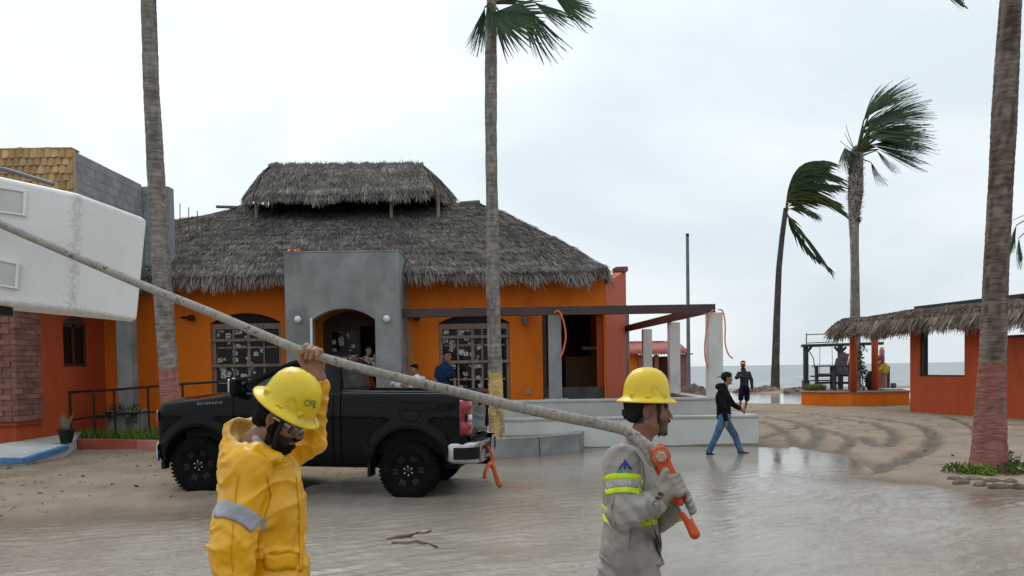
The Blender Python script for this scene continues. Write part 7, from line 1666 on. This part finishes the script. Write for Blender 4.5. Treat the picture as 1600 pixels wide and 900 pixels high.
mb = MB(); b0_ = ha0+Vector((-.002, -.05, .0)); RX = Matrix.Translation(b0_) @ Matrix.Rotation(R(90), 4, 'X'); mb.lathe([(.026, -.002), (.026, .014), (.020, .018), (0, .018)], 6, RX); mb.lathe([(.034, -.006), (.034, -.002), (.02, -.002)], 18, RX); mb.build('bolt', M('worn_steel', (.45, .22, .14), (.5, .36, .28), .4, 12, metal=.6), hk)
sdf('link_plate', [rbox(ha0.lerp(ha1, .10)+Vector((0, .03, 0)), (.085, .010, .042), .010, Rb)], .0045, ORG, cb)
sdf('hook_shank', [cap(ha0.lerp(ha1, .2), ha0.lerp(ha1, .58), .021, .019)], .0045, ORG, cb)
sdf('hook_collar', [cap(ha0.lerp(ha1, .50)+er*-.03, ha0.lerp(ha1, .50)+er*.03, .026)], .0045, M('dark_red_enamel', (.30, .045, .015), (.4, .07, .02), .4, 12), cb)
MB().bar(ha0.lerp(ha1, .56), ha0.lerp(ha1, .80), .02, .030, up=er).build('hook_blade', M('bare_steel', (.5, .5, .49), (.62, .62, .6), .35, 10, metal=.7), cb, bevel=.004)
sdf('hook_tip', [cap(ha0.lerp(ha1, .70)+er*-.012, ha0.lerp(ha1, .97), .013, .022), (cap(ha0.lerp(ha1, .70)+er*.012+Vector((0, .03, 0)), ha0.lerp(ha1, .97), .012, .022), .012)], .0045, ORG, cb, sub=[ell(ha0.lerp(ha1, .82)+Vector((0, -.035, 0)), (.02, .02, .05), frame((0, 0, 0), er, (0, 1, 0)).to_3x3())])
# ------------------------------------------------------------------ bucket of the lift truck
bk = thing('lift_bucket', 'white fibreglass lift bucket tipped over at the left edge', 'bucket', at(120, 520, 4.7))
q = {'lt': at(-140, 245, 4.35), 'mt': at(124, 302, 4.62), 'rt': at(232, 342, 5.25), 'lb': at(-140, 462, 4.30), 'mb': at(114, 488, 4.58), 'rb': at(216, 504, 5.16)}
off = q['rt']-q['mt']
V8 = [q['lt'], q['mt'], q['rt'], q['lt']+off*1.1, q['lb'], q['mb'], q['rb'], q['lb']+off*1.05]
mb = MB(); mb.smooth = True; mb.add(V8, [(0, 1, 5, 4), (1, 2, 6, 5), (2, 3, 7, 6), (0, 3, 2, 1), (4, 5, 6, 7), (3, 0, 4, 7)])
FG = M('fibreglass', (.66, .66, .65), (.74, .74, .73), .42, 3, .12, 60, c3=(.45, .43, .40), s3=45, p3=(.67, .74), spec=.35)
def edge_grime(mat, lines):              # dirt rubbed into the edges of the shell
    nt = mat.node_tree; N = nt.nodes; L = nt.links; b = N['Principled BSDF']; src = b.inputs['Base Color'].links[0].from_socket
    g = N.new('ShaderNodeNewGeometry'); acc = None
    for a_, b_, wd in lines:
        s1 = N.new('ShaderNodeVectorMath'); s1.operation = 'SUBTRACT'; s1.inputs[1].default_value = a_; L.new(g.outputs['Position'], s1.inputs[0])
        cr = N.new('ShaderNodeVectorMath'); cr.operation = 'CROSS_PRODUCT'; cr.inputs[1].default_value = (b_-a_).normalized(); L.new(s1.outputs[0], cr.inputs[0])
        ln = N.new('ShaderNodeVectorMath'); ln.operation = 'LENGTH'; L.new(cr.outputs[0], ln.inputs[0])
        mr = N.new('ShaderNodeMapRange'); mr.inputs['From Min'].default_value = 0; mr.inputs['From Max'].default_value = wd; mr.inputs['To Min'].default_value = .30; mr.inputs['To Max'].default_value = -.10; L.new(ln.outputs['Value'], mr.inputs[0])
        if acc is None: acc = mr.outputs[0]
        else: mx_ = N.new('ShaderNodeMath'); mx_.operation = 'MAXIMUM'; L.new(acc, mx_.inputs[0]); L.new(mr.outputs[0], mx_.inputs[1]); acc = mx_.outputs[0]
    n = N.new('ShaderNodeTexNoise'); n.inputs['Scale'].default_value = 38; n.inputs['Detail'].default_value = 8; n.inputs['Roughness'].default_value = .7; L.new(g.outputs['Position'], n.inputs[0])
    ad = N.new('ShaderNodeMath'); ad.operation = 'ADD'; L.new(acc, ad.inputs[0]); L.new(n.outputs[0], ad.inputs[1])
    rr_ = N.new('ShaderNodeValToRGB'); rr_.color_ramp.elements[0].position = .62; rr_.color_ramp.elements[0].color = (0, 0, 0, 1); rr_.color_ramp.elements[1].position = .82; rr_.color_ramp.elements[1].color = (.42, .42, .42, 1); L.new(ad.outputs[0], rr_.inputs[0])
    x = N.new('ShaderNodeMix'); x.data_type = 'RGBA'; x.inputs[7].default_value = (.27, .25, .22, 1); L.new(rr_.outputs[0], x.inputs[0]); L.new(src, x.inputs[6]); L.new(x.outputs[2], b.inputs['Base Color'])
SHELL = FG.copy(); SHELL.name = 'fibreglass_shell'; edge_grime(SHELL, [(V8[1], V8[5], .10), (V8[5], V8[6], .08), (V8[4], V8[5], .07), (V8[2], V8[6], .07), (V8[1], V8[2], .06)])
o = mb.build('bucket_shell', SHELL, bk); md = o.modifiers.new('b', 'BEVEL'); md.width = .032; md.segments = 4; md.limit_method = 'NONE'; o.modifiers.new('w', 'WEIGHTED_NORMAL')
def onface(x, y, o_=.0):                 # near face of the bucket
    a, b_, c_ = V8[0], V8[1], V8[4]; n_ = (b_-a).cross(c_-a).normalized(); r = ray(x, y); t = (a-Vector((0, 0, CAMZ))).dot(n_)/r.dot(n_); return Vector((0, 0, CAMZ))+r*t-n_*(o_ if n_.y > 0 else -o_)
for poly in ([(-40, 286), (43, 299), (41, 338), (-40, 327)], [(-40, 397), (31, 412), (28, 452), (-40, 440)]):
    a = [onface(x, y, .012) for x, y in poly]; b_ = [onface(x, y, -.06) for x, y in poly]; cA = sum(a, Vector())/4
    mb = MB(); inn_ = [cA+(p-cA)*.86 for p in a]; dp = [p.lerp(q_, .9) for p, q_ in zip([cA+(p-cA)*.82 for p in a], [cA+(p-cA)*.82+Vector((.02, .10, -.02)) for p in a])]
    bk_o = [onface(x, y, -.01) for x, y in poly]
    mb.add(a+inn_+bk_o, [(i, (i+1) % 4, 4+(i+1) % 4, 4+i) for i in range(4)]+[(i, (i+1) % 4, 8+(i+1) % 4, 8+i) for i in range(4)]); st_ = mb.build('step_frame', FG, bk)
    mb = MB(); mb.add([cA+(p-cA)*.85+(a[0]-bk_o[0])*-.25 for p in a], [(0, 1, 2, 3)]); mb.build('step_recess', M('step_grey', (.48, .49, .46), (.56, .57, .54), .6, 8), st_)
lip = [V8[1].lerp(V8[5], f) for f in (0, 1)]
mb = MB(); mb.box(at(-14, 484, 4.55), (.16, .16, .07)); mb.build('mount_bracket', BLACKM, bk, bevel=.01)
mb = MB(); mb.tube([at(-330, 420, 5.6), at(-30, 500, 4.75)], .09, 14); mb.build('boom_arm', FG, bk)
MB().tube([at(-40, 254, 5.9), at(12, 266, 5.9), at(84, 288, 5.9)], .015, 8).build('guide_rod', MATS['grey_pole'], bk)
# ------------------------------------------------------------------ smaller figures
def figure(label, J, cols, h=.013, hat_=None, yaw=0, hair=True, sleeves='long', legs='long', s=1.0, group=None, hoodie=False, pitch=0):
    """J: joint name -> world point"""
    g = {k: Vector(v) for k, v in J.items()}; root = thing('person', label, 'person', g['base'], 0, group)
    HT = head_T(g['head'], pitch, yaw, 0, s*.98); HP, HS = head_prims()
    hd = sdf_raw(HP+[(cap((-.015, 0, -.07), (-.04, 0, -.19), .05, .058), .03)], .008, .02, HS, .006, color=skin_col(cols['skin'], cols.get('beard'), cols['hair'] if hair else None), T=HT)
    body = [cap(g['neck'], g['chest'], .06, .10), cap(g['chest'], g['hip'], .11, .11)]
    for a in 'RL':
        body += [(cap(g['sh'+a], g['el'+a], .042, .036), .02), (cap(g['el'+a], g['wr'+a], .036, .026), .01)]; hd_ = (g['wr'+a]-g['el'+a]).normalized(); w_ = g['wr'+a]
        sd_ = hd_.cross(Vector((0, 1, 0.2))).normalized(); body += [(cap(w_, w_+hd_*.07, .026, .03), .01), (cap(w_+hd_*.02+sd_*.02, w_+hd_*.075+sd_*.045, .012, .010), .008)]
        for i in range(4): q_ = w_+hd_*.075+sd_*(.024-.016*i); body += [(cap(q_, q_+hd_*.04+Vector((.0, .0, -.01)), .010), .004), (cap(q_+hd_*.04+Vector((0, 0, -.01)), q_+hd_*.06+Vector((.0, .012, -.03)), .009, .008), .002)]
        body += [(cap(g['hp'+a], g['kn'+a], .065, .05), .02), (cap(g['kn'+a], g['an'+a], .05, .036), .01), (cap(g['an'+a], g['to'+a], .035, .03), .01)]
    bb = sdf_raw(body, h*.8, .03, color=flat(cols['skin'])); V, Q, c = join([hd, bb]); npobj('body', V, Q, SKIN, root, c, True)
    def cl(nm, prims, colr, k=.03, amp=.006, mat=CLOTH, cut=None, seed=3):
        V, Q, c = sdf_raw(prims, h, k, color=colr if callable(colr) else flat(colr), disp=lambda P: wrinkle(P, 1, seed, (7, 7, 12), amp), cut=cut); return npobj(nm, V, Q, mat, root, c, True)
    t_ = [ell(g['chest'], (.14*s, .18*s, .2*s)), (cap(g['chest'], g['hip'], .135*s, .14*s), .05), (cap(g['shR'], g['shL'], .058*s), .05), (cap(g['neck'], g['chest'], .068*s, .1*s), .05)]
    for a in 'RL':
        if sleeves == 'long': t_ += [(cap(g['sh'+a], g['el'+a], .066*s, .058*s), .04), (cap(g['el'+a], g['wr'+a], .058*s, .044*s), .015)]
        elif sleeves == 'short': t_ += [(cap(g['sh'+a], g['sh'+a].lerp(g['el'+a], .72), .060*s, .062*s), .04)]
    if hoodie: t_ += [(ell(g['neck']+hoodie, (.09, .12, .07)), .03)]
    top = cl('top', t_, cols['top'])
    l_ = [ell(g['hip'], (.135*s, .165*s, .12*s))]
    for a in 'RL':
        if legs == 'long': l_ += [(cap(g['hp'+a], g['kn'+a], .088*s, .066*s), .04), (cap(g['kn'+a], g['an'+a], .064*s, .058*s), .02)]
        else: l_ += [(cap(g['hp'+a], g['hp'+a].lerp(g['kn'+a], .95), .09*s, .088*s), .04)]
    cl('trousers' if legs == 'long' else 'shorts', l_, cols['legs'], seed=8)
    if cols.get('shoes'):
        cl('shoes', [p for a in 'RL' for p in (cap(g['an'+a]+Vector((0, 0, -.01)), g['an'+a]+Vector((0, 0, -.03)), .05), (cap(g['an'+a]+Vector((-.0, 0, -.035)), g['to'+a], .046, .038), .03))], cols['shoes'], amp=.001)
    if hair:
        V, Q, c = sdf_raw([ell((-.026, 0, .04), (.098, .086, .094)), (ell((.03, 0, .085), (.07, .07, .045)), .03)], .008, .02, sub=[(ell((.10, 0, -.03), (.09, .2, .11)), .01), (rbox((.03, 0, -.06), (.05, .2, .085), .02), .01)], color=flat(cols['hair']), T=HT, disp=lambda P: .006*fbm(P*40, 3, 3)); npobj('hair', V, Q, HAIRM, root, c, True)
    if hat_:
        V, Q, c = sdf_raw([ell((-.012, 0, .06), (.112, .092, .085)), (rbox((hat_[1]*.13, 0, .042), (.075, .07, .008), .007, Matrix.Rotation(R(10)*hat_[1], 3, 'Y')), .015)], .007, .02, color=flat(hat_[0]), T=HT, sub=[(rbox((0, 0, -.06), (.2, .2, .09), .01), .005)]); npobj('cap', V, Q, CLOTH, root, c, True)
    return root
def J_(D, **k):
    o = {}
    for n_, v in k.items(): o[n_] = at(v[0], v[1], D+(v[2] if len(v) > 2 else 0))
    return o
D = 16.12
walker = figure('man in black hoodie, jeans and backward cap striding past the terrace wall', dict(base=(4.3, D, .0), **J_(D, head=(1136, 591.5), neck=(1131, 604), chest=(1130, 622), hip=(1131, 650), shR=(1128, 612, -.17), shL=(1133, 612, .17), elR=(1131, 637, -.22), elL=(1144, 631, .2), wrR=(1134, 655, -.2), wrL=(1155, 638, .15), hpR=(1130, 655, -.09), hpL=(1133, 655, .09), knR=(1120, 680, -.08), knL=(1148, 680, .08), anR=(1107.5, 706, -.08), anL=(1157, 705, .08), toR=(1116, 713, -.09), toL=(1170, 710, .08))), dict(skin=(.27, .14, .095), hair=(.015, .012, .012), top=(.010, .010, .013), legs=lambda V: np.array([[.075, .13, .22]])*(1+.5*fbm(V*7, 3, 5)[:, None]), shoes=(.018, .014, .014)), hat_=((.018, .024, .022), -1), hoodie=Vector((-.08, 0, .0)))
D = 30.0; fz_ = at(1160, 641, D).z
figure('hooded man in grey jacket, dark shorts and pale cap walking up from the sea', dict(base=(at(1160, 640, D).x, D, fz_), **J_(D, head=(1161, 569.5), neck=(1162, 578), chest=(1163, 589), hip=(1163, 605), shR=(1155, 583.5, -.05), shL=(1170, 583.5, .05), elR=(1151, 590, -.18), elL=(1174, 593, .0), wrR=(1156, 588, -.32), wrL=(1175, 605, -.05), hpR=(1159, 608), hpL=(1167, 608), knR=(1157.5, 623, -.1), knL=(1167, 624, .05), anR=(1156, 637, -.1), anL=(1164, 639.5, .1), toR=(1155, 640, -.25), toL=(1163, 642, -.05))), dict(skin=(.22, .11, .075), hair=(.02, .02, .02), top=(.035, .042, .048), legs=(.010, .012, .022), beard=((.02, .018, .018), 1, .9)), hat_=((.48, .42, .24), 1), legs='short', yaw=R(-105), s=1.12, hoodie=Vector((0, .07, .02)))
D = 18.25
figure('man in navy T-shirt standing by the stickered window right of the portico', dict(base=(at(694, 600, D).x, D, FL), **J_(D, head=(699, 556.5), neck=(695, 569), chest=(694, 583), hip=(693, 609), shR=(685, 576), shL=(704, 576), elR=(681, 592, -.02), elL=(710, 592, -.02), wrR=(681, 608, -.05), wrL=(711.5, 608, -.05), hpR=(688, 614), hpL=(699, 614), knR=(688, 641), knL=(699, 641), anR=(688, 666), anL=(699, 666), toR=(688, 669, -.18), toL=(701, 669, -.16))), dict(skin=(.26, .13, .085), hair=(.014, .012, .012), top=(.012, .028, .075), legs=(.03, .035, .05), shoes=(.03, .03, .03)), sleeves='short', yaw=R(-50))
text = M('shirt_print', (.10, .16, .24), (.13, .19, .27), .8, 9)
D = 18.2
sit = at(652, 622, D).z
bench = MB().boxp(at(636, 620, D).x, at(670, 620, D).x, D-.15, D+.35, FL, sit-.10); tag(bench.build('concrete_block_seat', CONC, bevel=.02), 'low concrete block seat under the boy in white', 'seat')
figure('boy in white T-shirt sitting hunched beside the portico column', dict(base=(at(650, 622, D).x, D, sit), **J_(D, head=(647.5, 576.5), neck=(651, 588), chest=(653, 600), hip=(656, 619), shR=(645, 592, -.13), shL=(661, 592, .12), elR=(641, 607, -.2), elL=(660, 606, .1), wrR=(634, 603.5, -.22), wrL=(647, 607, .0), hpR=(652, 619, -.08), hpL=(654, 619, .08), knR=(622, 602, -.12), knL=(613, 599, .08), anR=(624, 632, -.12), anL=(611, 632, .08), toR=(614, 636, -.14), toL=(602, 636, .08))), dict(skin=(.30, .15, .10), hair=(.012, .011, .011), top=(.62, .62, .66), legs=(.5, .5, .52), shoes=(.3, .3, .3)), sleeves='short', legs='short', yaw=R(-150), s=.86, pitch=R(12))
D = 19.62
def blouse(V): n_ = fbm(V*22, 2, 5); c = np.tile(np.array((.42, .40, .42)), (len(V), 1)); c[n_ > .05] = (.10, .09, .10); return c
figure('woman in patterned top looking out of the restaurant doorway', dict(base=(at(574, 600, D).x, D, FL+.3), **J_(D, head=(576, 547), neck=(573, 559), chest=(573, 571), hip=(573, 594), shR=(564, 562), shL=(583, 562), elR=(562, 577, -.05), elL=(588, 575, -.08), wrR=(568, 590, -.1), wrL=(586.5, 560, -.17), hpR=(569, 599), hpL=(577, 599), knR=(569, 620), knL=(577, 620), anR=(569, 637), anL=(577, 637), toR=(569, 639, -.14), toL=(578, 639, -.14))), dict(skin=(.36, .19, .13), hair=(.014, .012, .012), top=blouse, legs=(.03, .03, .04), shoes=(.05, .04, .04)), sleeves='short', yaw=R(-40), s=.88)
# ------------------------------------------------------------------ floating leaves in the water
fc = gr(640, 842, .0); fl = thing('floating_leaf', 'brown dead palm leaf floating in the flood water', 'leaf', fc)
BRN = M('dead_leaf', (.06, .034, .028), (.10, .055, .045), .7, 14, .4, 40)
for k, l in enumerate(([(604, 843), (625, 838), (645, 836), (655, 831)], [(612, 848), (635, 848), (652, 846), (665, 849)], [(640, 838), (652, 832), (664, 833), (674, 829)], [(650, 846), (668, 850), (685, 856)])):
    mb = MB(); P = [gr(x, y, .004+.006*math.sin(i*2+k)) for i, (x, y) in enumerate(l)]; wd = (.05, .075, .045, .02)[k]; n = len(P)
    mb.grid([[p+Vector((0, -wd*math.sin(math.pi*(i+.6)/(n+.2)), 0)), p+Vector((0, 0, .012)), p+Vector((0, wd*math.sin(math.pi*(i+.6)/(n+.2)), -.004))] for i, p in enumerate(P)]); mb.build('leaf_blade', BRN, fl, thick=.004)
# ------------------------------------------------------------------ litter on the sand
P, cl = [], []
for i in range(1500):
    if i % 3: x, y = random.uniform(-10.5, -2), random.uniform(9.2, 18.2)
    else: x, y = random.uniform(5.5, 13), random.uniform(13, 27)
    P.append((x, y))
PA = np.array(P); Zg, tmk, dg_ = ground_z(PA[:, 0], PA[:, 1]); ok = dg_ > .15; PA = PA[ok]; Zg = Zg[ok]; n = len(PA); a = rng.random(n)*6.283; L_ = .012+.05*rng.random(n)**3
u = np.stack([np.cos(a), np.sin(a), .25*rng.normal(size=n)], -1)*L_[:, None]; v = np.stack([-np.sin(a), np.cos(a), .3*rng.normal(size=n)], -1)*(L_*(.25+.4*rng.random(n)))[:, None]; c0 = np.stack([PA[:, 0], PA[:, 1], Zg+.012], -1)
V = np.stack([c0-u, c0+v, c0+u, c0-v], 1).reshape(-1, 3); cc = np.array([(.10, .075, .055), (.06, .045, .035), (.2, .16, .12), (.35, .32, .28)])[rng.integers(0, 4, n)]
tag(npobj('litter', V, np.arange(len(V)).reshape(-1, 4), MC('litter', .9, 0), None, np.repeat(cc, 4, 0)), 'scattered leaf litter and shell bits on the wet sand', 'litter', kind='stuff')
